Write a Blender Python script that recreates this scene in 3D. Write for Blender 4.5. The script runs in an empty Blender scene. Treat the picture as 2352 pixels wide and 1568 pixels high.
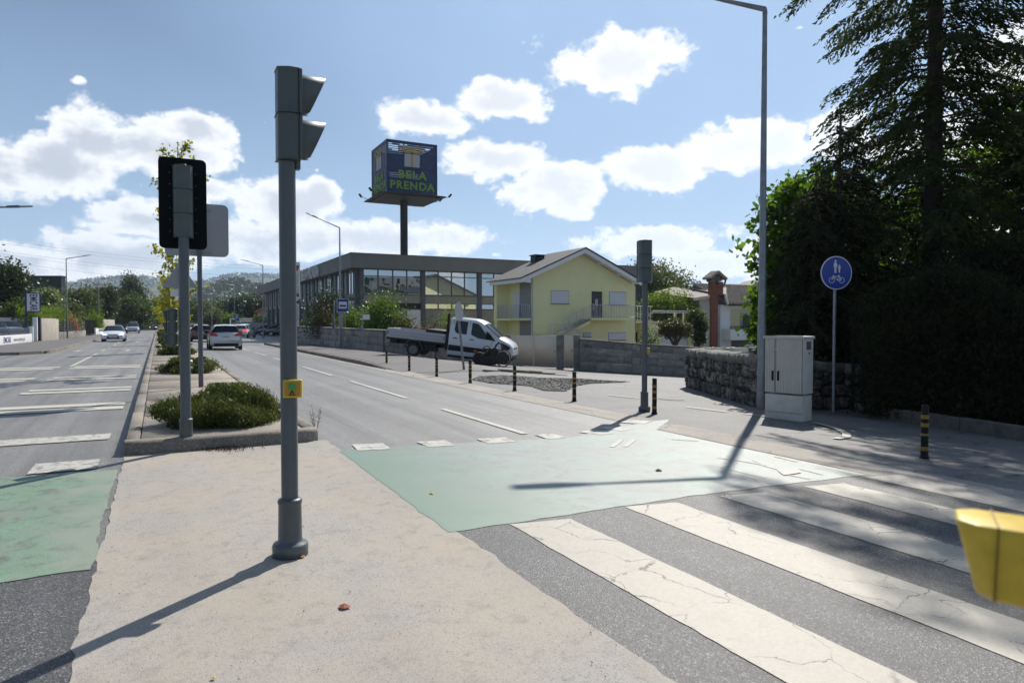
import bpy, bmesh, math, random
import numpy as np
from mathutils import Vector, Matrix, noise as mnoise
random.seed(7); rng = np.random.default_rng(7)
sc = bpy.context.scene
C = sc.collection
rad = math.radians
# ---------------------------------------------------------------- camera (world X = across the road, world Y = along it)
YAW = rad(27.4); PITCH = rad(1.534); EYE = 1.6; F = 1568.0
camd = bpy.data.cameras.new('camera'); cam = bpy.data.objects.new('camera', camd); C.objects.link(cam)
cam.location = (0, 0, EYE); cam.rotation_euler = (rad(90) - PITCH, 0, -YAW)
camd.lens = 24; camd.sensor_width = 36; camd.clip_start = 0.05; camd.clip_end = 12000
camd.dof.use_dof = True; camd.dof.focus_distance = 8.5; camd.dof.aperture_fstop = 3.2
sc.camera = cam
# ---------------------------------------------------------------- light
SUN_EL = rad(44); SUN_AZ = YAW + rad(22.5)         # azimuth clockwise from +Y
sund = bpy.data.lights.new('sun', 'SUN'); sund.energy = 5.0; sund.angle = rad(0.53); sund.color = (1.0, 0.945, 0.86)
sun = bpy.data.objects.new('sun', sund); C.objects.link(sun)
sv = Vector((math.sin(SUN_AZ) * math.cos(SUN_EL), math.cos(SUN_AZ) * math.cos(SUN_EL), math.sin(SUN_EL)))
sun.rotation_euler = sv.to_track_quat('Z', 'Y').to_euler()
sc.view_settings.view_transform = 'Standard'; sc.view_settings.look = 'None'
sc.view_settings.exposure = 0.32; sc.view_settings.gamma = 1; sc.view_settings.use_curve_mapping = False
sc.cycles.max_bounces = 8; sc.cycles.transparent_max_bounces = 12; sc.cycles.volume_bounces = 1
world = bpy.data.worlds.new('World'); sc.world = world; world.use_nodes = True
def build_world():
    nt = world.node_tree; N = nt.nodes; L = nt.links; N.clear()
    out = N.new('ShaderNodeOutputWorld'); bg = N.new('ShaderNodeBackground'); bg.inputs[1].default_value = 0.058
    sky = N.new('ShaderNodeTexSky'); sky.sky_type = 'NISHITA'; sky.sun_disc = False
    sky.sun_elevation = SUN_EL; sky.sun_rotation = SUN_AZ; sky.air_density = 1.0; sky.dust_density = 0.35; sky.ozone_density = 3.0; sky.altitude = 100
    tc = N.new('ShaderNodeTexCoord')
    def math_(op, a, b=None, clamp=False):
        n = N.new('ShaderNodeMath'); n.operation = op; n.use_clamp = clamp
        for i, v in enumerate((a, b)):
            if v is None: continue
            if isinstance(v, (int, float)): n.inputs[i].default_value = v
            else: L.new(v, n.inputs[i])
        return n.outputs[0]
    def dot(vec):
        n = N.new('ShaderNodeVectorMath'); n.operation = 'DOT_PRODUCT'; L.new(tc.outputs['Generated'], n.inputs[0]); n.inputs[1].default_value = vec
        return n.outputs['Value']
    az = math_('ARCTAN2', dot((math.cos(YAW), -math.sin(YAW), 0)), dot((math.sin(YAW), math.cos(YAW), 0)))
    el = math_('ARCSINE', dot((0, 0, 1)))
    cm = N.new('ShaderNodeCombineXYZ'); L.new(az, cm.inputs[0]); L.new(el, cm.inputs[1])
    def fbm(vec, scale, detail, rough, dist=0.0):
        n = N.new('ShaderNodeTexNoise'); n.inputs['Scale'].default_value = scale; n.inputs['Detail'].default_value = detail
        n.inputs['Roughness'].default_value = rough; n.inputs['Distortion'].default_value = dist; L.new(vec, n.inputs['Vector']); return n.outputs['Fac']
    # clouds seen in the photograph: azimuth / elevation / half sizes, in picture units of 1/1568 rad about the view axis
    CL = [(100,385,240,72),(330,340,210,68),(470,300,80,50),(60,600,170,50),(280,590,190,55),(340,505,150,45),(470,440,90,30),(650,470,130,58),(740,450,50,45),
          (620,555,180,50),(870,550,260,42),(975,280,105,38),(1150,238,108,42),(1130,370,135,42),(1275,432,120,62),(1090,462,60,26),
          (1400,150,140,64),(1330,185,80,24),(1500,395,120,52),(1690,345,150,50),(1760,340,100,44),(1510,555,165,36),(1530,525,50,28),
          (1920,310,80,62),(1140,585,75,26),(1235,548,42,14),(190,190,36,20),(612,288,12,22),(1830,72,60,16),(1880,50,50,14),(1650,612,180,38),(1380,600,100,20),
          (1780,600,160,60),(730,395,36,26),(840,400,22,14),(2250,150,120,70),(2150,330,160,60),(2150,560,260,70),(1350,560,40,16)]
    warp = fbm(cm.outputs[0], 9.0, 2, 0.5)
    prev = None
    for (cx, cy, rx, ry) in CL:
        x, y = (cx - 1176) / F, (742 - cy) / F
        a = math.atan2(x, 1); e = math.atan2(y, math.hypot(1, x))
        kx = F / rx / (math.cos(a) ** 0 ) * (1 + x * x) ; ky = F / ry * math.sqrt(1 + x * x)
        s = N.new('ShaderNodeVectorMath'); s.operation = 'MULTIPLY_ADD'
        L.new(cm.outputs[0], s.inputs[0]); s.inputs[1].default_value = (kx, ky, 0); s.inputs[2].default_value = (-a * kx, -e * ky, 0)
        l = N.new('ShaderNodeVectorMath'); l.operation = 'LENGTH'; L.new(s.outputs[0], l.inputs[0])
        lv = l.outputs['Value'] if ry > 28 else math_('ADD', l.outputs['Value'], 0.95)
        prev = lv if prev is None else math_('MINIMUM', prev, lv)
    body = math_('SUBTRACT', 1.0, prev)                        # 1 in a cloud's middle, 0 at its rim, negative outside
    body = math_('MAXIMUM', body, -1.2)
    sc2 = N.new('ShaderNodeVectorMath'); sc2.operation = 'MULTIPLY'; L.new(cm.outputs[0], sc2.inputs[0]); sc2.inputs[1].default_value = (1, 1.35, 1)
    n1 = fbm(sc2.outputs[0], 15.0, 10, 0.6, 0.1); n2 = fbm(sc2.outputs[0], 4.5, 6, 0.55)
    d = math_('ADD', math_('ADD', math_('MULTIPLY', body, 1.25), 0.10), math_('MULTIPLY', math_('SUBTRACT', n1, 0.5), 3.3))
    d = math_('ADD', d, math_('MULTIPLY', math_('SUBTRACT', n2, 0.5), 0.5))
    # beyond the picture the same broken cloud cover goes on
    outm = math_('GREATER_THAN', math_('ABSOLUTE', az), 0.72)
    gen = fbm(tc.outputs['Generated'], 3.2, 8, 0.58)
    g = math_('SUBTRACT', math_('MULTIPLY', math_('SUBTRACT', gen, 0.60), 7.0), 0.0)
    mm = N.new('ShaderNodeMix'); L.new(outm, mm.inputs[0]); L.new(d, mm.inputs[2]); L.new(g, mm.inputs[3])
    dens = mm.outputs[0]
    mr = N.new('ShaderNodeMapRange'); mr.interpolation_type = 'SMOOTHSTEP'; mr.inputs['From Min'].default_value = -0.14; mr.inputs['From Max'].default_value = 0.30; L.new(dens, mr.inputs['Value'])
    core = N.new('ShaderNodeMapRange'); core.interpolation_type = 'SMOOTHSTEP'; core.inputs['From Min'].default_value = 0.35; core.inputs['From Max'].default_value = 1.15; L.new(dens, core.inputs['Value'])
    # left clouds (away from the sun) show greyer bellies
    side = N.new('ShaderNodeMapRange'); side.inputs['From Min'].default_value = -0.6; side.inputs['From Max'].default_value = 0.3; side.inputs['To Min'].default_value = 1.0; side.inputs['To Max'].default_value = 0.22; L.new(az, side.inputs['Value'])
    cf = math_('MULTIPLY', core.outputs[0], side.outputs[0])
    cc = N.new('ShaderNodeMix'); cc.data_type = 'RGBA'; L.new(cf, cc.inputs[0]); cc.inputs[6].default_value = (14.6, 14.8, 15.1, 1); cc.inputs[7].default_value = (8.2, 8.8, 9.9, 1)
    # thin veil that whitens the air towards the horizon
    veil = N.new('ShaderNodeMapRange'); veil.inputs['From Min'].default_value = 0.0; veil.inputs['From Max'].default_value = 0.46; veil.inputs['To Min'].default_value = 0.60; veil.inputs['To Max'].default_value = 0.02; L.new(el, veil.inputs['Value'])
    vn = fbm(tc.outputs['Generated'], 2.5, 4, 0.5)
    vf = math_('MULTIPLY', veil.outputs[0], math_('ADD', math_('MULTIPLY', vn, 0.9), 0.55), True)
    au = N.new('ShaderNodeMapRange'); au.interpolation_type = 'SMOOTHSTEP'; au.inputs['From Min'].default_value = 0.55; au.inputs['From Max'].default_value = 1.0; au.inputs['To Max'].default_value = 0.75; L.new(dot(tuple(sv)), au.inputs['Value'])   # bright air round the sun
    vf = math_('MAXIMUM', vf, math_('MULTIPLY', au.outputs[0], math_('ADD', vn, 0.45)), True)
    sm = N.new('ShaderNodeMix'); sm.data_type = 'RGBA'; L.new(vf, sm.inputs[0]); L.new(sky.outputs[0], sm.inputs[6]); sm.inputs[7].default_value = (6.6, 9.6, 14.0, 1)
    mx = N.new('ShaderNodeMix'); mx.data_type = 'RGBA'; L.new(mr.outputs[0], mx.inputs[0]); L.new(sm.outputs[2], mx.inputs[6]); L.new(cc.outputs[2], mx.inputs[7])
    L.new(mx.outputs[2], bg.inputs[0]); L.new(bg.outputs[0], out.inputs[0])
build_world()
# ---------------------------------------------------------------- measuring helpers (pixels of a 2352 px wide print of the photograph)
cp, sp = math.cos(PITCH), math.sin(PITCH)
cy_, sy_ = math.cos(YAW), math.sin(YAW)
def slopes(px, py):
    x = (px - 1176) / F; y = (784 - py) / F; f = cp + y * sp
    return x / f, (-sp + y * cp) / f
def W(px, D, py=742):                      # plan position of picture column px at depth D
    X = slopes(px, py)[0] * D
    return (X * cy_ + D * sy_, -X * sy_ + D * cy_)
def Z(py, D): return EYE + slopes(1176, py)[1] * D
def depth(x, y): return x * sy_ + y * cy_
def pxof(x, y, z=1.6):
    D = depth(x, y); X = x * cy_ - y * sy_; a = (z - EYE) / D
    f = cp - a * sp
    return 1176 + F * X / D / f, 784 - F * (sp + a * cp) / f
def sstep(a, b, v):
    v = min(1, max(0, (v - a) / (b - a))); return v * v * (3 - 2 * v)
def zf(x, y):
    if x <= 2: return 0.0
    if x <= 7.6: return -0.022 * (x - 2)
    near = 0.05 * (min(x, 14) - 7.6)
    far = 0.1 * max(0, min(x, 20.5) - 10.8) + 0.07 * max(0, min(x, 32) - 20.5)
    w = sstep(13, 24, y)
    z = -0.1232 - near * (1 - w) - far * w
    if y > 60: k = sstep(60, 80, y); z = z * (1 - k) - 0.12 * k
    return z
def G(px, py):                              # where the view through a pixel meets the ground
    a, b = slopes(px, py); lo, hi = 0.5, 400.0; z = 0
    for _ in range(60):
        D = (z - EYE) / b; x, y = W(px, D, py); zn = zf(x, y)
        z = 0.5 * z + 0.5 * zn
    D = (z - EYE) / b; x, y = W(px, D, py)
    return Vector((x, y, zf(x, y)))
def PX(px, py, x0):                         # view ray meets the plane X = x0
    a, b = slopes(px, py); D = x0 / (a * cy_ + sy_)
    return Vector((x0, -a * D * sy_ + D * cy_, EYE + b * D))
def PYp(px, py, y0):                        # view ray meets the plane Y = y0
    a, b = slopes(px, py); D = y0 / (-a * sy_ + cy_)
    return Vector((a * D * cy_ + D * sy_, y0, EYE + b * D))
# ---------------------------------------------------------------- object helpers
def tag(o, label=None, cat=None, group=None, kind=None):
    if label: o['label'] = label
    if cat: o['category'] = cat
    if group: o['group'] = group
    if kind: o['kind'] = kind
    return o
def thing(name, label, cat, loc=(0, 0, 0), rz=0, group=None):
    o = bpy.data.objects.new(name, None); C.objects.link(o); o.empty_display_size = 0.2
    o.location = loc; o.rotation_euler = (0, 0, rz); return tag(o, label, cat, group)
def copy_tree(o, parent=None):
    c = o.copy(); C.objects.link(c)
    if parent: c.parent = parent
    for ch in o.children: copy_tree(ch, c)
    return c
def dup(o, loc, rz=None, label=None, s=None):
    c = copy_tree(o); c.location = loc
    if rz is not None: c.rotation_euler = (0, 0, rz)
    if label: c['label'] = label
    if s: c.scale = (s, s, s) if isinstance(s, (int, float)) else s
    return c
class MB:
    def __init__(s): s.v = []; s.f = []; s.m = []; s.sm = []
    def add(s, vs, fs, mat=0, smooth=False):
        n = len(s.v); s.v += [tuple(p) for p in vs]
        for f in fs: s.f.append(tuple(i + n for i in f)); s.m.append(mat); s.sm.append(smooth)
        return s
    def box(s, x0, x1, y0, y1, z0, z1, mat=0, M=None):
        vs = [Vector(p) for p in ((x0,y0,z0),(x1,y0,z0),(x1,y1,z0),(x0,y1,z0),(x0,y0,z1),(x1,y0,z1),(x1,y1,z1),(x0,y1,z1))]
        if M: vs = [M @ p for p in vs]
        return s.add(vs, [(0,3,2,1),(4,5,6,7),(0,1,5,4),(1,2,6,5),(2,3,7,6),(3,0,4,7)], mat)
    def prism(s, pts, axis, a, b, mat=0, smooth=False):   # 2-D outline pushed along an axis: x -> (y,z), y -> (x,z), z -> (x,y)
        def P(p, h): return (h, p[0], p[1]) if axis == 'x' else (p[0], h, p[1]) if axis == 'y' else (p[0], p[1], h)
        n = len(pts); vs = [P(p, a) for p in pts] + [P(p, b) for p in pts]
        s.add(vs, [tuple(range(n)), tuple(range(2*n-1, n-1, -1))], mat)
        s.add(vs, [(i, (i+1) % n, n + (i+1) % n, n + i) for i in range(n)], mat, smooth); return s
    def bar(s, p, q, w, h=None, mat=0):
        p, q = Vector(p), Vector(q); d = q - p
        if d.length < 1e-6: return s
        h = h or w; d.normalize(); up = Vector((0,0,1)) if abs(d.z) < 0.95 else Vector((1,0,0))
        a = d.cross(up).normalized() * w / 2; b = a.cross(d).normalized() * h / 2
        vs = [c + i * a + j * b for c in (p, q) for i, j in ((-1,-1),(1,-1),(1,1),(-1,1))]
        return s.add(vs, [(0,1,2,3),(7,6,5,4),(0,4,5,1),(1,5,6,2),(2,6,7,3),(3,7,4,0)], mat)
    def tube(s, pts, rs, n=8, mat=0, cap=True):
        pts = [Vector(p) for p in pts]
        if isinstance(rs, (int, float)): rs = [rs] * len(pts)
        vs = []; prev = None
        for i, p in enumerate(pts):
            d = (pts[min(i+1, len(pts)-1)] - pts[max(i-1, 0)]).normalized()
            if prev is None:
                up = Vector((0,0,1)) if abs(d.z) < 0.9 else Vector((1,0,0)); a = d.cross(up).normalized()
            else: a = (prev - d * prev.dot(d)).normalized()
            prev = a; b = d.cross(a)
            for k in range(n):
                t = 2 * math.pi * k / n; vs.append(p + rs[i] * (math.cos(t) * a + math.sin(t) * b))
        fs = [(i*n + k, i*n + (k+1) % n, (i+1)*n + (k+1) % n, (i+1)*n + k) for i in range(len(pts)-1) for k in range(n)]
        s.add(vs, fs, mat, True)
        if cap: s.add(vs[:n], [tuple(range(n-1, -1, -1))], mat); s.add(vs[-n:], [tuple(range(n))], mat)
        return s
    def lathe(s, prof, n=24, mat=0, c=(0,0,0)):       # (radius, z)
        vs = [(c[0] + r * math.cos(2*math.pi*k/n), c[1] + r * math.sin(2*math.pi*k/n), c[2] + z) for r, z in prof for k in range(n)]
        fs = [(i*n + k, i*n + (k+1) % n, (i+1)*n + (k+1) % n, (i+1)*n + k) for i in range(len(prof)-1) for k in range(n)]
        s.add(vs, fs, mat, True)
        if prof[0][0] > 1e-4: s.add(vs[:n], [tuple(range(n-1,-1,-1))], mat)
        if prof[-1][0] > 1e-4: s.add(vs[-n:], [tuple(range(n))], mat)
        return s
    def build(s, name, mats, parent=None, bevel=0, loc=None, seg=2):
        me = bpy.data.meshes.new(name); me.from_pydata(s.v, [], s.f)
        for m in (mats if isinstance(mats, (list, tuple)) else [mats]): me.materials.append(m)
        me.polygons.foreach_set('material_index', s.m); me.polygons.foreach_set('use_smooth', s.sm); me.update()
        if bevel:
            bm = bmesh.new(); bm.from_mesh(me); bmesh.ops.remove_doubles(bm, verts=bm.verts, dist=1e-5)
            es = [e for e in bm.edges if len(e.link_faces) == 2 and e.calc_face_angle(0) > 0.6]
            bmesh.ops.bevel(bm, geom=es, offset=bevel, segments=seg, affect='EDGES', profile=0.6, clamp_overlap=True)
            for f in bm.faces: f.smooth = True
            bm.normal_update(); bm.to_mesh(me); bm.free()
        o = bpy.data.objects.new(name, me); C.objects.link(o)
        if parent: o.parent = parent
        if loc: o.location = loc
        return o
def text_mesh(body, size, ext=0.004, off=0.0, align='CENTER', sx=1.0, bold=0.0):
    sp_ = 1.0 + bold * 5
    cu = bpy.data.curves.new('lettering', 'FONT'); cu.body = body; cu.size = size; cu.extrude = ext; cu.align_x = align; cu.align_y = 'CENTER'; cu.offset = bold
    cu.resolution_u = 3; cu.space_character = sp_
    ob = bpy.data.objects.new('lettering', cu); C.objects.link(ob)
    dg = bpy.context.evaluated_depsgraph_get(); me = bpy.data.meshes.new_from_object(ob.evaluated_get(dg)); bpy.data.objects.remove(ob); bpy.data.curves.remove(cu)
    return me
def lettering(body, size, mat, parent, M, name='lettering', ext=0.004, bold=0.0, sx=1.0):
    me = text_mesh(body, size, ext, bold=bold); me.transform(Matrix.Diagonal((sx, 1, 1, 1))); me.materials.clear(); me.materials.append(mat)
    o = bpy.data.objects.new(name, me); C.objects.link(o); o.parent = parent; o.matrix_local = M; return o
def frame(loc, right, up):                   # matrix whose X is right, Y is up, Z the outward normal
    r = Vector(right).normalized(); u = Vector(up).normalized(); n = r.cross(u)
    return Matrix.Translation(Vector(loc)) @ Matrix((r, u, n)).transposed().to_4x4()
# ---------------------------------------------------------------- materials
def mat(name, col, rough=0.6, metal=0.0, var=0.0, vscale=3.0, bump=0.0, bscale=60.0, spec=0.5, col2=None, detail=5, coat=0.0, space='Object', alpha=None, transm=0.0, thr=None, ior=None, rnd=0.0):
    m = bpy.data.materials.new(name); m.use_nodes = True; nt = m.node_tree; N, L = nt.nodes, nt.links
    b = N['Principled BSDF']; b.inputs['Base Color'].default_value = (*col, 1); b.inputs['Roughness'].default_value = rough; b.inputs['Metallic'].default_value = metal
    b.inputs['Specular IOR Level'].default_value = spec; b.inputs['Coat Weight'].default_value = coat; b.inputs['Transmission Weight'].default_value = transm
    if ior: b.inputs['IOR'].default_value = ior
    tc = N.new('ShaderNodeTexCoord'); src = tc.outputs[space]
    if var or col2:
        n = N.new('ShaderNodeTexNoise'); n.inputs['Scale'].default_value = vscale; n.inputs['Detail'].default_value = detail; n.inputs['Roughness'].default_value = 0.6; L.new(src, n.inputs['Vector'])
        r = N.new('ShaderNodeMapRange'); r.inputs['From Min'].default_value = (thr or (0.3, 0.7))[0]; r.inputs['From Max'].default_value = (thr or (0.3, 0.7))[1]; L.new(n.outputs['Fac'], r.inputs['Value'])
        x = N.new('ShaderNodeMix'); x.data_type = 'RGBA'; L.new(r.outputs[0], x.inputs[0])
        x.inputs[6].default_value = (*[c * (1 - var) for c in col], 1); x.inputs[7].default_value = (*(col2 or [c * (1 + var) for c in col]), 1)
        src_c = x.outputs[2]
        if rnd:
            oi = N.new('ShaderNodeObjectInfo'); r2 = N.new('ShaderNodeMapRange'); r2.inputs['To Min'].default_value = 1 - rnd * 0.6; r2.inputs['To Max'].default_value = 1 + rnd; L.new(oi.outputs['Random'], r2.inputs['Value'])
            vm = N.new('ShaderNodeVectorMath'); vm.operation = 'SCALE'; L.new(src_c, vm.inputs[0]); L.new(r2.outputs[0], vm.inputs['Scale']); src_c = vm.outputs[0]
            va = N.new('ShaderNodeVectorMath'); va.operation = 'ADD'; L.new(src, va.inputs[0]); mm = N.new('ShaderNodeMath'); mm.operation = 'MULTIPLY'; mm.inputs[1].default_value = 50; L.new(oi.outputs['Random'], mm.inputs[0]); L.new(mm.outputs[0], va.inputs[1]); L.new(va.outputs[0], n.inputs['Vector'])
        L.new(src_c, b.inputs['Base Color'])
    if bump:
        n2 = N.new('ShaderNodeTexNoise'); n2.inputs['Scale'].default_value = bscale; n2.inputs['Detail'].default_value = 4; L.new(src, n2.inputs['Vector'])
        bp = N.new('ShaderNodeBump'); bp.inputs['Strength'].default_value = bump; bp.inputs['Distance'].default_value = 0.01; L.new(n2.outputs['Fac'], bp.inputs['Height']); L.new(bp.outputs[0], b.inputs['Normal'])
    return m
def ground_mat(name, cols, speck=300.0, speckamt=0.5, stains=0.25, rough=0.75, spec=0.5, bump=0.35, stones=True, tint=None, crack=0.0, wear=None, sstretch=1.0, grad=None, wear2=None, streak=None):
    """aggregate surfaces: fine stones in three tones, soft stains, optional cracks and worn-through spots"""
    m = bpy.data.materials.new(name); m.use_nodes = True; nt = m.node_tree; N, L = nt.nodes, nt.links
    b = N['Principled BSDF']; b.inputs['Roughness'].default_value = rough; b.inputs['Specular IOR Level'].default_value = spec
    tc = N.new('ShaderNodeTexCoord'); src = tc.outputs['Object']
    def noise(sc_, det=4, ro=0.6, vec=None, dist=0):
        n = N.new('ShaderNodeTexNoise'); n.inputs['Scale'].default_value = sc_; n.inputs['Detail'].default_value = det; n.inputs['Roughness'].default_value = ro; n.inputs['Distortion'].default_value = dist; L.new(vec or src, n.inputs['Vector']); return n
    def rng_(v, a, b_, c=0.0, d=1.0):
        r = N.new('ShaderNodeMapRange'); r.inputs['From Min'].default_value = a; r.inputs['From Max'].default_value = b_; r.inputs['To Min'].default_value = c; r.inputs['To Max'].default_value = d; L.new(v, r.inputs['Value']); return r.outputs[0]
    def mixc(f, a, b_, mode='MIX'):
        x = N.new('ShaderNodeMix'); x.data_type = 'RGBA'; x.blend_type = mode
        if isinstance(f, float): x.inputs[0].default_value = f
        else: L.new(f, x.inputs[0])
        for i, v in ((6, a), (7, b_)):
            if isinstance(v, tuple): x.inputs[i].default_value = (*v, 1)
            else: L.new(v, x.inputs[i])
        return x.outputs[2]
    vo = N.new('ShaderNodeTexVoronoi'); vo.inputs['Scale'].default_value = speck; L.new(src, vo.inputs['Vector'])
    sep = N.new('ShaderNodeSeparateColor'); L.new(vo.outputs['Color'], sep.inputs[0])
    fine = rng_(sep.outputs[0], 0.5 - speckamt / 2, 0.5 + speckamt / 2)
    c = mixc(fine, cols[0], cols[1])
    pale = rng_(sep.outputs[1], 0.9, 0.93); c = mixc(pale, c, cols[2]) if len(cols) > 2 else c
    big = noise(0.7, 6, 0.65); c = mixc(rng_(big.outputs['Fac'], 0.38, 0.66, 0, 1), c, mixc(float(stains), c, tint or (0.02, 0.02, 0.02)))
    mid = noise(6.0, 6, 0.7, dist=0.4); c = mixc(rng_(mid.outputs['Fac'], 0.52, 0.75, 0, stains), c, mixc(0.5, c, (0.0, 0.0, 0.0)))
    h = vo.outputs['Distance']
    if crack:
        wv = noise(3.0, 5, 0.6); vm = N.new('ShaderNodeVectorMath'); vm.operation = 'MULTIPLY_ADD'; L.new(wv.outputs['Color'], vm.inputs[0]); vm.inputs[1].default_value = (0.35, 0.35, 0); L.new(src, vm.inputs[2])
        st = N.new('ShaderNodeVectorMath'); st.operation = 'MULTIPLY'; L.new(vm.outputs[0], st.inputs[0]); st.inputs[1].default_value = (1, sstretch, 0)
        v2 = N.new('ShaderNodeTexVoronoi'); v2.feature = 'DISTANCE_TO_EDGE'; v2.inputs['Scale'].default_value = crack; L.new(st.outputs[0], v2.inputs['Vector'])
        ck = rng_(v2.outputs['Distance'], 0.002, 0.011, 1, 0); gate = rng_(noise(1.7, 3).outputs['Fac'], 0.42, 0.52)
        mu = N.new('ShaderNodeMath'); mu.operation = 'MULTIPLY'; L.new(ck, mu.inputs[0]); L.new(gate, mu.inputs[1]); c = mixc(mu.outputs[0], c, (0.06, 0.055, 0.05))
    if wear:
        wn = noise(wear[1], 9, 0.72, dist=0.3); c = mixc(rng_(wn.outputs['Fac'], wear[2], wear[3]), c, wear[0])
    if streak:
        sv_ = N.new('ShaderNodeVectorMath'); sv_.operation = 'MULTIPLY'; L.new(src, sv_.inputs[0]); sv_.inputs[1].default_value = (streak[0]*2.2, streak[1], 0); sn = noise(1.0, 5, 0.6, vec=sv_.outputs[0], dist=0.3)
        c = mixc(rng_(sn.outputs['Fac'], 0.42, 0.66, 0, streak[2]), c, (0.03,0.028,0.025))
    if wear2:
        wn2 = noise(wear2[1], 8, 0.7, dist=0.8); c = mixc(rng_(wn2.outputs['Fac'], wear2[2], wear2[3]), c, wear2[0])
    if grad:
        sx = N.new('ShaderNodeSeparateXYZ'); L.new(src, sx.inputs[0]); ad = N.new('ShaderNodeMath'); ad.operation = 'MULTIPLY_ADD'; L.new(noise(1.6, 5, 0.6).outputs['Fac'], ad.inputs[0]); ad.inputs[1].default_value = 1.6; L.new(sx.outputs[0], ad.inputs[2])
        c = mixc(rng_(ad.outputs[0], grad[1] + 0.8, grad[2] + 0.8, 0.9, 0.0), c, grad[0])
    L.new(c, b.inputs['Base Color'])
    bp = N.new('ShaderNodeBump'); bp.inputs['Strength'].default_value = bump; bp.inputs['Distance'].default_value = 0.004; L.new(h, bp.inputs['Height']); L.new(bp.outputs[0], b.inputs['Normal'])
    return m
M_ = {}
M_['asphalt'] = ground_mat('worn asphalt', [(0.135,0.131,0.127),(0.23,0.225,0.218),(0.40,0.395,0.385)], 125, 0.8, 0.2, streak=(0.9, 0.05, 0.4), rough=0.58, spec=0.55, bump=0.6)
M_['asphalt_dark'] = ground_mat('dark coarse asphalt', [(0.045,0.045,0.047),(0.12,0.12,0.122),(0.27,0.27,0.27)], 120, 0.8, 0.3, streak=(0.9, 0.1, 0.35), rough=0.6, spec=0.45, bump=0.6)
M_['asphalt_side'] = ground_mat('side street asphalt', [(0.11,0.108,0.106),(0.175,0.172,0.168),(0.26,0.255,0.25)], 90, 0.9, 0.3, rough=0.72, bump=0.4, crack=0.35)
M_['sidewalk'] = ground_mat('reddish sidewalk asphalt', [(0.10,0.090,0.088),(0.145,0.132,0.129),(0.20,0.19,0.185)], 100, 0.9, 0.3, rough=0.75, bump=0.3)
M_['concrete'] = ground_mat('trodden concrete', [(0.285,0.265,0.242),(0.355,0.335,0.307),(0.18,0.167,0.152)], 170, 0.9, 0.6, rough=0.8, bump=0.3, tint=(0.40,0.335,0.25), streak=(0.5, 0.25, 0.12))
M_['gutter'] = ground_mat('cream concrete gutter', [(0.27,0.24,0.205),(0.34,0.305,0.265),(0.4,0.37,0.33)], 90, 0.8, 0.3, rough=0.8, bump=0.2, crack=0.9)
M_['paving'] = ground_mat('warm worn paving concrete', [(0.27,0.225,0.18),(0.34,0.29,0.235),(0.42,0.38,0.32)], 80, 0.8, 0.4, rough=0.8, bump=0.3, crack=1.1, sstretch=2.0)
M_['kerb'] = ground_mat('rough kerb concrete', [(0.19,0.165,0.135),(0.27,0.235,0.195),(0.34,0.31,0.27)], 60, 0.9, 0.45, rough=0.85, bump=0.8)
M_['paint'] = ground_mat('cracked white road paint', [(0.35,0.318,0.262),(0.405,0.37,0.31)], 60, 1.0, 0.3, rough=0.6, bump=0.06, crack=2.4, tint=(0.3,0.29,0.27), sstretch=0.8)
M_['paint_worn'] = ground_mat('worn white road paint', [(0.44,0.42,0.37),(0.5,0.48,0.43)], 80, 1.0, 0.2, rough=0.65, bump=0.2, wear=((0.17,0.17,0.17), 9.0, 0.5, 0.6))
M_['paint_road'] = ground_mat('cream road paint', [(0.44,0.42,0.37),(0.5,0.48,0.42)], 80, 1.0, 0.2, rough=0.65, bump=0.2, wear=((0.2,0.2,0.2), 12.0, 0.6, 0.72))
M_['green'] = ground_mat('faded green lane paint', [(0.17,0.235,0.20),(0.22,0.28,0.25),(0.27,0.32,0.30)], 160, 0.9, 0.2, rough=0.5, spec=0.6, bump=0.5, tint=(0.1,0.2,0.13), wear=((0.205,0.215,0.208), 1.3, 0.42, 0.58), grad=((0.13,0.20,0.15), 2.2, 3.6), wear2=((0.155,0.17,0.16), 4.0, 0.50, 0.68))
M_['green_edge'] = ground_mat('less trodden green paint', [(0.12,0.20,0.145),(0.16,0.25,0.185),(0.24,0.31,0.26)], 160, 0.9, 0.3, rough=0.6, bump=0.5, tint=(0.14,0.24,0.12), wear=((0.20,0.25,0.22), 1.2, 0.42, 0.62))
M_['green_left'] = ground_mat('deep green lane paint', [(0.105,0.215,0.135),(0.155,0.275,0.185),(0.24,0.32,0.265)], 160, 0.9, 0.3, rough=0.65, bump=0.5, tint=(0.14,0.24,0.12), wear=((0.17,0.20,0.165), 1.4, 0.40, 0.66), wear2=((0.10,0.115,0.10), 6.0, 0.50, 0.66), grad=((0.22,0.25,0.20), -0.45, -0.8))
M_['gravel'] = ground_mat('torn up asphalt rubble', [(0.06,0.058,0.055),(0.14,0.135,0.128),(0.26,0.25,0.24)], 30, 0.9, 0.3, rough=0.9, bump=1.0)
M_['earth'] = mat('dry grass and earth', (0.10,0.105,0.045), 0.95, var=0.3, vscale=0.05, col2=(0.2,0.16,0.08), bump=0.5, bscale=2)
M_['steel_grey'] = mat('grey painted steel', (0.085,0.10,0.112), 0.42, 0.0, var=0.12, vscale=4, spec=0.5, bump=0.03, bscale=30)
M_['steel_zinc'] = mat('galvanised steel', (0.23,0.245,0.26), 0.45, 0.6, var=0.2, vscale=6)
M_['black_board'] = mat('black signal backboard', (0.005,0.006,0.008), 0.8, spec=0.15)
M_['housing'] = mat('grey green signal housing', (0.075,0.095,0.098), 0.45, var=0.08, vscale=5)
M_['rivet'] = mat('bright rivets', (0.35,0.35,0.35), 0.4, 0.8)
M_['yellow'] = mat('yellow plastic', (0.62,0.44,0.03), 0.35, var=0.06, vscale=12, coat=0.2)
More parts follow.
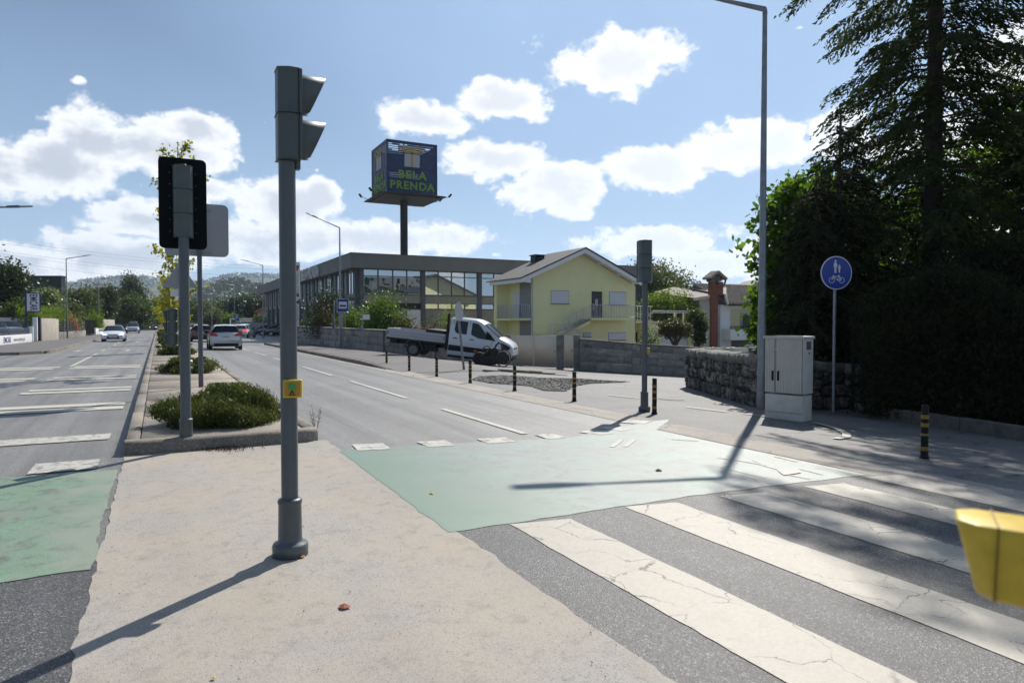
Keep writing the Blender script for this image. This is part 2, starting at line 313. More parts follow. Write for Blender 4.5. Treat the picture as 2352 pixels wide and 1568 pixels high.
M_['yellow_old'] = mat('scuffed yellow plastic', (0.60,0.42,0.035), 0.42, var=0.15, vscale=20)
M_['green_btn'] = mat('green push button', (0.03,0.33,0.10), 0.4)
M_['sign_back'] = mat('bare aluminium sign back', (0.30,0.31,0.33), 0.5, 0.15, var=0.06, vscale=2)
M_['sign_blue'] = mat('blue sign face', (0.006,0.04,0.32), 0.35)
M_['sign_white'] = mat('white sign face', (0.7,0.71,0.72), 0.4)
M_['black'] = mat('black plastic', (0.009,0.009,0.010), 0.65, spec=0.3)
M_['rubber'] = mat('black rubber', (0.016,0.016,0.017), 0.75)
M_['band'] = mat('faded orange yellow band', (0.28,0.16,0.012), 0.5, var=0.3, vscale=40)
M_['lamp_glass'] = mat('unlit lamp lens', (0.03,0.03,0.03), 0.15)
M_['luminaire'] = mat('grey luminaire', (0.16,0.17,0.18), 0.4, 0.3)
M_['cabinet'] = mat('pale grey cabinet shell', (0.60,0.57,0.51), 0.6, var=0.1, vscale=3, bump=0.05, bscale=20)
M_['cabinet_base'] = mat('cabinet plinth', (0.57,0.545,0.49), 0.7, var=0.14, vscale=4)
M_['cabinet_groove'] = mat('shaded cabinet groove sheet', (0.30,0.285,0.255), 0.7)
M_['cabinet_trim'] = mat('cabinet trim', (0.5,0.48,0.44), 0.5)
M_['granite'] = mat('grey granite', (0.20,0.19,0.185), 0.8, var=0.25, vscale=2.2, bump=0.4, bscale=25, col2=(0.30,0.285,0.265), rnd=0.35)
M_['granite_dark'] = mat('dark grey granite', (0.15,0.145,0.14), 0.85, var=0.3, vscale=2.0, bump=0.4, bscale=25, rnd=0.3)
M_['mortar_dark'] = mat('dark earth mortar', (0.03,0.026,0.02), 0.95)
M_['kerb_dark'] = mat('dark edging concrete', (0.10,0.09,0.08), 0.9, var=0.35, vscale=4, bump=0.5, bscale=20)
M_['mortar'] = mat('mortar', (0.13,0.125,0.115), 0.9, var=0.2)
M_['rubble'] = mat('mossy field stone', (0.05,0.044,0.036), 0.9, var=0.3, vscale=3.0, bump=1.0, bscale=14, col2=(0.22,0.20,0.17), thr=(0.42,0.70), rnd=0.9)
M_['coping'] = mat('weathered coping stone', (0.15,0.14,0.12), 0.9, var=0.4, vscale=3.0, bump=0.9, bscale=16, col2=(0.25,0.235,0.205))
M_['wall_yellow'] = mat('pale yellow render', (0.80,0.765,0.44), 0.85, var=0.05, vscale=0.6)
M_['wall_white'] = mat('white render', (0.68,0.70,0.72), 0.85, var=0.07, vscale=0.8)
M_['wall_cream'] = mat('cream render', (0.5,0.47,0.30), 0.85, var=0.06, vscale=0.8)
M_['trim_white'] = mat('white painted trim', (0.76,0.77,0.8), 0.6)
M_['tiles_grey'] = mat('grey glazed wall tile', (0.24,0.25,0.26), 0.4)
M_['roof_dark'] = mat('dark fibre cement roof', (0.10,0.092,0.088), 0.8, var=0.2, vscale=2, bump=0.5, bscale=10)
M_['roof_tile'] = mat('weathered clay tile', (0.17,0.14,0.12), 0.85, var=0.35, vscale=5, col2=(0.36,0.31,0.26), bump=0.3)
M_['roof_orange'] = mat('orange clay tile', (0.42,0.17,0.09), 0.85, var=0.2, vscale=3)
M_['brick'] = mat('red brick', (0.17,0.062,0.042), 0.85, var=0.25, vscale=6)
M_['shutter'] = mat('white roller shutter', (0.66,0.68,0.74), 0.55)
M_['shutter_dark'] = mat('dark roller shutter', (0.012,0.016,0.028), 0.5)
M_['door_dark'] = mat('dark glazed door', (0.01,0.01,0.012), 0.25)
M_['glass'] = mat('window glass', (0.012,0.014,0.016), 0.03, 0.0, spec=1.0, ior=1.9)
M_['mirror_glass'] = mat('reflective shop glass', (0.55,0.58,0.60), 0.015, 0.75)
M_['car_glass'] = mat('car glass', (0.012,0.015,0.017), 0.06, spec=0.45)
M_['concrete_wall'] = mat('dark grey cladding', (0.165,0.165,0.163), 0.75, var=0.1, vscale=0.5)
M_['concrete_panel'] = mat('pebbledash panel', (0.29,0.27,0.24), 0.9, var=0.12, vscale=1.5, bump=0.4, bscale=40)
M_['column_grey'] = mat('blue grey column', (0.10,0.108,0.12), 0.7)
M_['steel_gate'] = mat('beige sheet steel gate', (0.50,0.44,0.36), 0.33, 0.6, var=0.05, vscale=0.5)
M_['rail_white'] = mat('pale railing', (0.48,0.5,0.53), 0.5)
M_['navy'] = mat('navy blue slats', (0.010,0.026,0.10), 0.5)
M_['sign_green'] = mat('green sign letters', (0.16,0.29,0.04), 0.6)
M_['sign_gold'] = mat('golden ribbon', (0.42,0.29,0.04), 0.55)
M_['gift_white'] = mat('white gift box', (0.38,0.40,0.45), 0.6)
M_['rust_pole'] = mat('dark rusty mast', (0.045,0.038,0.036), 0.7, var=0.35, vscale=3)
M_['letter_pale'] = mat('pale letters', (0.5,0.52,0.55), 0.5)
M_['red'] = mat('red print', (0.4,0.02,0.03), 0.5)
M_['green_print'] = mat('green print', (0.05,0.3,0.08), 0.5)
M_['blue_print'] = mat('dark blue print', (0.02,0.03,0.16), 0.5)
M_['white_paint'] = mat('white car paint', (0.66,0.69,0.74), 0.3, coat=0.5)
M_['silver'] = mat('silver car paint', (0.40,0.43,0.48), 0.3, 0.45, coat=0.6)
M_['dark_paint'] = mat('black car paint', (0.012,0.016,0.02), 0.25, coat=0.6)
M_['bluegrey_paint'] = mat('blue grey car paint', (0.05,0.075,0.10), 0.25, 0.3, coat=0.6)
M_['purple_paint'] = mat('purple car paint', (0.07,0.012,0.06), 0.25, coat=0.6)
M_['tail_red'] = mat('red tail lamp', (0.35,0.01,0.012), 0.25, coat=0.5)
M_['head_lens'] = mat('clear headlamp', (0.45,0.48,0.55), 0.1, coat=0.5)
M_['rim'] = mat('alloy rim', (0.42,0.43,0.44), 0.35, 0.7)
M_['rim_dark'] = mat('dull steel rim', (0.16,0.165,0.17), 0.5, 0.5)
M_['plate'] = mat('number plate', (0.6,0.62,0.6), 0.5)
M_['bed_alu'] = mat('aluminium side board', (0.44,0.44,0.47), 0.5, 0.2, var=0.05)
M_['chassis'] = mat('black chassis', (0.012,0.012,0.013), 0.7)
M_['dusty'] = mat('dusty black machinery', (0.022,0.02,0.018), 0.7, var=0.6, vscale=9, bump=0.8, bscale=15, col2=(0.07,0.06,0.045))
M_['dark_clad'] = mat('dark cladding', (0.018,0.022,0.03), 0.6)
M_['orange_lamp'] = mat('orange marker lamp', (0.7,0.16,0.01), 0.3)
M_['bark'] = mat('bark', (0.06,0.048,0.038), 0.95, var=0.35, vscale=12, bump=0.8, bscale=20)
M_['bark_grey'] = mat('grey bark', (0.14,0.12,0.10), 0.95, var=0.3, vscale=12, bump=0.6, bscale=20)
def lamp_mat(name, col, s):
    m = bpy.data.materials.new(name); m.use_nodes = True; b = m.node_tree.nodes['Principled BSDF']; b.inputs['Base Color'].default_value = (*col, 1)
    b.inputs['Emission Color'].default_value = (*col, 1); b.inputs['Emission Strength'].default_value = s; return m
M_['drl'] = lamp_mat('lit running lamp', (0.6,0.66,1.0), 1.6)
M_['brake'] = lamp_mat('lit brake lamp', (1.0,0.06,0.04), 1.0)
def leafmat(name, c1, c2, trans=0.35, rough=0.55, gloss=0.35):
    m = bpy.data.materials.new(name); m.use_nodes = True; N, L = m.node_tree.nodes, m.node_tree.links
    b = N['Principled BSDF']; b.inputs['Roughness'].default_value = rough; b.inputs['Specular IOR Level'].default_value = gloss
    out = N['Material Output']; g = N.new('ShaderNodeNewGeometry'); ri = g.outputs['Random Per Island']
    tc = N.new('ShaderNodeTexCoord'); n = N.new('ShaderNodeTexNoise'); n.inputs['Scale'].default_value = 1.3; n.inputs['Detail'].default_value = 3; L.new(tc.outputs['Object'], n.inputs['Vector'])
    a = N.new('ShaderNodeMath'); a.operation = 'MULTIPLY_ADD'; L.new(ri, a.inputs[0]); a.inputs[1].default_value = 0.6; 
    r = N.new('ShaderNodeMapRange'); r.inputs['From Min'].default_value = 0.35; r.inputs['From Max'].default_value = 0.65; r.inputs['To Max'].default_value = 0.4; L.new(n.outputs['Fac'], r.inputs['Value']); L.new(r.outputs[0], a.inputs[2])
    x = N.new('ShaderNodeMix'); x.data_type = 'RGBA'; L.new(a.outputs[0], x.inputs[0]); x.inputs[6].default_value = (*c1, 1); x.inputs[7].default_value = (*c2, 1); L.new(x.outputs[2], b.inputs['Base Color'])
    t = N.new('ShaderNodeBsdfTranslucent'); t2 = N.new('ShaderNodeMix'); t2.data_type = 'RGBA'; t2.blend_type = 'MULTIPLY'; t2.inputs[0].default_value = 1; L.new(x.outputs[2], t2.inputs[6]); t2.inputs[7].default_value = (1.7, 1.9, 0.7, 1); L.new(t2.outputs[2], t.inputs[0])
    ms = N.new('ShaderNodeMixShader'); ms.inputs[0].default_value = trans; L.new(b.outputs[0], ms.inputs[1]); L.new(t.outputs[0], ms.inputs[2]); L.new(ms.outputs[0], out.inputs[0]); return m
L_ = {
 'conifer': leafmat('dark conifer spray', (0.022,0.032,0.017), (0.062,0.074,0.034), 0.3, 0.8, 0.08),
 'cypress': leafmat('cypress green', (0.013,0.018,0.010), (0.038,0.042,0.021), 0.2, 0.75, 0.1),
 'plane': leafmat('plane tree leaf', (0.04,0.085,0.015), (0.10,0.16,0.02), 0.5, 0.5, 0.3),
 'ginkgo': leafmat('yellowing ginkgo leaf', (0.07,0.10,0.012), (0.30,0.25,0.015), 0.5),
 'dark': leafmat('dark glossy leaf', (0.014,0.026,0.010), (0.05,0.065,0.018), 0.2, 0.45, 0.4),
 'mid': leafmat('mid green leaf', (0.03,0.055,0.014), (0.08,0.11,0.025), 0.3),
 'olive': leafmat('olive green leaf', (0.045,0.06,0.022), (0.10,0.115,0.045), 0.3),
 'far': leafmat('far dull green leaf', (0.03,0.05,0.018), (0.065,0.085,0.028), 0.2),
 'pale': leafmat('pale silvery leaf', (0.06,0.09,0.035), (0.2,0.24,0.13), 0.3, 0.4, 0.5),
 'lime': leafmat('sunny lime leaf', (0.055,0.095,0.012), (0.14,0.18,0.022), 0.42),
 'bronze': leafmat('bronze green leaf', (0.03,0.035,0.012), (0.10,0.075,0.03), 0.25),
 'juniper': leafmat('creeping rosemary green', (0.045,0.058,0.016), (0.13,0.14,0.042), 0.2, 0.6, 0.2),
 'shine': leafmat('glossy bush leaf', (0.035,0.075,0.012), (0.12,0.17,0.03), 0.4, 0.42, 0.45),
 'straw': leafmat('dry straw', (0.22,0.16,0.07), (0.36,0.28,0.14), 0.2),
 'flower': leafmat('orange pink bloom', (0.25,0.06,0.03), (0.4,0.2,0.08), 0.3)}
# ---------------------------------------------------------------- foliage
def leaf_mesh(name, P, Nn, size, aspect, matl, parent=None, T=None, droop=None, fold=False):
    """P points, T leaf directions, one small diamond per point"""
    n = len(P); P = np.asarray(P, float)
    if T is None: T = rng.normal(size=(n, 3))
    T = T / np.linalg.norm(T, axis=1, keepdims=True)
    R = rng.normal(size=(n, 3)); S = np.cross(T, R); S /= np.linalg.norm(S, axis=1, keepdims=True) + 1e-9
    sz = size * (0.6 + 0.8 * rng.random((n, 1)))
    a = P - T * sz * 0.5; c = P + T * sz * 0.5; b = P + S * sz * aspect * 0.5; d = P - S * sz * aspect * 0.5
    V = np.stack([a, b, c, d], 1).reshape(-1, 3)
    me = bpy.data.meshes.new(name); me.vertices.add(4 * n); me.vertices.foreach_set('co', V.ravel())
    me.loops.add(4 * n); me.loops.foreach_set('vertex_index', np.arange(4 * n, dtype=np.int32)); me.polygons.add(n)
    me.polygons.foreach_set('loop_start', np.arange(0, 4 * n, 4, dtype=np.int32)); me.update(calc_edges=True); me.materials.append(matl)
    o = bpy.data.objects.new(name, me); C.objects.link(o)
    if parent: o.parent = parent
    return o
def clumps(center, radii, ncl, per, spread, shell=0.55, flat=1.0, lo=-1.0):
    """points in many small clumps through the outer part of an uneven ellipsoid"""
    pts = []; c = np.array(center); r = np.array(radii)
    seed = random.random() * 50
    k = 0
    while k < ncl:
        d = rng.normal(size=3); d /= np.linalg.norm(d)
        if d[2] < lo: continue
        bump = 0.82 + 0.34 * mnoise.noise(Vector(d * 1.7) + Vector((seed, 0, 0))) * 1.6
        q = c + d * r * bump * (shell + (1 - shell) * rng.random() ** 0.6)
        pts.append(q + rng.normal(size=(per, 3)) * spread * np.array([1, 1, flat])); k += 1
    return np.concatenate(pts)
def tree(name, label, base, h, rx, leaf, lsize, ncl=260, per=22, spread=None, trunk_r=0.15, crown_lo=0.3, group=None, cat='tree', ry=None, lobes=4, bark='bark', aspect=0.6, shell=0.4):
    t = thing(name, label, cat, base, 0, group); ry = ry or rx
    z0 = h * crown_lo; m = MB(); mid = (0.12 * rx * random.uniform(-1, 1), 0.12 * rx * random.uniform(-1, 1), z0)
    m.tube([(0,0,-0.2),(mid[0]*0.4,mid[1]*0.4,z0*0.5),mid,(mid[0]*1.5,mid[1]*1.5,h*0.8)], [trunk_r*1.25,trunk_r,trunk_r*0.8,trunk_r*0.2], 8)
    for i in range(7):
        a = i * 2.4; zz = z0 + (h - z0) * (0.05 + 0.09 * i); e = (math.cos(a)*rx*0.75, math.sin(a)*ry*0.75, min(h*0.93, zz + (h-z0)*0.25))
        m.tube([(mid[0], mid[1], zz), ((mid[0]+e[0])*0.5, (mid[1]+e[1])*0.5, (zz+e[2])*0.5), e], [trunk_r*0.45, trunk_r*0.25, trunk_r*0.08], 5)
    m.build('trunk', M_[bark], t)
    P = []; H = (h - z0) / 2; spread = spread or rx * 0.16
    for i in range(lobes):
        a = i * 2.39 + random.random(); k = 0 if i == 0 else 0.42
        cc = (math.cos(a) * rx * k, math.sin(a) * ry * k, z0 + H * (1 + (0.35 * random.uniform(-1, 1) if i else 0.1)))
        s = 0.9 if i == 0 else random.uniform(0.5, 0.68)
        P.append(clumps(cc, (rx * s, ry * s, H * s * 1.02), max(8, ncl // lobes), per, spread, shell))
    leaf_mesh('crown', np.concatenate(P), None, lsize, aspect, L_[leaf], t); return t
def bush(name, label, c, r, leaf, lsize, ncl=120, per=22, spread=None, group=None, cat='shrub', aspect=0.55, up=0.0, lo=-0.15, shell=0.5, sticks=True):
    """c = centre on the ground, r = (rx, ry, height)"""
    t = thing(name, label, cat, c, 0, group)
    if sticks:
        m = MB()
        for i in range(6):
            a = i * 1.05; m.tube([(0,0,-0.05),(math.cos(a)*r[0]*0.3, math.sin(a)*r[1]*0.3, r[2]*0.4),(math.cos(a)*r[0]*0.6, math.sin(a)*r[1]*0.6, r[2]*0.75)], [0.02,0.015,0.005], 5)
        m.build('stem', M_['bark'], t)
    P = clumps((0,0,r[2]*0.35), (r[0], r[1], r[2]*0.66), ncl, per, spread or max(r)*0.11, shell, lo=lo)
    P[:,2] = np.abs(P[:,2]) + 0.01
    T = rng.normal(size=P.shape)
    if up: T[:,2] = np.abs(T[:,2]) + up
    leaf_mesh('foliage', P, None, lsize, aspect, L_[leaf], t, T); return t
# ================================================================ THE GROUND
def zs(x, y):                                # top of the raised right-hand sidewalk
    k = 0.12 * sstep(23.0, 27.5, y) * (1 - sstep(11.0, 14.0, x)) if x > 7.45 else 0
    return zf(x, y) + k
def sheet(name, poly, dz, matl, parent=None, zfun=zf, cuts=True, kind='structure', rag=0.0, step=None):
    bm = bmesh.new(); pts = []
    n = len(poly)
    for i in range(n):
        a, b = Vector(poly[i]), Vector(poly[(i+1) % n]); pts.append(a)
        if rag:
            L = (b - a).length; k = int(L / 0.09)
            if L < 30:
                nv = Vector((-(b-a).y, (b-a).x)).normalized()
                for j in range(1, k):
                    q = a + (b - a) * j / k; w = rag * (mnoise.noise(Vector((q.x*3, q.y*3, 1.3))) + 0.7 * mnoise.noise(Vector((q.x*12, q.y*12, 4))))
                    pts.append(q + nv * w)
    f = bm.faces.new([bm.verts.new((p.x, p.y, 0)) for p in pts])
    xs = [p.x for p in pts]; ys = [p.y for p in pts]
    def cut(co, no):
        g = list(bm.verts) + list(bm.edges) + list(bm.faces); bmesh.ops.bisect_plane(bm, geom=g, plane_co=co, plane_no=no, dist=1e-6)
    if max(xs) > 2.01:
        for c in [2.0, 7.6] + ([7.6 + k for k in range(1, 27)] + [10.8, 20.5, 14, 32] if max(xs) > 7.7 else []):
            if min(xs) < c < max(xs): cut((c, 0, 0), (1, 0, 0))
        if max(xs) > 7.7:
            for k in range(13, 29):
                if min(ys) < k < max(ys): cut((0, k, 0), (0, 1, 0))
            for k in (62, 66, 70, 74, 80):
                if min(ys) < k < max(ys): cut((0, k, 0), (0, 1, 0))
    for v in bm.verts: v.co.z = zfun(v.co.x, v.co.y) + dz
    bmesh.ops.triangulate(bm, faces=[f for f in bm.faces if len(f.verts) > 4])
    for f in bm.faces:
        f.normal_update()
        if f.normal.z < 0: f.normal_flip()
    me = bpy.data.meshes.new(name); bm.to_mesh(me); bm.free(); me.materials.append(matl)
    o = bpy.data.objects.new(name, me); C.objects.link(o)
    if parent: o.parent = parent
    elif kind: o['kind'] = kind
    return o
def ground():
    xs = [-4500,-1500,-500,-150,-60,-30,-12,-5,0,2,7.6] + [7.6 + k for k in range(1, 14)] + [10.8,14,20.5,24,28,32,45,70,150,400,1500,4500]
    ys = [-1500,-300,-60,-20,-8,0,6,12] + list(range(13, 29)) + [34,42,50,60,62,66,70,74,80,100,150,250,500,1500,5500]
    xs = sorted(set(xs)); ys = sorted(set(ys)); m = MB(); nx = len(xs)
    vs = [(x, y, zf(x, y) - 0.05) for y in ys for x in xs]
    m.add(vs, [(j*nx+i, j*nx+i+1, (j+1)*nx+i+1, (j+1)*nx+i) for j in range(len(ys)-1) for i in range(nx-1)])
    o = m.build('ground', M_['earth']); o['kind'] = 'structure'
ground()
XL, XR = -0.38, 2.02                         # the traffic island between the carriageways
road_l = sheet('road_left', [(XL+0.3,-12),(XL+0.3,330),(-5.15,330),(-5.15,43),(-8,41.2),(-45,40.5),(-45,5),(-5.2,3),(-5.2,-12)], 0.0, M_['asphalt'])
road_r = sheet('road_right', [(XR-0.3,-12),(7.15,-12),(7.15,330),(XR-0.3,330)], 0.0, M_['asphalt'])
island = sheet('traffic_island', [(XL,-12),(XR,-12),(XR,9.42),(XL,9.42)], 0.006, M_['concrete'], rag=0.03)
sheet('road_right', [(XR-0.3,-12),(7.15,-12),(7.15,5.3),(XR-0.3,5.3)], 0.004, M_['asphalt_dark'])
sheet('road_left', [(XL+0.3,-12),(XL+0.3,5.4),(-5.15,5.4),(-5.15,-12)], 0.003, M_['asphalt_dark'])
g1 = sheet('gutter_strip', [(7.12,-12),(7.9,-12),(7.9,26.5),(7.12,26.5)], 0.006, M_['gutter'])
g2 = sheet('gutter_strip', [(7.12,26.5),(7.52,26.5),(7.52,57),(7.12,57)], 0.006, M_['gutter'])
side = sheet('side_street', [(7.9,-12),(60,-12),(60,40),(7.9,40)], -0.008, M_['asphalt_side'], zfun=lambda x, y: zf(x, y) if y < 23 or x > 18 else zf(x, y))
walk = sheet('sidewalk_right', [(7.6,22.5),(12.2,22.5),(19.5,30),(19.3,39.0),(14,40.5),(12.4,43),(10.6,63),(7.6,57)], 0.004, M_['sidewalk'], zfun=zs)
park = sheet('parking_area', [(7.1,56),(60,56),(60,135),(7.1,135)], -0.004, M_['asphalt'])
verge = sheet('sidewalk_left', [(-5.2,43.2),(-8,41.5),(-45,40.8),(-45,57),(-9.6,57),(-7.4,80),(-7.0,110),(-6.9,300),(-5.2,300)], 0.13, M_['sidewalk'])
# median ------------------------------------------------------------
y = 9.62; k = 0
while y < 150:
    L = 2.4 if y < 60 else 12.0
    m = MB(); j = 0.012
    m.box(XL + 0.17, 1.9 - 0.15, y + j, y + L - j, 0.0, 0.15 + 0.004 * ((k * 7) % 3))
    o = m.build('paving_slab', M_['paving'], bevel=0.006, seg=1); o['kind'] = 'structure'; y += L; k += 1
for (xa, xb) in ((XL, XL + 0.16), (1.76, 1.92)):
    y = 9.6
    while y < 150:
        L = 3.0 if y < 60 else 15.0; m = MB(); m.box(xa, xb, y + 0.006, y + L - 0.006, -0.05, 0.162)
        o = m.build('kerb_stone', M_['kerb'], bevel=0.015, seg=1); o['kind'] = 'structure'; y += L
def rough_kerb(x0, x1, y0, y1, z1, n=26):
    m = MB(); pr = []
    for i in range(n + 1):
        x = x0 + (x1 - x0) * i / n; w = 0.018 * mnoise.noise(Vector((x*5, 0, 0))); e = 0.02 * mnoise.noise(Vector((x*9, 4, 0))); d = 0.06 if i in (0, n) else 0
        pr.append([(x, y0 + w + d, -0.05), (x, y0 + w + d, z1 - 0.035 + e*0.5), (x, y0 + 0.035 + w + d, z1 + e*0.3), (x, y1, z1 + 0.004), (x, y1, -0.05)])
    vs = [p for r in pr for p in r]; f = []
    for i in range(n):
        for j in range(4): f.append((i*5+j, (i+1)*5+j, (i+1)*5+j+1, i*5+j+1))
    m.add(vs, f, 0, True); m.add(vs[:5], [(0,1,2,3,4)]); m.add(vs[-5:], [(4,3,2,1,0)])
    o = m.build('kerb_end', M_['kerb']); o['kind'] = 'structure'
rough_kerb(XL, 1.92, 9.4, 9.6, 0.165)
# right kerb stones --------------------------------------------------
y = 24.6
for k in range(33):
    h = 0.13 * sstep(23.5, 28.5, y + 0.4) + 0.012; m = MB(); z0 = zf(7.6, y)
    m.prism([(y+0.006, z0-0.1), (y+0.99, z0-0.1), (y+0.99, z0 + 0.13*sstep(23.5, 28.5, y+1) + 0.012), (y+0.006, z0 + 0.13*sstep(23.5, 28.5, y) + 0.012)], 'x', 7.5, 7.72)
    o = m.build('kerb_stone', M_['kerb'], bevel=0.012, seg=1); o['kind'] = 'structure'; y += 1.0
# left kerb stones, bending away at the junction
pl = [(-5.1, 110), (-5.1, 74), (-5.1, 50), (-5.15, 45), (-5.5, 42.9), (-6.3, 41.9), (-8, 41.35), (-14, 41.0), (-30, 40.8)]
for (a, b) in zip(pl, pl[1:]):
    a, b = Vector(a), Vector(b); L = (b - a).length; n = max(1, round(L / 1.2)); n = min(n, 20)
    for i in range(n):
        p, q = a + (b-a)*(i+0.01)/n, a + (b-a)*(i+0.99)/n; m = MB(); m.bar((p.x, p.y, 0.03), (q.x, q.y, 0.03), 0.2, 0.24); o = m.build('kerb_stone', M_['kerb']); o['kind'] = 'structure'
# gate apron and its short kerb
A, B = G(1112, 853), G(1300, 862)
for i in range(6):
    p, q = A.lerp(B, i/6 + 0.004), A.lerp(B, (i+1)/6 - 0.004); h = 0.12 if i < 4 else 0.12 - 0.05 * (i - 3)
    if i == 0: h = 0.07
    m = MB(); m.bar((p.x, p.y, p.z + h/2 - 0.05), (q.x, q.y, q.z + h/2 - 0.05), 0.24, h + 0.1); o = m.build('kerb_stone', M_['kerb'], bevel=0.01, seg=1); o['kind'] = 'structure'
P = [(G(*p).x, G(*p).y) for p in ((1100,864),(1160,862),(1235,868),(1330,870),(1450,877),(1350,881),(1318,888),(1300,898),(1250,897),(1215,886),(1130,880),(1085,872))]
sheet('rubble_bed', P, 0.012, M_['gravel'], rag=0.06)
def stones(name, poly, n, sz, matl):
    m = MB(); xs = [p[0] for p in poly]; ys = [p[1] for p in poly]
    def inside(x, y):
        c = False; j = len(poly) - 1
        for i in range(len(poly)):
            if (poly[i][1] > y) != (poly[j][1] > y) and x < (poly[j][0]-poly[i][0]) * (y-poly[i][1]) / (poly[j][1]-poly[i][1]) + poly[i][0]: c = not c
            j = i
        return c
    while n:
        x, y = random.uniform(min(xs), max(xs)), random.uniform(min(ys), max(ys))
        if not inside(x, y): continue
        s = sz * random.uniform(0.4, 1.3); z = zf(x, y) + 0.012
        v = [(x+random.uniform(-s,s), y+random.uniform(-s,s), z) for _ in range(3)] + [(x+random.uniform(-s,s)*0.4, y+random.uniform(-s,s)*0.4, z + s*random.uniform(0.2,0.55))]
        m.add(v, [(0,1,3),(1,2,3),(2,0,3)]); n -= 1
    o = m.build(name, matl); o['kind'] = 'stuff'; return o
stones('loose_rubble', P, 5200, 0.036, M_['gravel'])
# painted markings ---------------------------------------------------
def mark(poly, matl='paint_road', name='road_marking', dz=0.012, rag=0.006): return sheet(name, poly, dz, M_[matl], rag=rag)
def rect(x0, x1, y0, y1): return [(x0, y0), (x1, y0), (x1, y1), (x0, y1)]
def gxy(*ps): return [(G(*p).x, G(*p).y) for p in ps]
sheet('green_crossing', gxy((1031,1224),(780,1036),(1000,1021),(1312,1006),(1400,985),(1540,963)) + [(7.06, 8.6), (7.06, 4.95), (5.0,4.98)], 0.008, M_['green'], rag=0.03)
sheet('green_crossing', [(XL-0.03, 5.15), (XL-0.03, 8.55), (-5.1, 8.75), (-5.1, 5.05)], 0.008, M_['green_left'], rag=0.035)
bx = [G(1170,1205).x + 1.035 * k for k in range(5)]
print('ZEBRA', [round(v,2) for v in (G(1170,1205).x, G(1318,1190).x, G(1435,1165).x, G(1560,1158).x, G(1655,1140).x, G(1845,1118).x, G(1985,1097).x)], [round(v,2) for v in (G(1170,1205).y, G(1435,1165).y, G(1655,1140).y, G(1845,1118).y, G(1985,1097).y)])
for i, p in enumerate(((1170,1205),(1435,1165),(1652,1140),(1845,1118),(1985,1097))):
    g = G(*p); sheet('zebra_stripe', [(g.x, -1.3), (g.x + 0.54, -1.3), (g.x + 0.54, g.y - 0.06), (g.x, g.y)], 0.0085, M_['paint'], rag=0.012)
for k in range(4): sheet('zebra_stripe', rect(-2.0 - 1.035*k, -1.46 - 1.035*k, -1.0, 4.7), 0.012, M_['paint'], rag=0.01)
for q in (((808,1022),(880,1019),(897,1033),(822,1036)), ((956,1016),(1022,1012),(1048,1024),(985,1028)), ((1094,1009),(1160,1005),(1186,1015),(1122,1020)), ((1226,999),(1268,997),(1306,1006),(1262,1010)), ((1328,993),(1362,988),(1412,996),(1378,1000)), ((1378,984),(1402,981),(1450,987),(1424,991)), ((1420,971),(1444,966),(1500,968),(1480,974))):
    mark(gxy(*q), 'paint_worn', rag=0.012)
mark(rect(4.8, 4.92, 8.95, 12.3))
for k in range(6): mark(rect(4.8, 4.92, 14.4 + 7.3*k, 19.4 + 7.3*k))
for s0, w in ((28.0, 1.7), (22.6, 1.35), (18.5, 1.2), (14.6, 1.25)):
    mark(rect(-2.78, -0.6, s0, s0 + 0.4*w)); mark(rect(-2.72, -0.6, s0 + 0.6*w, s0 + w))
    if s0 > 20: mark(rect(-5.0, -3.25, s0, s0 + 0.4*w)); mark(rect(-5.0, -3.15, s0 + 0.6*w, s0 + w))
mark(rect(-5.0, -0.62, 10.85, 11.4), 'paint_worn'); mark(rect(-1.25, -0.62, 8.7, 9.3), 'paint_worn'); mark(rect(-2.6, -1.95, 8.75, 9.25), 'paint_worn')
mark(rect(-2.92, -2.8, 29.6, 42))
for k in range(12): mark(rect(-2.92, -2.8, 45 + 6*k, 48 + 6*k))
def arrow(x, y):
    mark([(x-0.07, y+1.6), (x-0.07, y), (x-0.3, y), (x, y-1.2), (x+0.3, y), (x+0.07, y), (x+0.07, y+1.6)])
for x, y in ((-1.6, 46), (-1.6, 66), (-4.1, 46)): arrow(x, y)
# cycle lane paint on the side street and the ghost of a bicycle symbol
def stroke(pts, w=0.06, matl='paint_worn'):
    for a, b in zip(pts, pts[1:]):
        a, b = G(*a), G(*b); d = Vector((b.x-a.x, b.y-a.y)); n = Vector((-d.y, d.x)).normalized() * w / 2
        sheet('road_marking', [(a.x+n.x, a.y+n.y), (a.x-n.x, a.y-n.y), (b.x-n.x, b.y-n.y), (b.x+n.x, b.y+n.y)], 0.013, M_[matl])
stroke([(1395,907),(1468,915)], 0.09, 'paint_road'); stroke([(1577,935),(1668,946)], 0.09, 'paint_road'); stroke([(1705,950),(1800,962)], 0.08, 'paint_road')
stroke([(1868,971),(1895,977),(1925,986),(1945,997),(1944,1004),(1920,1008)], 0.13, 'paint_road')
stroke([(1405,1028),(1428,1011)], 0.07, 'paint_road'); stroke([(1435,1027),(1457,1011)], 0.07, 'paint_road'); stroke([(1541,1010),(1605,1014)], 0.05)
stroke([(1648,1053),(1700,1060),(1745,1068)], 0.03); stroke([(1745,1068),(1800,1083)], 0.05, 'paint_road'); stroke([(1730,1058),(1760,1072)], 0.03, 'paint_road')
mark(gxy((1785,1082),(1835,1080),(1840,1088),(1800,1094)), 'paint_road', dz=0.017); stroke([(1835,1078),(1890,1092)], 0.03); stroke([(1800,1090),(1860,1102)], 0.03); stroke([(1655,1075),(1760,1100)], 0.02); stroke([(1780,1050),(1830,1062)], 0.04)
m = MB(); g = G(1700, 999); 
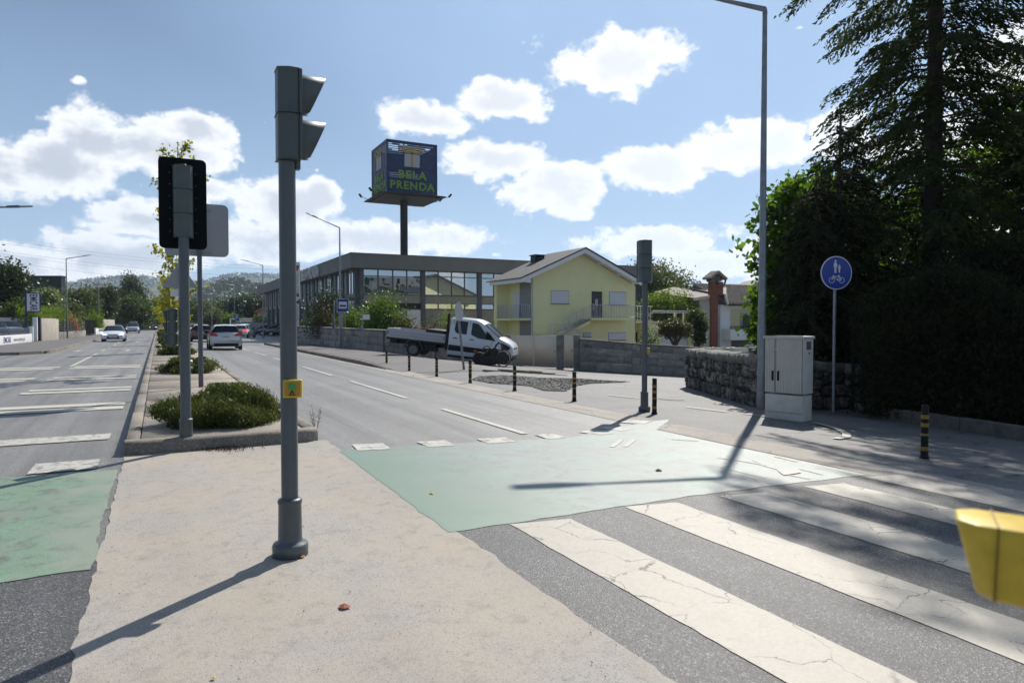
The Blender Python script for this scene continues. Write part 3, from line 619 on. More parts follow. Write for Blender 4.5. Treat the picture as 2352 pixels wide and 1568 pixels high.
def flat_disc(name, c, r, dz, matl, n=28):
    m = MB(); vs = [(c.x + r*math.cos(2*math.pi*k/n), c.y + r*math.sin(2*math.pi*k/n)) for k in range(n)]; return sheet(name, vs, dz, matl)
mh = G(1705, 911 + 87 - 87); 
flat_disc('manhole_cover', G(1540, 916), 0.34, 0.003, M_['asphalt_side'])
# far end of the road: bank of dry grass round the roundabout
m = MB(); n = 40; vs = []
for i in range(n+1):
    for j in range(6):
        x = -26 + 60*i/n; yy = 180 + 12*j; vs.append((x, yy, 0.2 + 1.3*math.sin(math.pi*j/5) * (0.8 + 0.4*mnoise.noise(Vector((x*0.2, j, 0))))))
m.add(vs, [(i*6+j, (i+1)*6+j, (i+1)*6+j+1, i*6+j+1) for i in range(n) for j in range(5)], 0, True)
M_['dry'] = mat('dry grass bank', (0.25,0.19,0.09), 0.95, var=0.3, vscale=0.3, col2=(0.13,0.13,0.05), bump=1, bscale=3)
tag(m.build('grass_bank', M_['dry']), kind='structure')
Pg = np.stack([rng.uniform(-24, 32, 5000), rng.uniform(181, 235, 5000), np.full(5000, 1.0)], 1); Pg[:,2] = 0.3 + 1.2*np.sin((Pg[:,1]-180)/60*math.pi)
Tg = rng.normal(size=Pg.shape)*0.3; Tg[:,2] = 1
tag(leaf_mesh('dry_grass', Pg, None, 0.9, 0.12, L_['straw'], None, Tg), kind='stuff')
# hills --------------------------------------------------------------
def hill(name, y0, D, prof, thick, matl, bumps, step=8, tree_h=0):
    """prof: list of (px, py) crest points of the picture, stood up at distance D as a real slope"""
    m = MB(); cols = []; px = prof[0][0]
    while px <= prof[-1][0]:
        for (a, b) in zip(prof, prof[1:]):
            if a[0] <= px <= b[0]: k = (px-a[0])/(b[0]-a[0]); k = k*k*(3-2*k)*0.5+k*0.5; py = a[1] + (b[1]-a[1])*k
        zc = Z(py, D); cols.append((px, zc)); px += step
    nr = 9; vs = []
    for i, (p, zc) in enumerate(cols):
        for j in range(nr):
            t = j/(nr-1); Dj = D - thick*(1-t); x, y = W(p, Dj); x2, y2 = W(p, D)
            z = zc * math.sin(t*math.pi/2)**1.3 + bumps*(mnoise.noise(Vector((x*0.012/ (D/2500), y*0.012/(D/2500), 0)))*t + 0.4*mnoise.noise(Vector((x*0.06/(D/2500), y*0.06/(D/2500), 3)))*t)
            vs.append((x, y, max(z, -2) if t > 0 else -3))
        x, y = W(p, D + thick*0.6); vs.append((x, y, zc*0.2)); 
    nr += 1
    m.add(vs, [(i*nr+j, (i+1)*nr+j, (i+1)*nr+j+1, i*nr+j+1) for i in range(len(cols)-1) for j in range(nr-1)], 0, True)
    o = m.build(name, matl); o['kind'] = 'structure'
    if tree_h:
        P = []
        for _ in range(len(cols)*14):
            i = random.randrange(len(cols)); p = cols[i][0] + random.uniform(-step, step); t = random.random()**0.45; Dj = D - thick*(1-t); x, y = W(p, Dj)
            z = cols[i][1] * math.sin(t*math.pi/2)**1.3; P.append(np.array([x, y, z + tree_h*0.4]) + rng.normal(size=(12,3))*tree_h*np.array([0.55,0.55,0.38]))
        w = leaf_mesh('hill_woodland', np.concatenate(P), None, tree_h*0.55, 0.8, L_['dark']); w['kind'] = 'stuff'
M_['hill'] = mat('wooded hillside', (0.045,0.055,0.035), 0.95, var=0.3, vscale=0.006, col2=(0.075,0.085,0.05), bump=1.0, bscale=0.04)
M_['hill_green'] = mat('green vineyard slope', (0.09,0.12,0.04), 0.95, var=0.3, vscale=0.03)
hill('hills', 0, 2900, [(-900,690),(-300,670),(-100,668),(120,660),(240,645),(300,640),(335,641),(380,650),(440,655),(480,650),(515,640),(550,636),(600,637),(660,638),(760,652),(900,668),(1300,690),(1800,700),(2600,710),(3200,720)], 1500, M_['hill'], 5, 10, 9)
hill('hills', 0, 1100, [(420,720),(470,680),(520,656),(545,652),(580,664),(620,668),(670,660),(740,664),(820,690),(1000,715)], 500, M_['hill'], 3, 6, 7)
hill('hills', 0, 420, [(1380,720),(1480,690),(1560,668),(1620,661),(1680,655),(1760,658),(1900,672),(2200,700)], 200, M_['hill_green'], 1.0, 8, 0)
# ================================================================ STREET FURNITURE
def button_box(parent, M, matl='yellow'):
    m = MB(); m.box(-0.062, 0.062, -0.06, 0.06, 0, 0.05)
    b = m.build('push_button_box', M_[matl], parent, bevel=0.008); b.matrix_local = M
    m = MB(); m.box(-0.05, 0.05, -0.048, 0.048, 0.05, 0.056); p = m.build('recessed_plate', M_['button_plate'], b)
    m = MB(); m.lathe([(0.022,0.056),(0.022,0.064),(0.016,0.068)], 16, c=(0,0.015,0)); m.build('push_button', M_['green_btn'], b)
    m = MB()
    for dx in (-0.012, 0.012): m.bar((0, -0.012, 0.058), (dx, -0.036, 0.058), 0.006, 0.004)
    for i in range(5): m.box(-0.02 + i*0.009, -0.014 + i*0.009, -0.046, -0.040, 0.056, 0.059)
    m.build('pictogram', M_['black'], b); return b
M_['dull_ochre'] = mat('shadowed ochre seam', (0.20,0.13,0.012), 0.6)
M_['button_plate'] = mat('ochre plate', (0.42,0.24,0.03), 0.5)
def signal_pole(name, label, loc, h, r=0.056, matl='steel_grey', group='traffic light poles at the crossing'):
    t = thing(name, label, 'traffic light', loc, 0, group)
    m = MB(); m.lathe([(r,0.3),(r,h)], 24); m.build('pole', M_[matl], t)
    m = MB(); m.lathe([(0.0,0.0),(0.118,0.0),(0.120,0.075),(0.112,0.092),(0.085,0.10),(0.080,0.12),(0.076,0.36),(0.08,0.365),(0.083,0.38),(0.076,0.395),(0.058,0.40)], 28); m.build('base_collar', M_[matl], t)
    return t
def visor_outline(): return [(0,0.115),(0.18,0.105),(0.13,-0.085),(0,-0.10)]
def signal_head(parent, n, M, w=0.2, d=0.13, sec=0.3, backboard=None, visors=True, scale=1.0, matl='housing', vl=1.0):
    """faces local +X; each lamp section a part"""
    e = bpy.data.objects.new('signal_head', None); C.objects.link(e); e.parent = parent; e.matrix_local = M @ Matrix.Scale(scale, 4)
    for i in range(n):
        z0, z1 = i*sec + 0.002, (i+1)*sec - 0.002; m = MB(); c = 0.035
        m.prism([(-d*0.5, -w/2+c), (-d*0.5, w/2-c), (-d*0.15, w/2-0.01), (-d*0.15+0.02, w/2), (d*0.5, w/2), (d*0.5, -w/2), (-d*0.15+0.02, -w/2), (-d*0.15, -w/2+0.01)], 'z', z0, z1)
        m.build('lamp_housing', M_[matl], e, bevel=0.006)
        m = MB(); m.box(d*0.5 + 0.001, d*0.5+0.022, -w/2-0.012, w/2+0.012, z0+0.004, z1-0.004); m.build('front_door', M_[matl], e, bevel=0.005)
        m = MB(); m.lathe([(0,0),(0.08,0),(0.075,0.012),(0.0,0.03)], 20); o = m.build('lens', M_['lamp_glass'], e); o.matrix_local = frame((d*0.5+0.02, 0, (z0+z1)/2), (0,1,0), (0,0,1))
        if visors:
            m = MB(); cz = (z0+z1)/2; R = min(w, sec)/2 - 0.012; x0 = d*0.5+0.022; nn = 18; vs = []; fs = []
            for k in range(nn+1):
                a = rad(-60) + rad(300)*k/nn; yy, zz = math.sin(a - rad(0))*R, math.cos(a)*R*1.05
                yy, zz = math.sin(rad(-150)+rad(300)*k/nn)*R, math.cos(rad(-150)+rad(300)*k/nn)*(sec/2-0.012)
                L = (0.045 + 0.135*(zz/(sec/2)*0.5+0.5))*vl
                for rr in (1.0, 0.96): vs += [(x0, yy*rr, cz+zz*rr), (x0+L, yy*rr, cz+zz*rr)]
            for k in range(nn): b = k*4; fs += [(b,b+1,b+5,b+4),(b+2,b+6,b+7,b+3),(b+1,b+3,b+7,b+5)]
            m.add(vs, fs, 0, True); m.build('visor', M_[matl], e)
    m = MB(); m.lathe([(0,0),(0.05,0),(0.045,0.012),(0,0.02)], 16, c=(-0.01,0,n*sec)); m.build('cap', M_[matl], e)
    if backboard:
        bw, z0, z1 = backboard; m = MB(); rr = 0.06; pts = []
        for (cy2, cz2, a0) in ((bw/2-rr, z1-rr, 0), (-bw/2+rr, z1-rr, 90), (-bw/2+rr, z0+rr, 180), (bw/2-rr, z0+rr, 270)):
            for k in range(6): a = rad(a0 + 18*k); pts.append((cy2 + rr*math.cos(a), cz2 + rr*math.sin(a)))
        m.prism(pts, 'x', d*0.5-0.006, d*0.5); m.build('backboard', M_['black_board'], e)
        rm = None
        for k in range(n*2):
            for sy in (-1, 1):
                m = MB(); m.box(d*0.5-0.010, d*0.5-0.0065, -0.0035, 0.0035, -0.0035, 0.0035); o = m.build('rivet', M_['rivet'], e); o.location = (0, sy*(w/2+0.035), 0.08+k*(n*sec-0.16)/(n*2-1))
    return e
# near pedestrian signal
p = G(667, 1275); D0 = depth(p.x, p.y)
t = signal_pole('pedestrian_signal', 'nearest grey traffic light with two hooded lamps and yellow button on the concrete island', p, Z(372, D0))
signal_head(t, 2, Matrix.Translation((0.0, 0, Z(371, D0))), w=0.2, d=0.13, sec=(Z(163, D0)-Z(371, D0))/2)
m = MB(); m.box(0.055, 0.085, -0.03, 0.03, Z(371, D0)-0.05, Z(163, D0)+0.02); m.build('mounting_rail', M_['housing'], t, bevel=0.004)
button_box(t, frame((0.02, -0.052, Z(890, D0)), (cy_, -sy_*0.6, 0), (0,0,1)))
# vehicle signal at the median kerb, seen from behind
p = G(428, 1032); D1 = depth(p.x, p.y)
t = signal_pole('vehicle_signal', 'traffic light seen from behind with black backboard, at the median kerb corner', p, Z(545, D1), r=0.062)
signal_head(t, 3, Matrix.Translation((0, 0.02, Z(546, D1))) @ Matrix.Rotation(rad(90), 4, 'Z'), w=0.23, d=0.16, sec=(Z(380, D1)-Z(546, D1))/3, backboard=(0.55, Z(570, D1)-Z(546, D1), Z(360, D1)-Z(546, D1)))
signal_head(t, 3, Matrix.Translation((-0.13, 0.06, Z(793, D1))) @ Matrix.Rotation(rad(180), 4, 'Z'), w=0.13, d=0.10, sec=(Z(711, D1)-Z(793, D1))/3, visors=True, scale=1.0, vl=0.3)
# signal across the right carriageway
p = G(1480, 944); D2 = depth(p.x, p.y)
t = signal_pole('vehicle_signal', 'traffic light seen from behind beside a banded bollard, across the right carriageway', p, Z(648, D2)-p.z, r=0.056)
signal_head(t, 3, Matrix.Translation((0.02, 0.02, Z(648, D2)-p.z)) @ Matrix.Rotation(rad(66), 4, 'Z'), w=0.27, d=0.22, sec=(Z(552, D2)-Z(648, D2))/3, vl=0.6)
button_box(t, frame((0.05, -0.02, Z(805, D2)-p.z), (0.45, -0.9, 0), (0,0,1)))
# the signal pole just outside the right edge; only its button box leans into the picture
BX, BD = 2352, 1.03
pb = W(2352, BD, 1290); zc = Z(1290, BD)
t = signal_pole('pedestrian_signal', 'pole at the right edge whose blurred yellow button box is closest to the viewer', (pb[0] + 0.092*cy_ + 0.012*sy_, pb[1] - 0.092*sy_ + 0.012*cy_, 0), 3.3)
e = MB()
pts = [(-0.115, 0.048), (-0.058, 0.066), (0.0, 0.066), (0.0, -0.066), (-0.058, -0.066), (-0.115, -0.052)]
def boxrings():
    m = MB(); tp = [(-0.112,0.034),(-0.085,0.058),(0.0,0.058),(0.0,-0.058),(-0.085,-0.058),(-0.112,-0.034)]; bt = [(-0.080,0.030),(-0.058,0.052),(0.0,0.052),(0.0,-0.056),(-0.058,-0.056),(-0.080,-0.030)]
    vs = [(x, y, 0.052) for x, y in tp] + [(x, y, -0.062) for x, y in bt]; m.add(vs, [(5,4,3,2,1,0),(6,7,8,9,10,11)] + [(i, (i+1)%6, 6+(i+1)%6, 6+i) for i in range(6)]); 
    m.f = [tuple(reversed(f)) for f in m.f]; return m
b = boxrings().build('push_button_box', M_['yellow_old'], t, bevel=0.007, seg=3); b.location = (-0.06*cy_, 0.06*sy_, zc); b.rotation_euler = (0, rad(2), -YAW - rad(30))
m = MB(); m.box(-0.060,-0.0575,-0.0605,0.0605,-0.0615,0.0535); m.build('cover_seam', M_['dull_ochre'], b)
m = MB(); m.lathe([(0,0),(0.02,0),(0.02,0.006),(0,0.01)], 16); o = m.build('push_button', M_['green_btn'], b); o.matrix_local = frame((-0.05,0.058,0.0), (-1,0,0), (0,0,1))
# bollards (seam material above)
def bollard():
    t = thing('bollard', '', 'bollard', (0,0,0), 0, 'black bollards with yellow bands along the right gutter')
    m = MB(); m.lathe([(0,0),(0.062,0),(0.058,0.02),(0.048,0.03),(0.045,0.1),(0.045,0.70),(0.04,0.715),(0,0.72)], 18); m.build('post', M_['black'], t)
    for z in (0.53, 0.42, 0.10):
        m = MB(); m.lathe([(0.0462,z),(0.0472,z+0.004),(0.0472,z+0.05),(0.0462,z+0.054)], 18); m.build('reflective_band', M_['band'], t)
    for z in (0.30,):
        m = MB(); m.lathe([(0.0462,z),(0.0468,z+0.003),(0.0468,z+0.03),(0.0462,z+0.033)], 18); m.build('reflective_band', M_['band'], t)
    return t
bs = [(888,840,'banded bollard farthest away, first of the row where the raised kerb ends'), (940,852,'banded bollard second from the raised kerb end'), (1003,864,'banded bollard third in the row, left of the leaning sign post'),
      (1080,879,'banded bollard right of the leaning sign post, by the truck front'), (1182,897,'banded bollard in front of the sheet steel gate, at the rubble patch'), (1319,921,'banded bollard between the rubble patch and the traffic light across the road'),
      (1503,950,'banded bollard standing right beside the traffic light across the road'), (2123,1051,'banded bollard in tree shade near the right edge, largest and nearest')]
b0 = bollard()
for i, (x, y, l) in enumerate(bs):
    p = G(x, y); b = b0 if i == 0 else dup(b0, p); b.location = p; b['label'] = l
    hh = {888:33,940:37,1003:44,1080:53,1182:58,1319:68,1503:82,2123:122}[x]; Dp = depth(p.x, p.y); b.scale = (1,1,(Z(y-hh, Dp)-p.z)/0.72)
# street lamps
def street_lamp(label, base, h, arm, length, rise=0.25, r0=0.075, r1=0.04, group='street lamps with angled arms', door=True):
    t = thing('street_lamp', label, 'street lamp', base, 0, group)
    m = MB(); m.tube([(0,0,0),(0,0,1.9),(0,0,1.95),(0,0,h)], [r0*1.12,r0*1.12,r0,r1], 8); m.build('pole', M_['steel_zinc'], t)
    a = Vector((arm[0], arm[1], 0)).normalized()
    m = MB(); m.tube([(0,0,h-0.1),(0,0,h),tuple(a*length + Vector((0,0,h+rise)))], [r1*1.25,r1*1.2,r1*0.7], 8); m.build('arm', M_['steel_zinc'], t)
    m = MB(); q = a*length + Vector((0,0,h+rise)); up = Vector((0,0,1)); s = a.cross(up)
    d = (a*length + Vector((0,0,rise))).normalized()
    for k, (o0, o1, w0, w1, th) in enumerate(((-0.05, 0.35, 0.05, 0.13, 0.09), (0.35, 0.75, 0.13, 0.11, 0.05))):
        p0, p1 = q + d*o0, q + d*o1; vs = []
        for pp, w in ((p0, w0), (p1, w1)): vs += [pp - s*w - up*th*0.3, pp + s*w - up*th*0.3, pp + s*w*0.6 + up*th*0.6, pp - s*w*0.6 + up*th*0.6]
        m.add(vs, [(0,1,2,3),(7,6,5,4),(0,4,5,1),(1,5,6,2),(2,6,7,3),(3,7,4,0)])
    m.build('luminaire', M_['luminaire'], t, bevel=0.01)
    if door: m = MB(); m.box(-0.05, 0.05, -r0*1.16, -r0*1.0, 0.45, 0.85); m.build('inspection_door', M_['steel_zinc'], t)
    return t
p = G(1748, 937); DL = depth(p.x, p.y)
street_lamp('tall street lamp by the grey cabinet, its arm leaving the top edge', p, Z(22, DL)-p.z, (-2.14, 0.59), 1.5, 0.15, 0.088, 0.05)
def lamp_at(px, base_py, top_py, zbase, arm, length, label, rise=0.25, D=None, r0=0.07):
    if D is None: D = (zbase - EYE) / slopes(px, base_py)[1]
    x, y = W(px, D, base_py); return street_lamp(label, (x, y, zbase), Z(top_py, D)-zbase, arm, length, rise, r0, door=D < 60)
lamp_at(782, 797, 523, 0.0, (-1,0.0), 1.45, 'street lamp rising behind the blue bus stop sign at the granite wall', 0.55, r0=0.085)
lamp_at(605, 776, 609, -0.1, (-1,0), 1.5, 'street lamp at the parking entrance, left of the parked dark cars', 0.35, D=76)
lamp_at(155, 776, 594, 0.13, (1,0), 1.4, 'nearest whole street lamp on the left pavement, in front of the slatted fence', 0.3)
lamp_at(228, 765, 641, 0.13, (1,0), 1.6, 'second street lamp on the left, before the beige wall end', 0.3, D=96)
lamp_at(262, 757, 661, 0.13, (1,0), 1.6, 'third street lamp on the left, beside the red hoarding', 0.3, D=135)
for px, top, D, l in ((539, 655, 140, 'far street lamp in front of the dark trees, above the white car turning off'), (524, 672, 185, 'small far street lamp in front of the dark trees, right of the bigger one'), (508, 678, 230, 'distant street lamp just left of the parking sign'), (487, 676, 150, 'distant thin street lamp above the silver car')):
    lamp_at(px, 770, top, 0.0, (-1,0), 2.2, l, 0.3, D=D)
lamp_at(281, 757, 675, 0.13, (1,0), 1.5, 'farthest thin lamp post on the left beside the red hoarding', 0.2, D=170)
q = W(-70, 24); street_lamp('street lamp outside the left edge, only its lamp head in the picture', (q[0], q[1], 0.1), Z(478, 24.0)-0.1, (1, 0.15), 1.15, 0.15)
# blank sign panel and triangular sign on the median
def panel_rounded(m, w, h, r, y0, y1, cz=0, cx=0):
    pts = []
    for (ax, az, a0) in ((w/2-r, h/2-r, 0), (-w/2+r, h/2-r, 90), (-w/2+r, -h/2+r, 180), (w/2-r, -h/2+r, 270)):
        for k in range(6): a = rad(a0+18*k); pts.append((cx+ax+r*math.cos(a), cz+az+r*math.sin(a)))
    return m.prism(pts, 'y', y0, y1)
p = G(462, 904); D = depth(p.x, p.y); t = thing('road_sign', 'large square sign seen from its bare grey back, on a round post in the median', 'road sign', (p.x, p.y, 0.13))
m = MB(); m.lathe([(0.052,0),(0.052,Z(470, D)-0.13)], 16); m.build('post', M_['steel_grey'], t)
m = MB(); zt, zb = Z(466, D)-0.13, Z(588, D)-0.13; panel_rounded(m, 1.32, zt-zb, 0.12, 0.062, 0.072, (zt+zb)/2, -0.04); m.build('sign_panel', M_['sign_back'], t)
for zz in (zb+0.08, zt-0.15): m = MB(); m.box(-0.25, 0.25, 0.04, 0.062, zz-0.02, zz+0.02); m.build('bracket', M_['steel_zinc'], t)
D = 21.0; q = W(414, D); t = thing('road_sign', 'triangular sign seen from behind above a small plate, on the median', 'road sign', (q[0], q[1], 0.13))
m = MB(); m.lathe([(0.03,0),(0.03,Z(618, D)-0.13)], 12); m.build('post', M_['steel_zinc'], t)
m = MB(); zc = Z(656, D)-0.13; R = 0.06; pts = []
for k, (ax, az) in enumerate(((0, 0.62), (-0.4, 0.0), (0.4, 0.0))):
    for j in range(5): a = rad(90+120*k-60+30*j); pts.append((ax+R*math.cos(a), zc+az+R*math.sin(a)))
m.prism(pts, 'y', 0.035, 0.041); m.build('triangular_panel', M_['sign_back'], t)
m = MB(); panel_rounded(m, 0.36, 0.22, 0.03, 0.035, 0.04, zc-0.22, -0.08); m.build('small_plate', M_['sign_white'], t)
# blue shared path sign
p = G(1914, 947); D = depth(p.x, p.y); zc = Z(627, D)-p.z; t = thing('road_sign', 'round blue sign with white adult, child and bicycle before the dark trees', 'road sign', p, -rad(20))
R = 0.355; m = MB(); m.lathe([(0.036,0),(0.036,zc+0.1)], 14); m.build('post', M_['steel_zinc'], t)
def disc(m, r, y0, y1, cz, cx=0, n=36): return m.prism([(cx + r*math.cos(2*math.pi*k/n), cz + r*math.sin(2*math.pi*k/n)) for k in range(n)], 'y', y0, y1)
m = MB(); disc(m, R+0.02, -0.052, -0.04, zc); m.build('rim', M_['sign_white'], t); m = MB(); disc(m, R, -0.056, -0.0525, zc); m.build('sign_face', M_['sign_blue'], t)
m = MB(); Y0, Y1 = -0.0605, -0.0565
def person_sign(cx, cz, s):
    disc(m, 0.026*s, Y0, Y1, cz+0.128*s, cx, 12)
    m.prism([(cx-0.035*s, cz+0.09*s),(cx+0.035*s, cz+0.09*s),(cx+0.05*s, cz-0.01*s),(cx+0.036*s, cz-0.01*s),(cx+0.024*s, cz+0.05*s),(cx+0.024*s, cz-0.15*s),(cx+0.005*s, cz-0.15*s),(cx, cz-0.03*s),(cx-0.005*s, cz-0.15*s),(cx-0.024*s, cz-0.15*s),(cx-0.024*s, cz+0.05*s),(cx-0.036*s, cz-0.01*s),(cx-0.05*s, cz-0.01*s)], 'y', Y0, Y1)
person_sign(-0.03, zc+0.14, 0.95); person_sign(0.065, zc+0.095, 0.6)
def ring(cx, cz, r, w=0.012, n=24):
    for k in range(n):
        a, b = 2*math.pi*k/n, 2*math.pi*(k+1)/n
        m.add([(cx+(r-w)*math.cos(a), Y0, cz+(r-w)*math.sin(a)), (cx+r*math.cos(a), Y0, cz+r*math.sin(a)), (cx+r*math.cos(b), Y0, cz+r*math.sin(b)), (cx+(r-w)*math.cos(b), Y0, cz+(r-w)*math.sin(b))], [(0,1,2,3)])
for cx in (-0.115, 0.125): ring(cx, zc-0.165, 0.068)
for a, b in (((-0.115,-0.165),(-0.075,-0.07)),((-0.08,-0.085),(0.06,-0.085)),((-0.08,-0.085),(0.02,-0.165)),((0.02,-0.165),(0.06,-0.085)),((0.02,-0.165),(0.125,-0.165)),((0.125,-0.165),(0.055,-0.07)),((-0.1,-0.065),(-0.05,-0.065)),((0.03,-0.06),(0.085,-0.06)),((-0.075,-0.07),(-0.085,-0.06))):
    m.bar((a[0],(Y0+Y1)/2,zc+a[1]), (b[0],(Y0+Y1)/2,zc+b[1]), 0.003, 0.013)
m.build('pictogram', M_['sign_white'], t)
# bus stop sign and its neighbours
def face_axis(px, D, base_z, py=742): x, y = W(px, D, py); return (x, y, base_z)
D = 44.5; t = thing('bus_stop_sign', 'blue bus stop sign on a grey post by the granite wall', 'bus stop sign', face_axis(787, D, 0.0))
m = MB(); m.lathe([(0.035,0),(0.035,Z(690, D))], 10); m.build('post', M_['steel_zinc'], t)
w = 24/F*D/cy_; zt, zb = Z(686, D), Z(717, D); zc = (zt+zb)/2; m = MB(); panel_rounded(m, w, zt-zb, 0.03, -0.06, -0.045, zc); m.build('rim', M_['sign_white'], t)
m = MB(); panel_rounded(m, w*0.93, (zt-zb)*0.95, 0.03, -0.066, -0.0605, zc); m.build('sign_face', M_['sign_blue'], t); m = MB(); m.box(-w*0.34, w*0.34, -0.072, -0.067, zc-0.2, zc+0.24); m.build('white_field', M_['sign_white'], t)
m = MB(); m.box(-w*0.27, w*0.27, -0.078, -0.073, zc-0.07, zc+0.02); m.box(-w*0.25, w*0.25, -0.078, -0.073, zc+0.035, zc+0.05)
for k in (-0.15, 0.13): m.box(k, k+0.06, -0.078, -0.073, zc-0.09, zc-0.07)
m.build('bus_pictogram', M_['black'], t)
for px, D, top, lab, plate in ((769, 44, 755-0, 'thin bare grey post left of the bus stop sign, before the wall', 0), (901, 40.5, 770, 'thin grey post with a small white plate, left of the truck bed', 1)):
    pass
x, y, z = face_axis(768, 44, 0.0); t = thing('sign_post', 'bare thin pale post left of the bus stop sign before the granite wall', 'post', (x, y, z)); m = MB(); m.lathe([(0.045,0),(0.045,Z(692,44)),(0,Z(691,44))], 10); m.build('post', M_['steel_zinc'], t)
m = MB(); m.box(-0.12,-0.04,-0.06,0.06,Z(755,44),Z(742,44)); m.build('grey_box', M_['column_grey'], t)
x, y, z = face_axis(833, 41.5, 0.0); t = thing('sign_post', 'thin post with a small white timetable plate, between the bushes and the truck', 'post', (x, y, z)); m = MB(); m.lathe([(0.025,0),(0.025,Z(712,41.5)),(0,Z(711,41.5))], 8); m.build('post', M_['steel_zinc'], t)
m = MB(); m.box(0.0, 0.42, -0.04,-0.02, Z(734,41.5), Z(722,41.5)); m.build('plate', M_['sign_white'], t)
x, y, z = face_axis(793, 45.0, 0.0); t = thing('sign_post', 'very thin post right of the bus stop lamp post', 'post', (x, y, z)); m = MB(); m.lathe([(0.02,0),(0.02,Z(725,45)),(0,Z(724,45))], 8); m.build('post', M_['steel_zinc'], t)
# leaning round sign
p = G(1066, 849); D = depth(p.x, p.y); t = thing('road_sign', 'round sign seen nearly edge-on, on a leaning post before the white truck', 'road sign', p)
top = Vector((*W(1050, D-0.3), Z(698, D-0.3))) - p
m = MB(); m.tube([(0,0,-0.05), tuple(top*0.99)], 0.045, 12); m.build('post', M_['steel_zinc'], t)
m = MB(); disc(m, 0.34, -0.006, 0.006, 0); o = m.build('round_panel', M_['sign_back'], t); o.matrix_local = Matrix.Translation(top*0.88 + Vector((0.02,-0.05,0))) @ Matrix.Rotation(rad(-6), 4, 'Y') @ Matrix.Rotation(-YAW + rad(68), 4, 'Z')
# parking sign, chevrons, far frames
x, y, z = face_axis(544, 118, -0.1); t = thing('road_sign', 'small blue parking sign with a white P, above the white car turning off', 'road sign', (x, y, z))
m = MB(); m.lathe([(0.05,0),(0.05,Z(722,118))], 8); m.build('post', M_['steel_zinc'], t); zc = Z(730,118)+0.1; m = MB(); m.box(-0.36,0.36,-0.08,-0.06,zc-0.5,zc+0.5); m.build('sign_face', M_['sign_blue'], t)
lettering('P', 1.0, M_['sign_white'], t, frame((0,-0.085,zc), (1,0,0), (0,0,1)))
x, y = W(487, 178); t = thing('chevron_board', 'yellow and black chevron board at the far roundabout, left of the silver car', 'chevron board', (x, y, 0)); zc = Z(736.5, 178)
m = MB(); m.box(-1.5,1.5,-0.03,0.03,zc-0.36,zc+0.36); m.build('board', M_['black'], t); m = MB()
for k in range(4):
    xx = -1.3+k*0.75; m.prism([(xx, zc+0.32),(xx+0.2, zc+0.32),(xx+0.5, zc),(xx+0.2, zc-0.32),(xx, zc-0.32),(xx+0.3, zc)], 'y', -0.05, -0.035)
m.build('chevron', M_['yellow'], t); m = MB()
for xx in (-1.2, 1.2): m.box(xx-0.05, xx+0.05, -0.02, 0.05, 0, zc-0.36)
m.build('post', M_['steel_zinc'], t)
# control cabinet
A, B, Cc = W(1757, 13.7), W(1845, 13.1), W(1883, 13.42)
A, B, Cc = Vector(A), Vector(B), Vector(Cc); w = (B-A).length; dd = 0.42; ang = math.atan2(B.y-A.y, B.x-A.x); mid = (A+B)/2
zb = zf(mid.x, mid.y) - 0.02; hh = Z(772, 13.4) - zb
t = thing('control_cabinet', 'ribbed pale grey control cabinet with two doors on a plinth by the tall street lamp', 'cabinet', (mid.x, mid.y, zb), ang)
hb = Z(903, 13.4) - zb
m = MB(); m.box(-w/2+0.01, w/2-0.01, 0.01, dd-0.01, 0, hb-0.03); m.build('plinth', M_['cabinet_base'], t, bevel=0.01)
m = MB(); m.box(-w/2+0.012, w/2-0.012, 0.004, 0.01, 0.15, 0.155); m.build('plinth_joint', M_['black'], t)
m = MB(); m.box(-w/2, w/2, 0.02, dd, hb, hh-0.04); m.build('shell', M_['cabinet'], t, bevel=0.008)
m = MB(); m.prism([(-w/2-0.02,hh-0.04),(w/2+0.02,hh-0.04),(w/2+0.01,hh),(-w/2-0.01,hh)], 'y', -0.02, dd+0.02); m.build('lid', M_['cabinet_trim'], t, bevel=0.008)
for (x0, x1) in ((-w/2+0.008, -w/2+w*0.30), (-w/2+w*0.31, w/2-0.008)):
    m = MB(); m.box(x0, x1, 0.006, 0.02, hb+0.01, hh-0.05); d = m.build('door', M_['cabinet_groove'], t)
    n = int((x1-x0-0.006)/0.0325); m = MB()
    for k in range(n): xx = x0+0.004+k*0.0325; m.prism([(xx, 0.006),(xx+0.003,-0.004),(xx+0.023,-0.004),(xx+0.026,0.006)], 'z', hb+0.012, hh-0.052)
    rb = m.build('rib', M_['cabinet'], d); rb['kind'] = 'stuff'
    hx = x1-0.06 if x0 < -w/2+0.05 else x0+0.05
    m = MB(); panel_rounded(m, 0.042, 0.2, 0.02, -0.012, 0.0, hb+0.34, hx); m.build('handle', M_['black'], d)
m = MB(); m.box(-0.17,-0.12,-0.006,-0.002,hh-0.27,hh-0.25); m.build('label_plate', M_['sign_white'], t)
m = MB(); m.box(w/2, w/2+0.006, 0.14, 0.32, hh-0.26, hh-0.10); m.build('vent_grille', M_['column_grey'], t)
m = MB(); disc(m, 0.02, 0, 0.006, 0, n=14); o = m.build('side_lock', M_['black'], t); o.matrix_local = frame((w/2+0.004, 0.24, hh-0.33), (0,1,0), (-0.0,0,1)) @ Matrix.Rotation(rad(90),4,'X')
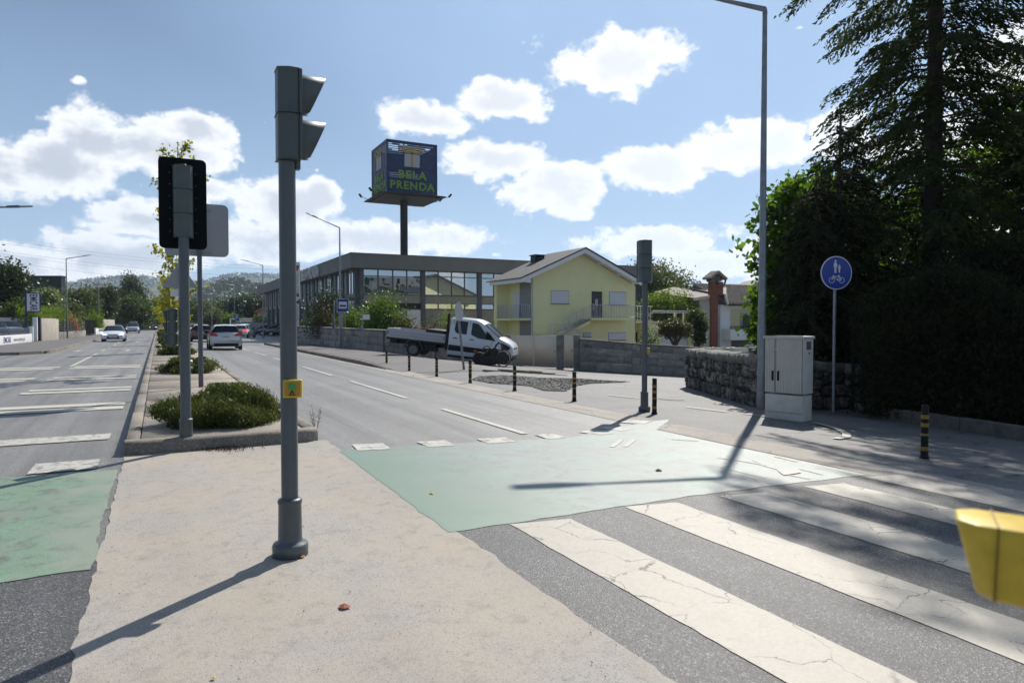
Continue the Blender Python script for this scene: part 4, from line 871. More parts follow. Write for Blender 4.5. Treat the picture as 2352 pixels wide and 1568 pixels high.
# loose things on the ground
def chip(name, label, cat, px, py, s, matl, z=0.014):
    p = G(px, py); m = MB(); a = random.random()*6; v = [(s*math.cos(a+k*1.05)*random.uniform(0.6,1), s*math.sin(a+k*1.05)*random.uniform(0.6,1), 0.004*random.random()) for k in range(6)] + [(0,0,s*0.45)]
    m.add(v, [(k,(k+1)%6,6) for k in range(6)] + [(5,4,3,2,1,0)]); o = m.build(name, M_[matl]); o.location = (p.x, p.y, p.z+z); tag(o, label, cat); return o
M_['terracotta'] = mat('terracotta shard', (0.30,0.10,0.06), 0.8, var=0.2); M_['leaf_yellow'] = mat('fallen yellow leaf', (0.5,0.35,0.03), 0.6); M_['twig'] = mat('dry leaf litter', (0.10,0.065,0.04), 0.9, var=0.5, vscale=40)
chip('terracotta_shard', 'small reddish shard lying on the concrete island in the foreground', 'shard', 791, 1398, 0.045, 'terracotta')
chip('terracotta_shard', 'flat brown shard against the base of the nearest signal pole', 'shard', 692, 1282, 0.035, 'terracotta')
chip('fallen_leaf', 'small yellow leaf lying on the green painted crossing', 'leaf', 991, 1136, 0.03, 'leaf_yellow')
chip('fallen_leaf', 'orange leaf at the bottom edge of the concrete island', 'leaf', 491, 1563, 0.015, 'leaf_yellow')
chip('fallen_leaf', 'dark curled leaf on the pale green crossing near the lamp shadow', 'leaf', 1512, 1083, 0.05, 'twig')
m = MB()
for _ in range(900):
    px, py = random.gauss(505, 32), random.gauss(1031, 4.0)
    if py < 1024: py = 1024 + random.random()*6
    p = G(px, py); s = random.uniform(0.008, 0.03); a = random.random()*6.28; m.add([(p.x, p.y, p.z+0.02), (p.x+s*math.cos(a), p.y+s*math.sin(a), p.z+0.02+random.random()*0.02), (p.x+s*math.cos(a+0.5), p.y+s*math.sin(a+0.5), p.z+0.016)], [(0,1,2)])
o = m.build('leaf_litter', M_['twig']); o['kind'] = 'stuff'
M_['grit'] = mat('dark grit', (0.07,0.06,0.05), 0.9, var=0.6, vscale=30)
m = MB()
for _ in range(700):
    x = random.uniform(XL, XR); y = random.uniform(2.4, 9.3); s = random.uniform(0.0015, 0.004) * (2 if random.random() < 0.03 else 1)
    m.add([(x-s,y-s,0.0135),(x+s,y-s*0.6,0.0135),(x,y+s,0.0135),(x,y,0.0135+s)], [(0,1,3),(1,2,3),(2,0,3)])
o = m.build('loose_grit', M_['grit']); o['kind'] = 'stuff'
# blue bucket by the granite wall
p = G(1498, 858); t = thing('bucket', 'blue plastic bucket standing against the granite wall behind the signal pole', 'bucket', p); M_['bucket'] = mat('blue bucket', (0.02,0.10,0.28), 0.5)
m = MB(); m.lathe([(0,0),(0.12,0),(0.15,0.26),(0.16,0.27),(0.145,0.27),(0.115,0.02),(0,0.02)], 16); m.build('pail', M_['bucket'], t)
# power lines
def wire(px0, py0, px1, py1, D, lab):
    a = Vector((*W(px0, D), Z(py0, D))); b = Vector((*W(px1, D*1.3), Z(py1, D*1.3))); m = MB(); pts = []
    for k in range(13): s = k/12; q = a.lerp(b, s); q.z -= 5*math.sin(math.pi*s); pts.append(q)
    m.tube(pts, 0.032, 4); o = m.build('power_line', M_['column_grey']); tag(o, lab, 'cable', 'overhead power lines at the left')
for (a, b, l) in (((-200,520),(900,615),'topmost power line crossing the sky at the left'),((-200,527),(900,622),'second power line from the top at the left'),((-200,545),(900,640),'third power line, below the upper pair at the left'),((-200,552),(900,648),'fourth power line from the top at the left'),((-200,568),(900,664),'lowest power line at the left, just above the dark building')):
    wire(*a, *b, 260, l)
# ================================================================ VEHICLES
def wheel(parent, x, y, r=0.31, w=0.2, side=1, rim='rim'):
    e = bpy.data.objects.new('wheel', None); C.objects.link(e); e.parent = parent; e.location = (x, y, r); e.rotation_euler = (0, rad(90)*side, 0)
    m = MB(); m.lathe([(r*0.62,-w/2),(r*0.93,-w/2),(r,-w/2+0.03),(r,w/2-0.03),(r*0.93,w/2),(r*0.64,w/2),(r*0.62,w/2-0.03)], 24); m.build('tyre', M_['rubber'], e)
    m = MB(); m.lathe([(r*0.64,w/2-0.01),(r*0.58,w/2-0.015),(r*0.55,w/2-0.05),(0.0,w/2-0.06)], 20)
    for k in range(5):
        a = 2*math.pi*k/5; m.bar((0.04*math.cos(a),0.04*math.sin(a),w/2-0.03),(r*0.6*math.cos(a),r*0.6*math.sin(a),w/2-0.02),0.06,0.03)
    m.lathe([(0.05,w/2-0.03),(0.045,w/2-0.01),(0,w/2-0.005)], 12); m.build('rim', M_[rim], e)
    return e
def loft(st, ringf):
    """rings of a body; returns list of rings (left-to-right points)"""
    R = []
    for s in st:
        h = ringf(s); R.append([(s[0]*0 + x, s[0], z) for x, z in h] + [(-x, s[0], z) for x, z in reversed(h[:-1])])
    return R
def car(name, label, cat, loc, head, paint, L=4.1, Wd=1.76, H=1.47, style='hatch', drl=False, brake=False, group='cars on the road and parked', plate=True, rail=False):
    """front = local +Y; head = compass angle clockwise from +Y"""
    t = thing(name, label, cat, loc, -head, group)
    hw = Wd/2
    S = {'hatch': [(-0.5,0.32,0.60,0.64,0.88,0.8),(-0.487,0.24,0.92,0.95,0.95,0.86),(-0.468,0.22,0.97,1.02,0.96,0.80),(-0.415,0.2,1.0,1.40,0.97,0.66),(-0.22,0.18,0.97,1.47,1,0.68),(0.0,0.18,0.94,1.44,1,0.68),(0.20,0.18,0.92,0.97,1,0.80),(0.27,0.18,0.88,0.93,1,0.84),(0.43,0.2,0.74,0.79,0.98,0.84),(0.485,0.24,0.62,0.66,0.9,0.8),(0.5,0.3,0.5,0.56,0.84,0.76)],
         'suv': [(-0.5,0.36,0.65,0.72,0.9,0.8),(-0.49,0.28,1.02,1.05,0.96,0.84),(-0.475,0.25,1.06,1.1,0.97,0.82),(-0.43,0.25,1.08,1.50,0.98,0.70),(-0.22,0.22,1.04,1.6,1,0.72),(0.02,0.22,1.0,1.56,1,0.72),(0.19,0.22,1.0,1.06,1,0.84),(0.28,0.22,0.98,1.04,1,0.86),(0.44,0.24,0.92,0.97,0.98,0.86),(0.49,0.28,0.75,0.84,0.93,0.82),(0.5,0.34,0.6,0.66,0.88,0.8)]}[style]
    kz = H / max(s[3] for s in S); st = [(s[0]*L, s[1]*kz, s[2]*kz, s[3]*kz, s[4]*hw, s[5]*hw) for s in S]
    def ring(s): y, zb, zl, zt, w, wt = s; return [(0.0, zb), (w*0.9, zb), (w*0.99, zb+0.1), (w, (zb+zl)*0.52), (w*0.965, zl), (wt, zt-0.045*kz), (wt*0.86, zt-0.005), (0.0, zt+0.015)]
    R = loft(st, ring); body = MB(); sg = MB(); ws = MB(); rw = MB(); n = len(R[0])
    cab = [s[3]-s[2] > 0.25 for s in st]
    for i in range(len(R)-1):
        for j in range(n):
            k = (j+1) % n; q = [R[i][j], R[i][k], R[i+1][k], R[i+1][j]]; hf = min(j, n-1-j) if True else j
            up = j in (5, 6, 7, 8); seg = 4 if j in (4, 9) else (5 if up else 0)
            if cab[i] and cab[i+1] and seg == 4: tgt = sg
            elif cab[i] != cab[i+1] and seg == 5: tgt = ws if i > len(R)/2 - 1 else rw
            elif cab[i] != cab[i+1] and seg == 4 : tgt = sg
            else: tgt = body
            tgt.add(q, [(0,1,2,3)], 0, True)
    body.add(R[0], [tuple(range(n))]); body.add(R[-1], [tuple(range(n-1,-1,-1))])
    def fin(m, nm, mt, p=t):
        me_o = m.build(nm, mt, p); bm = bmesh.new(); bm.from_mesh(me_o.data); bmesh.ops.remove_doubles(bm, verts=bm.verts, dist=1e-4); bmesh.ops.recalc_face_normals(bm, faces=bm.faces); bm.to_mesh(me_o.data); bm.free()
        me_o.data.set_sharp_from_angle(angle=rad(38)); return me_o
    fin(body, 'body', paint); fin(sg, 'side_windows', M_['car_glass']); fin(ws, 'windscreen', M_['car_glass']); fin(rw, 'rear_window', M_['car_glass'])
    # pillars in paint
    m = MB()
    def P(i, f, sx, out=0.012):
        a, b = R[i][4], R[i][5]; x = a[0]+(b[0]-a[0])*f; z = a[2]+(b[2]-a[2])*f; return (sx*(x+out), a[1], z)
    for sx in (-1, 1):
        for i in (3, 4): m.bar(P(i,0,sx), P(i,1,sx), 0.09, 0.02)
    m.build('door_pillars', paint, t)
    rr = 0.305 if style == 'hatch' else 0.335
    for sy, yy in ((1, 0.31*L), (-1, -0.315*L)):
        for sx in (1, -1):
            m = MB(); m.lathe([(0,0),(rr+0.055,0),(rr+0.055,0.012),(0,0.012)], 22); o = m.build('wheel_arch', M_['black'], t); o.location = (sx*(hw-0.006), yy, rr+0.01); o.rotation_euler = (0, rad(90)*sx, 0)
            wheel(t, sx*(hw-0.075), yy, rr, 0.2, sx)
    yf, yr = L/2, -L/2
    for sx in (1, -1):
        m = MB(); m.prism([(sx*hw*0.50, 0.60*kz),(sx*hw*0.93, 0.66*kz),(sx*hw*0.95, 0.78*kz),(sx*hw*0.62, 0.70*kz)], 'y', yf-0.22, yf-0.02); m.build('headlight', M_['drl'] if drl else M_['head_lens'], t, bevel=0.01)
        zt = 0.88*kz; m = MB(); m.prism([(sx*hw*0.5, zt-0.06),(sx*hw*0.97, zt-0.04),(sx*hw*0.985, zt+0.12),(sx*hw*0.62, zt+0.08)], 'y', yr-0.012, yr+0.2); m.build('tail_light', M_['brake'] if brake else M_['tail_red'], t, bevel=0.015)
        m = MB(); m.box(sx*hw*0.98, sx*(hw+0.19), 0.13*L, 0.13*L+0.1, 0.95*kz, 1.09*kz); m.build('wing_mirror', paint if style == 'x' else M_['black'], t, bevel=0.03)
    m = MB(); m.box(-hw*0.55, hw*0.55, yf-0.05, yf+0.012, 0.30, 0.47*kz); m.build('grille', M_['black'], t, bevel=0.02)
    m = MB(); m.box(-hw*0.40, hw*0.40, yf-0.08, yf+0.008, 0.585*kz, 0.645*kz); m.build('upper_grille', M_['black'], t, bevel=0.015)
    m = MB(); m.box(-hw*0.74, hw*0.74, yr-0.02, yr+0.1, 0.24, 0.40*kz); m.build('rear_bumper_trim', M_['black'], t, bevel=0.02)
    if brake: m = MB(); m.box(-0.14, 0.14, -0.425*L-0.07, -0.425*L, 1.40*kz, 1.43*kz); m.build('high_brake_light', M_['brake'], t)
    if plate:
        for nm, yy in (('front_plate', yf+0.014), ('rear_plate', yr-0.028)):
            zz = 0.42*kz if nm[0] == 'f' else 0.78*kz
            m = MB(); m.box(-0.26, 0.26, yy-0.006, yy+0.006, zz-0.055, zz+0.055); m.build(nm, M_['plate'], t)
            m = MB(); s = 1 if yy > 0 else -1
            for k in range(6): m.box(-0.2+k*0.07, -0.165+k*0.07, yy+s*0.007, yy+s*0.009, zz-0.03, zz+0.03)
            m.build('plate_characters', M_['black'], t)
    m = MB(); m.box(-0.03, 0.03, yf-0.02, yf+0.014, 0.60*kz, 0.66*kz) ; m.build('badge', M_['rim'], t)
    if rail:
        for sx in (1,-1): m = MB(); m.tube([(sx*hw*0.66,-0.36*L,H-0.03),(sx*hw*0.66,-0.3*L,H+0.03),(sx*hw*0.66,-0.02*L,H+0.03),(sx*hw*0.66,0.0,H-0.03)], 0.015, 6); m.build('roof_rail', M_['rim'], t)
    return t
def at(px, D, z=None, dz=0.0):
    x, y = W(px, D); return (x, y, (zf(x, y) if z is None else z) + dz)
car('silver_car', 'silver hatchback driving away just beyond the median hedge, largest car on the right carriageway', 'car', at(514, 43.2), 0.02, M_['silver'], 4.36, 1.84, 1.55, brake=False)
car('dark_car', 'dark car half hidden behind the sign posts, left of the silver hatchback', 'car', at(461, 61), 0, M_['dark_paint'], 4.3, 1.78, 1.5)
car('white_car', 'white car with lit brake lamps turning off into the parking area', 'car', at(560, 81), rad(22), M_['white_paint'], 4.1, 1.78, 1.56, 'suv', brake=True, rail=True)
car('silver_van', 'grey car just behind the white braking car at the parking entrance', 'car', at(566, 98), rad(15), M_['silver'], 4.3, 1.8, 1.62, 'suv')
car('white_car', 'small white car far away left of the dark car beside the sign post', 'car', at(447, 112), rad(180), M_['white_paint'], 4.1, 1.75, 1.5)
for px, D, pt, hd, lab in ((604, 101, 'bluegrey_paint', -75, 'dark blue hatchback, leftmost of the three parked by the grey wall'), (626, 97, 'dark_paint', -75, 'black car, middle one of the three parked by the grey wall'), (648, 93, 'dark_paint', -70, 'black car parked closest to the big signal pole, right one of the three'), (650, 106, 'white_paint', -80, 'white car whose roof shows behind the three dark parked cars')):
    car('parked_car', lab, 'car', at(px, D, -0.12), rad(hd), M_[pt], 4.2, 1.76, 1.48, group='cars parked by the grey wall')
car('white_car', 'white hatchback with lit running lamps driving towards the viewer on the left carriageway', 'car', at(262, 60.5, 0), rad(180), M_['white_paint'], 4.06, 1.73, 1.40, drl=True)
car('silver_suv', 'silver off-roader behind the white hatchback on the left carriageway', 'car', at(305, 110, 0), rad(180), M_['silver'], 4.4, 1.86, 1.62, 'suv', drl=True)
car('white_van', 'white van close behind the silver off-roader in the distance', 'van', at(306, 132, 0), rad(180), M_['white_paint'], 4.5, 1.85, 1.9, 'suv')
car('purple_car', 'small purple car far down the left carriageway', 'car', at(351, 160, 0), rad(180), M_['purple_paint'], 4.0, 1.75, 1.5, drl=True)
car('white_car', 'tiny white car beyond the purple one at the roundabout', 'car', at(352, 196, 0.9), rad(120), M_['white_paint'], 4.2, 1.8, 1.6)
car('parked_car', 'blue grey saloon standing by the red hoarding behind the white hatchback', 'car', at(280, 138, 0.1), rad(100), M_['bluegrey_paint'], 4.4, 1.78, 1.4)
for px, D, pt, lab in ((22, 61.5, 'silver', 'silver grey car behind the low white wall with lettering'), (46, 64, 'dark_paint', 'dark car beside the thin sign mast, behind the low white wall'), (-12, 60.5, 'bluegrey_paint', 'car cut off by the left edge behind the low white wall')):
    car('parked_car', lab, 'car', at(px, D, 0.25), rad(165), M_[pt], 4.3, 1.8, 1.55, 'suv', group='cars for sale behind the low white wall')
# ---------------------------------------------------------------- the drop-side truck
Pr = Vector((*W(947, 34.6), Z(818.5, 34.6))); Pf = Vector((*W(1117, 34.0), Z(838.5, 34.0)))
d = Pf - Pr; wb = d.length; s = wb / 3.72
t = thing('flatbed_truck', 'white double cab flatbed truck with grey drop sides parked nose-down beside the granite wall', 'truck', Pr)
yv = d.normalized(); xv = yv.cross(Vector((0,0,1))).normalized(); zv = xv.cross(yv)
t.rotation_mode = 'QUATERNION'; t.rotation_quaternion = Matrix((xv, yv, zv)).transposed().to_quaternion(); t.scale = (s, s, s)
t.location = Pr - xv * 0.95 * s
O = 1.38                                     # rear axle to rear end
def wz(z): return 1.0 if z < 1.32 else 1.0 - (z-1.32)*0.17
cabst = [(3.12,0.32,1.3,2.08),(3.16,0.30,1.32,2.12),(3.6,0.30,1.32,2.15),(4.35,0.30,1.32,2.15),(4.62,0.30,1.32,2.08),(4.82,0.30,1.32,1.97),(5.62,0.34,1.24,1.40),(5.9,0.36,1.16,1.28),(6.15,0.36,1.02,1.15),(6.27,0.40,0.85,1.0),(6.31,0.46,0.7,0.82)]
R = []
for (y, zb, zl, zt) in cabst:
    k = 1 if y < 5.7 else 1 - (y-5.7)**2*0.35
    h = [(0,zb),(0.93*k,zb),(0.99*k,zb+0.1),(k,0.9 if zl > 1 else zl*0.8),(wz(zl)*k*0.995,zl),(wz(zt)*k*0.98,zt-0.07),(wz(zt)*k*0.88,zt-0.005),(0,zt+0.02)]
    R.append([(x, y-O, z) for x, z in h] + [(-x, y-O, z) for x, z in reversed(h[:-1])])
body, ws = MB(), MB(); n = len(R[0])
for i in range(len(R)-1):
    for j in range(n):
        k = (j+1) % n; tgt = ws if i == 5 and j in (6, 7, n-7, n-8) and False else body
        if i == 5 and j in (5, 6, 7, 8): tgt = ws
        tgt.add([R[i][j], R[i][k], R[i+1][k], R[i+1][j]], [(0,1,2,3)], 0, True)
body.add(R[0], [tuple(range(n))]); body.add(R[-1], [tuple(range(n-1,-1,-1))])
for m, nm, mt in ((body,'cab',M_['white_paint']),(ws,'windscreen',M_['car_glass'])):
    o = m.build(nm, mt, t); bm = bmesh.new(); bm.from_mesh(o.data); bmesh.ops.remove_doubles(bm, verts=bm.verts, dist=1e-4); bmesh.ops.recalc_face_normals(bm, faces=bm.faces); bm.to_mesh(o.data); bm.free(); o.data.set_sharp_from_angle(angle=rad(35))
def side_panel(nm, pts, mt, proud=0.006, th=0.01, par=t):
    r = None
    for sx in (1, -1):
        m = MB(); a = [(sx*(wz(z)+proud), y-O, z) for y, z in pts]; b = [(sx*(wz(z)+proud-th-0.02), y-O, z) for y, z in pts]; k = len(pts)
        m.add(a+b, [tuple(range(k)), tuple(range(2*k-1,k-1,-1))] + [(i,(i+1)%k,k+(i+1)%k,k+i) for i in range(k)]); r = m.build(nm, mt, par)
    return r
side_panel('rear_side_window', [(3.36,1.55),(3.42,1.44),(3.52,1.38),(3.98,1.36),(3.98,1.98),(3.45,2.0),(3.39,1.95)], M_['car_glass'])
side_panel('front_side_window', [(4.20,1.42),(4.28,1.35),(4.6,1.24),(5.12,1.22),(4.98,1.42),(4.62,1.84),(4.5,1.93),(4.23,1.97),(4.2,1.9)], M_['car_glass'])
side_panel('mirror_panel', [(4.95,1.25),(5.45,1.19),(5.0,1.62),(4.93,1.6)], M_['black'], 0.010)
side_panel('rub_strip', [(3.14,0.52),(5.02,0.52),(5.02,0.76),(3.14,0.80)], M_['black'], 0.014)
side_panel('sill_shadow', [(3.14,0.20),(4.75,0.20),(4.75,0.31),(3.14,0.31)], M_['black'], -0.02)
for yy in (4.09,): side_panel('door_seam', [(yy,0.4),(yy+0.012,0.4),(yy+0.012,2.03),(yy,2.03)], M_['black'], 0.003)
side_panel('door_seam', [(5.2,0.8),(5.212,0.8),(5.30,1.2),(5.288,1.2)], M_['black'], 0.003); side_panel('door_seam', [(3.3,0.5),(3.31,0.5),(3.31,2.0),(3.3,2.0)], M_['black'], 0.003)
for yy in (3.34, 4.16): side_panel('door_handle', [(yy,1.13),(yy+0.2,1.12),(yy+0.2,1.16),(yy,1.17)], M_['black'], 0.03, 0.03)
side_panel('marker_lamp', [(4.42,0.60),(4.56,0.60),(4.56,0.66),(4.42,0.66)], M_['orange_lamp'], 0.02)
side_panel('headlight', [(5.72,1.17),(6.05,1.02),(6.1,0.90),(5.92,0.78),(5.85,0.84)], M_['sign_blue'], 0.004) if False else None
for sx in (1, -1):
    m = MB(); m.add([(sx*1.003,5.70-O,1.18),(sx*0.985,6.0-O,1.06),(sx*0.95,6.17-O,0.98),(sx*0.955,6.15-O,0.86),(sx*1.0,5.86-O,0.80)], [(0,1,2,3,4)]); m.build('headlight', M_['car_glass'], t)
    m = MB(); m.box(sx*1.02, sx*1.22, 5.0-O, 5.12-O, 1.3, 1.6); m.build('wing_mirror', M_['black'], t, bevel=0.04)
    m = MB(); m.lathe([(0,0),(0.44,0),(0.44,0.02),(0,0.02)], 26); o = m.build('wheel_arch', M_['black'], t); o.location = (sx*0.985, 3.72, 0.40); o.rotation_euler = (0, rad(90)*sx, 0)
    wheel(t, sx*0.9, 3.72, 0.345, 0.22, sx, 'rim_dark'); wheel(t, sx*0.88, 0, 0.345, 0.24, sx, 'rim_dark')
    m = MB()
    for k in range(10):
        a, b = rad(5+17*k), rad(5+17*(k+1)); m.add([(sx*0.72,0.47*math.cos(a),0.36+0.47*math.sin(a)),(sx*1.02,0.47*math.cos(a),0.36+0.47*math.sin(a)),(sx*1.02,0.47*math.cos(b),0.36+0.47*math.sin(b)),(sx*0.72,0.47*math.cos(b),0.36+0.47*math.sin(b))], [(0,1,2,3)])
    m.tube([(sx*1.02,0.47*math.cos(rad(5+17*k)),0.36+0.47*math.sin(rad(5+17*k))) for k in range(11)], 0.018, 5); m.build('mudguard', M_['column_grey'], t)
    b = MB(); b.box(sx*1.02, sx*1.045, -O, 1.58, 0.84, 1.27); bb = b.build('side_board', M_['bed_alu'], t, bevel=0.006)
    for z in (0.97, 1.11): m = MB(); m.box(sx*1.046, sx*1.05, -O+0.1, 1.52, z, z+0.012); m.build('groove', M_['column_grey'], bb)
    for yy in (-O+0.03, 1.5): m = MB(); m.box(sx*1.046, sx*1.06, yy, yy+0.035, 0.98, 1.16); m.build('latch', M_['black'], bb)
    m = MB(); m.box(sx*0.95, sx*1.03, -O-0.01, 1.62, 0.74, 0.835); m.build('bed_rail', M_['chassis'], t)
m = MB(); m.box(-1.02,1.02,-O-0.02,-O+0.01,0.84,1.27); m.build('tailgate', M_['bed_alu'], t, bevel=0.006)
m = MB(); m.box(-1.02,1.02,-O,1.6,0.79,0.84); m.build('bed_floor', M_['chassis'], t)
m = MB(); m.box(-1.0,1.0,1.6,1.66,0.8,1.62)
for xx in (-0.98, 0.9): m.box(xx, xx+0.08, 1.58, 1.70, 0.5, 2.28)
m.box(-0.98,0.98,1.6,1.68,2.2,2.27); m.build('headboard', M_['chassis'], t)
m = MB(); m.box(-0.95,0.95,0.55,1.5,0.84,1.42); m.build('load_box', M_['chassis'], t, bevel=0.02)
m = MB(); m.tube([(-0.6,-0.4,1.36),(-0.6,1.4,1.40)], 0.035, 6); m.build('load_pole', M_['roof_orange'], t)
m = MB(); m.box(-0.45,-0.35,-O+0.1,3.3,0.55,0.75); m.box(0.35,0.45,-O+0.1,3.3,0.55,0.75); m.tube([(-0.85,0,0.345),(0.85,0,0.345)], 0.07, 8); m.box(0.3,0.85,0.55,1.1,0.35,0.7); m.box(-0.9,0.9,-O+0.15,-O+0.5,0.55,0.78); m.build('chassis_frame', M_['chassis'], t)
m = MB(); m.box(-0.7,0.7,4.80,4.97,0.35,0.62) if False else m.box(-0.85,0.85,6.22-O,6.34-O,0.36,0.62); m.build('front_bumper', M_['chassis'], t, bevel=0.03)
m = MB(); m.box(-0.55,0.55,6.24-O,6.30-O,0.72,0.95); m.build('grille', M_['black'], t, bevel=0.02)
# ---------------------------------------------------------------- black attachment machine in front of the truck's nose
q = Vector((*W(1131, 32.6), 0)); q.z = Z(840, 32.6); t = thing('road_machine', 'black dusty machine with hoses and a large disc by the truck front wheel', 'machine', q, -YAW + 0.0)
m = MB(); m.box(-0.55,0.2,-0.2,0.45,0.05,0.62); m.box(-0.35,0.28,-0.25,0.4,0.55,0.86); m.box(-0.1,0.35,-0.3,0.3,0.1,0.55); m.build('frame_body', M_['dusty'], t, bevel=0.07)
for i in range(9):
    m = MB(); x, z = -0.5+0.1*i, 0.5+0.3*math.sin(i*1.3); m.lathe([(0,0),(0.09,0.0),(0.09,0.12),(0,0.13)], 12); o = m.build('hydraulic_cylinder' if i % 2 else 'hub', M_['dusty'], t); o.location = (x, -0.28, z); o.rotation_euler = (rad(80), 0, i*0.5)
wheel(t, -0.62, 0.1, 0.33, 0.3, 1, 'rubber'); t.children[-1].rotation_euler = (rad(90), 0, 0)
m = MB()
for k in range(20):
    a, b = 2*math.pi*k/20, 2*math.pi*(k+1)/20
m.tube([(0.52+0.36*math.cos(2*math.pi*k/24), -0.2, 0.38+0.40*math.sin(2*math.pi*k/24)) for k in range(25)], 0.03, 6, cap=False); m.build('disc_rim', M_['rubber'], t)
m = MB(); disc(m, 0.32, -0.19, -0.14, 0.38, 0.5, 20); m.build('disc_plate', M_['dusty'], t)
m = MB(); m.tube([(0.12,-0.1,0.7),(0.17,-0.12,0.98),(0.32,-0.15,1.12),(0.45,-0.15,1.02),(0.47,-0.15,0.72)], 0.045, 8); m.tube([(-0.5,-0.2,0.6),(-0.38,-0.25,0.93),(-0.2,-0.25,0.95),(-0.05,-0.2,0.8)], 0.03, 6); m.tube([(-0.2,-0.25,0.2),(0.1,-0.35,0.5),(0.3,-0.3,0.8)], 0.025, 6); m.build('hose', M_['rubber'], t)
m = MB(); m.box(0.68,0.86,-0.22,-0.1,0.55,0.62); m.build('bright_bracket', M_['rim'], t, bevel=0.01)
# ================================================================ WALLS
def unit_block(b, wob=0.0, seed=0):
    random.seed(seed); m = MB(); m.box(-0.5,0.5,-0.5,0.5,-0.5,0.5); o = m.build('block', M_['granite'], bevel=b, seg=1)
    if wob:
        for v in o.data.vertices: v.co += Vector((random.uniform(-wob,wob), random.uniform(-wob,wob), random.uniform(-wob,wob)))
    me = o.data; bpy.data.objects.remove(o); return me
blk = [unit_block(0.035, 0.0, 1), unit_block(0.045, 0.01, 2)]
def put_block(name, parent, c, rz, dims, me):
    o = bpy.data.objects.new(name, me); C.objects.link(o); o.parent = parent; o.location = c; o.rotation_euler = (0,0,rz); o.scale = dims; return o
blk_dark = [m_.copy() for m_ in blk]
for m_ in blk_dark: m_.materials[0] = M_['granite_dark']
def block_wall(label, pts, rows, bl, th=0.35, coping=0.0, group=None, dark=False, below=0.3):
    """pts: (px, depth, base_z, top_z)"""
    P = [(Vector(W(px, D)), zb, zt) for px, D, zb, zt in pts]; t = thing('granite_wall', label, 'wall', (P[0][0].x, P[0][0].y, 0), 0, group); o0 = Vector((P[0][0].x, P[0][0].y, 0))
    for (a, za, ta), (b, zb, tb) in zip(P, P[1:]):
        L = (b-a).length; ang = math.atan2(b.y-a.y, b.x-a.x); dv = (b-a)/L; nrm = Vector((dv.y, -dv.x))
        m = MB(); q = []
        for pt, z0, z1 in ((a, za, ta), (b, zb, tb)):
            for s_ in (-th*0.40, th/2): w = pt - nrm*s_ ; q.append((w.x-o0.x, w.y-o0.y, z0-below)); q.append((w.x-o0.x, w.y-o0.y, z1-0.01))
        m.add(q, [(0,1,5,4),(2,6,7,3),(1,3,7,5),(0,2,3,1),(4,5,7,6)]); m.build('wall_core', M_['mortar'], t)
        for r in range(rows):
            x = 0.0; first = (bl*0.5 if r % 2 else bl)
            while x < L - 0.02:
                w = min(first if x == 0 else bl*random.uniform(0.85,1.15), L-x)
                if L - x - w < bl*0.3: w = L - x
                mid = a + dv*(x+w/2); f = (x+w/2)/L; z0 = za+(zb-za)*f - (below if r == 0 else 0); z1 = ta+(tb-ta)*f - coping; zz0, zz1 = za+(zb-za)*f, z1
                lo = zz0 + (zz1-zz0)*r/rows - (0.15 if r == 0 else 0); hi = zz0 + (zz1-zz0)*(r+1)/rows
                o = put_block('granite_block', t, (mid.x-o0.x, mid.y-o0.y, (lo+hi)/2), ang, (w-0.014, th*random.uniform(0.95,1.03), hi-lo-0.014), random.choice(blk_dark if dark else blk))
                o.rotation_euler = (0, -math.atan2((zb-za)*(1-r/rows)+(tb-ta)*(r/rows), L), ang); x += w
        if coping:
            n = max(1, round(L/1.6))
            for k in range(n):
                f = (k+0.5)/n; mid = a.lerp(b, f); zc_ = ta+(tb-ta)*f - coping/2
                o = put_block('coping_stone', t, (mid.x-o0.x, mid.y-o0.y, zc_), ang, (L/n-0.01, th+0.1, coping), blk[1]); o.rotation_euler = (0, -math.atan2(tb-ta, L), ang)
    return t
def zw(px, D): x, y = W(px, D); return zs(x, y)
block_wall('low granite block wall with coping running from the bus stop to behind the truck', [(660, 58, 0.0, Z(747.5,58)), (777, 46.5, 0.0, Z(752,46.5)), (885, 40.3, zw(885,40.3), Z(757,40.3)), (1000, 40.0, zw(1000,40), Z(763.5,40)), (1162, 41.6, zw(1162,41.6), Z(771,41.6))], 3, 0.55, 0.34, 0.1, dark=False)
block_wall('granite block wall right of the gate with large blocks, sloping down the side street', [(1331, 40.1, Z(845,40.1), Z(777,40.1)), (1450, 40.4, Z(851,40.4), Z(787,40.4)), (1606, 41.2, Z(864,41.2), Z(797,41.2))], 4, 1.0, 0.34, 0.06)
block_wall('far end of the granite wall seen over the rubble wall', [(1722, 41.6, -1.9, Z(798,41.6)), (1790, 42, -1.9, Z(799,42))], 4, 1.0, 0.34, 0.05, dark=True)
def gate(label, px0, px1, leaves, D0, D1, ytop, ybot, mt='steel_gate', pil=True):
    a, b = Vector((*W(px0, D0), 0)), Vector((*W(px1, D1), 0)); ang = math.atan2((b-a).y, (b-a).x); L = (b-a).length; zt = Z(ytop, (D0+D1)/2); zb = Z(ybot, (D0+D1)/2)
    t = thing('gate', label, 'gate', (a.x, a.y, 0), ang)
    for k in range(leaves):
        m = MB(); x0, x1 = L*k/leaves + 0.02, L*(k+1)/leaves - 0.02; m.box(x0, x1, -0.03, 0.03, zb+0.06, zt-0.04); o = m.build('gate_leaf', M_[mt], t, bevel=0.012)
        m = MB(); m.box(x0, x0+0.05, -0.045, -0.032, zb+0.04, zt-0.03); m.box(x1-0.05, x1, -0.045, -0.032, zb+0.04, zt-0.03); m.build('frame_bar', M_[mt], o)
    m = MB(); m.box(L-0.16, L-0.08, -0.09, -0.04, zb+0.95, zb+1.0); m.build('handle', M_['black'], t)
    return t
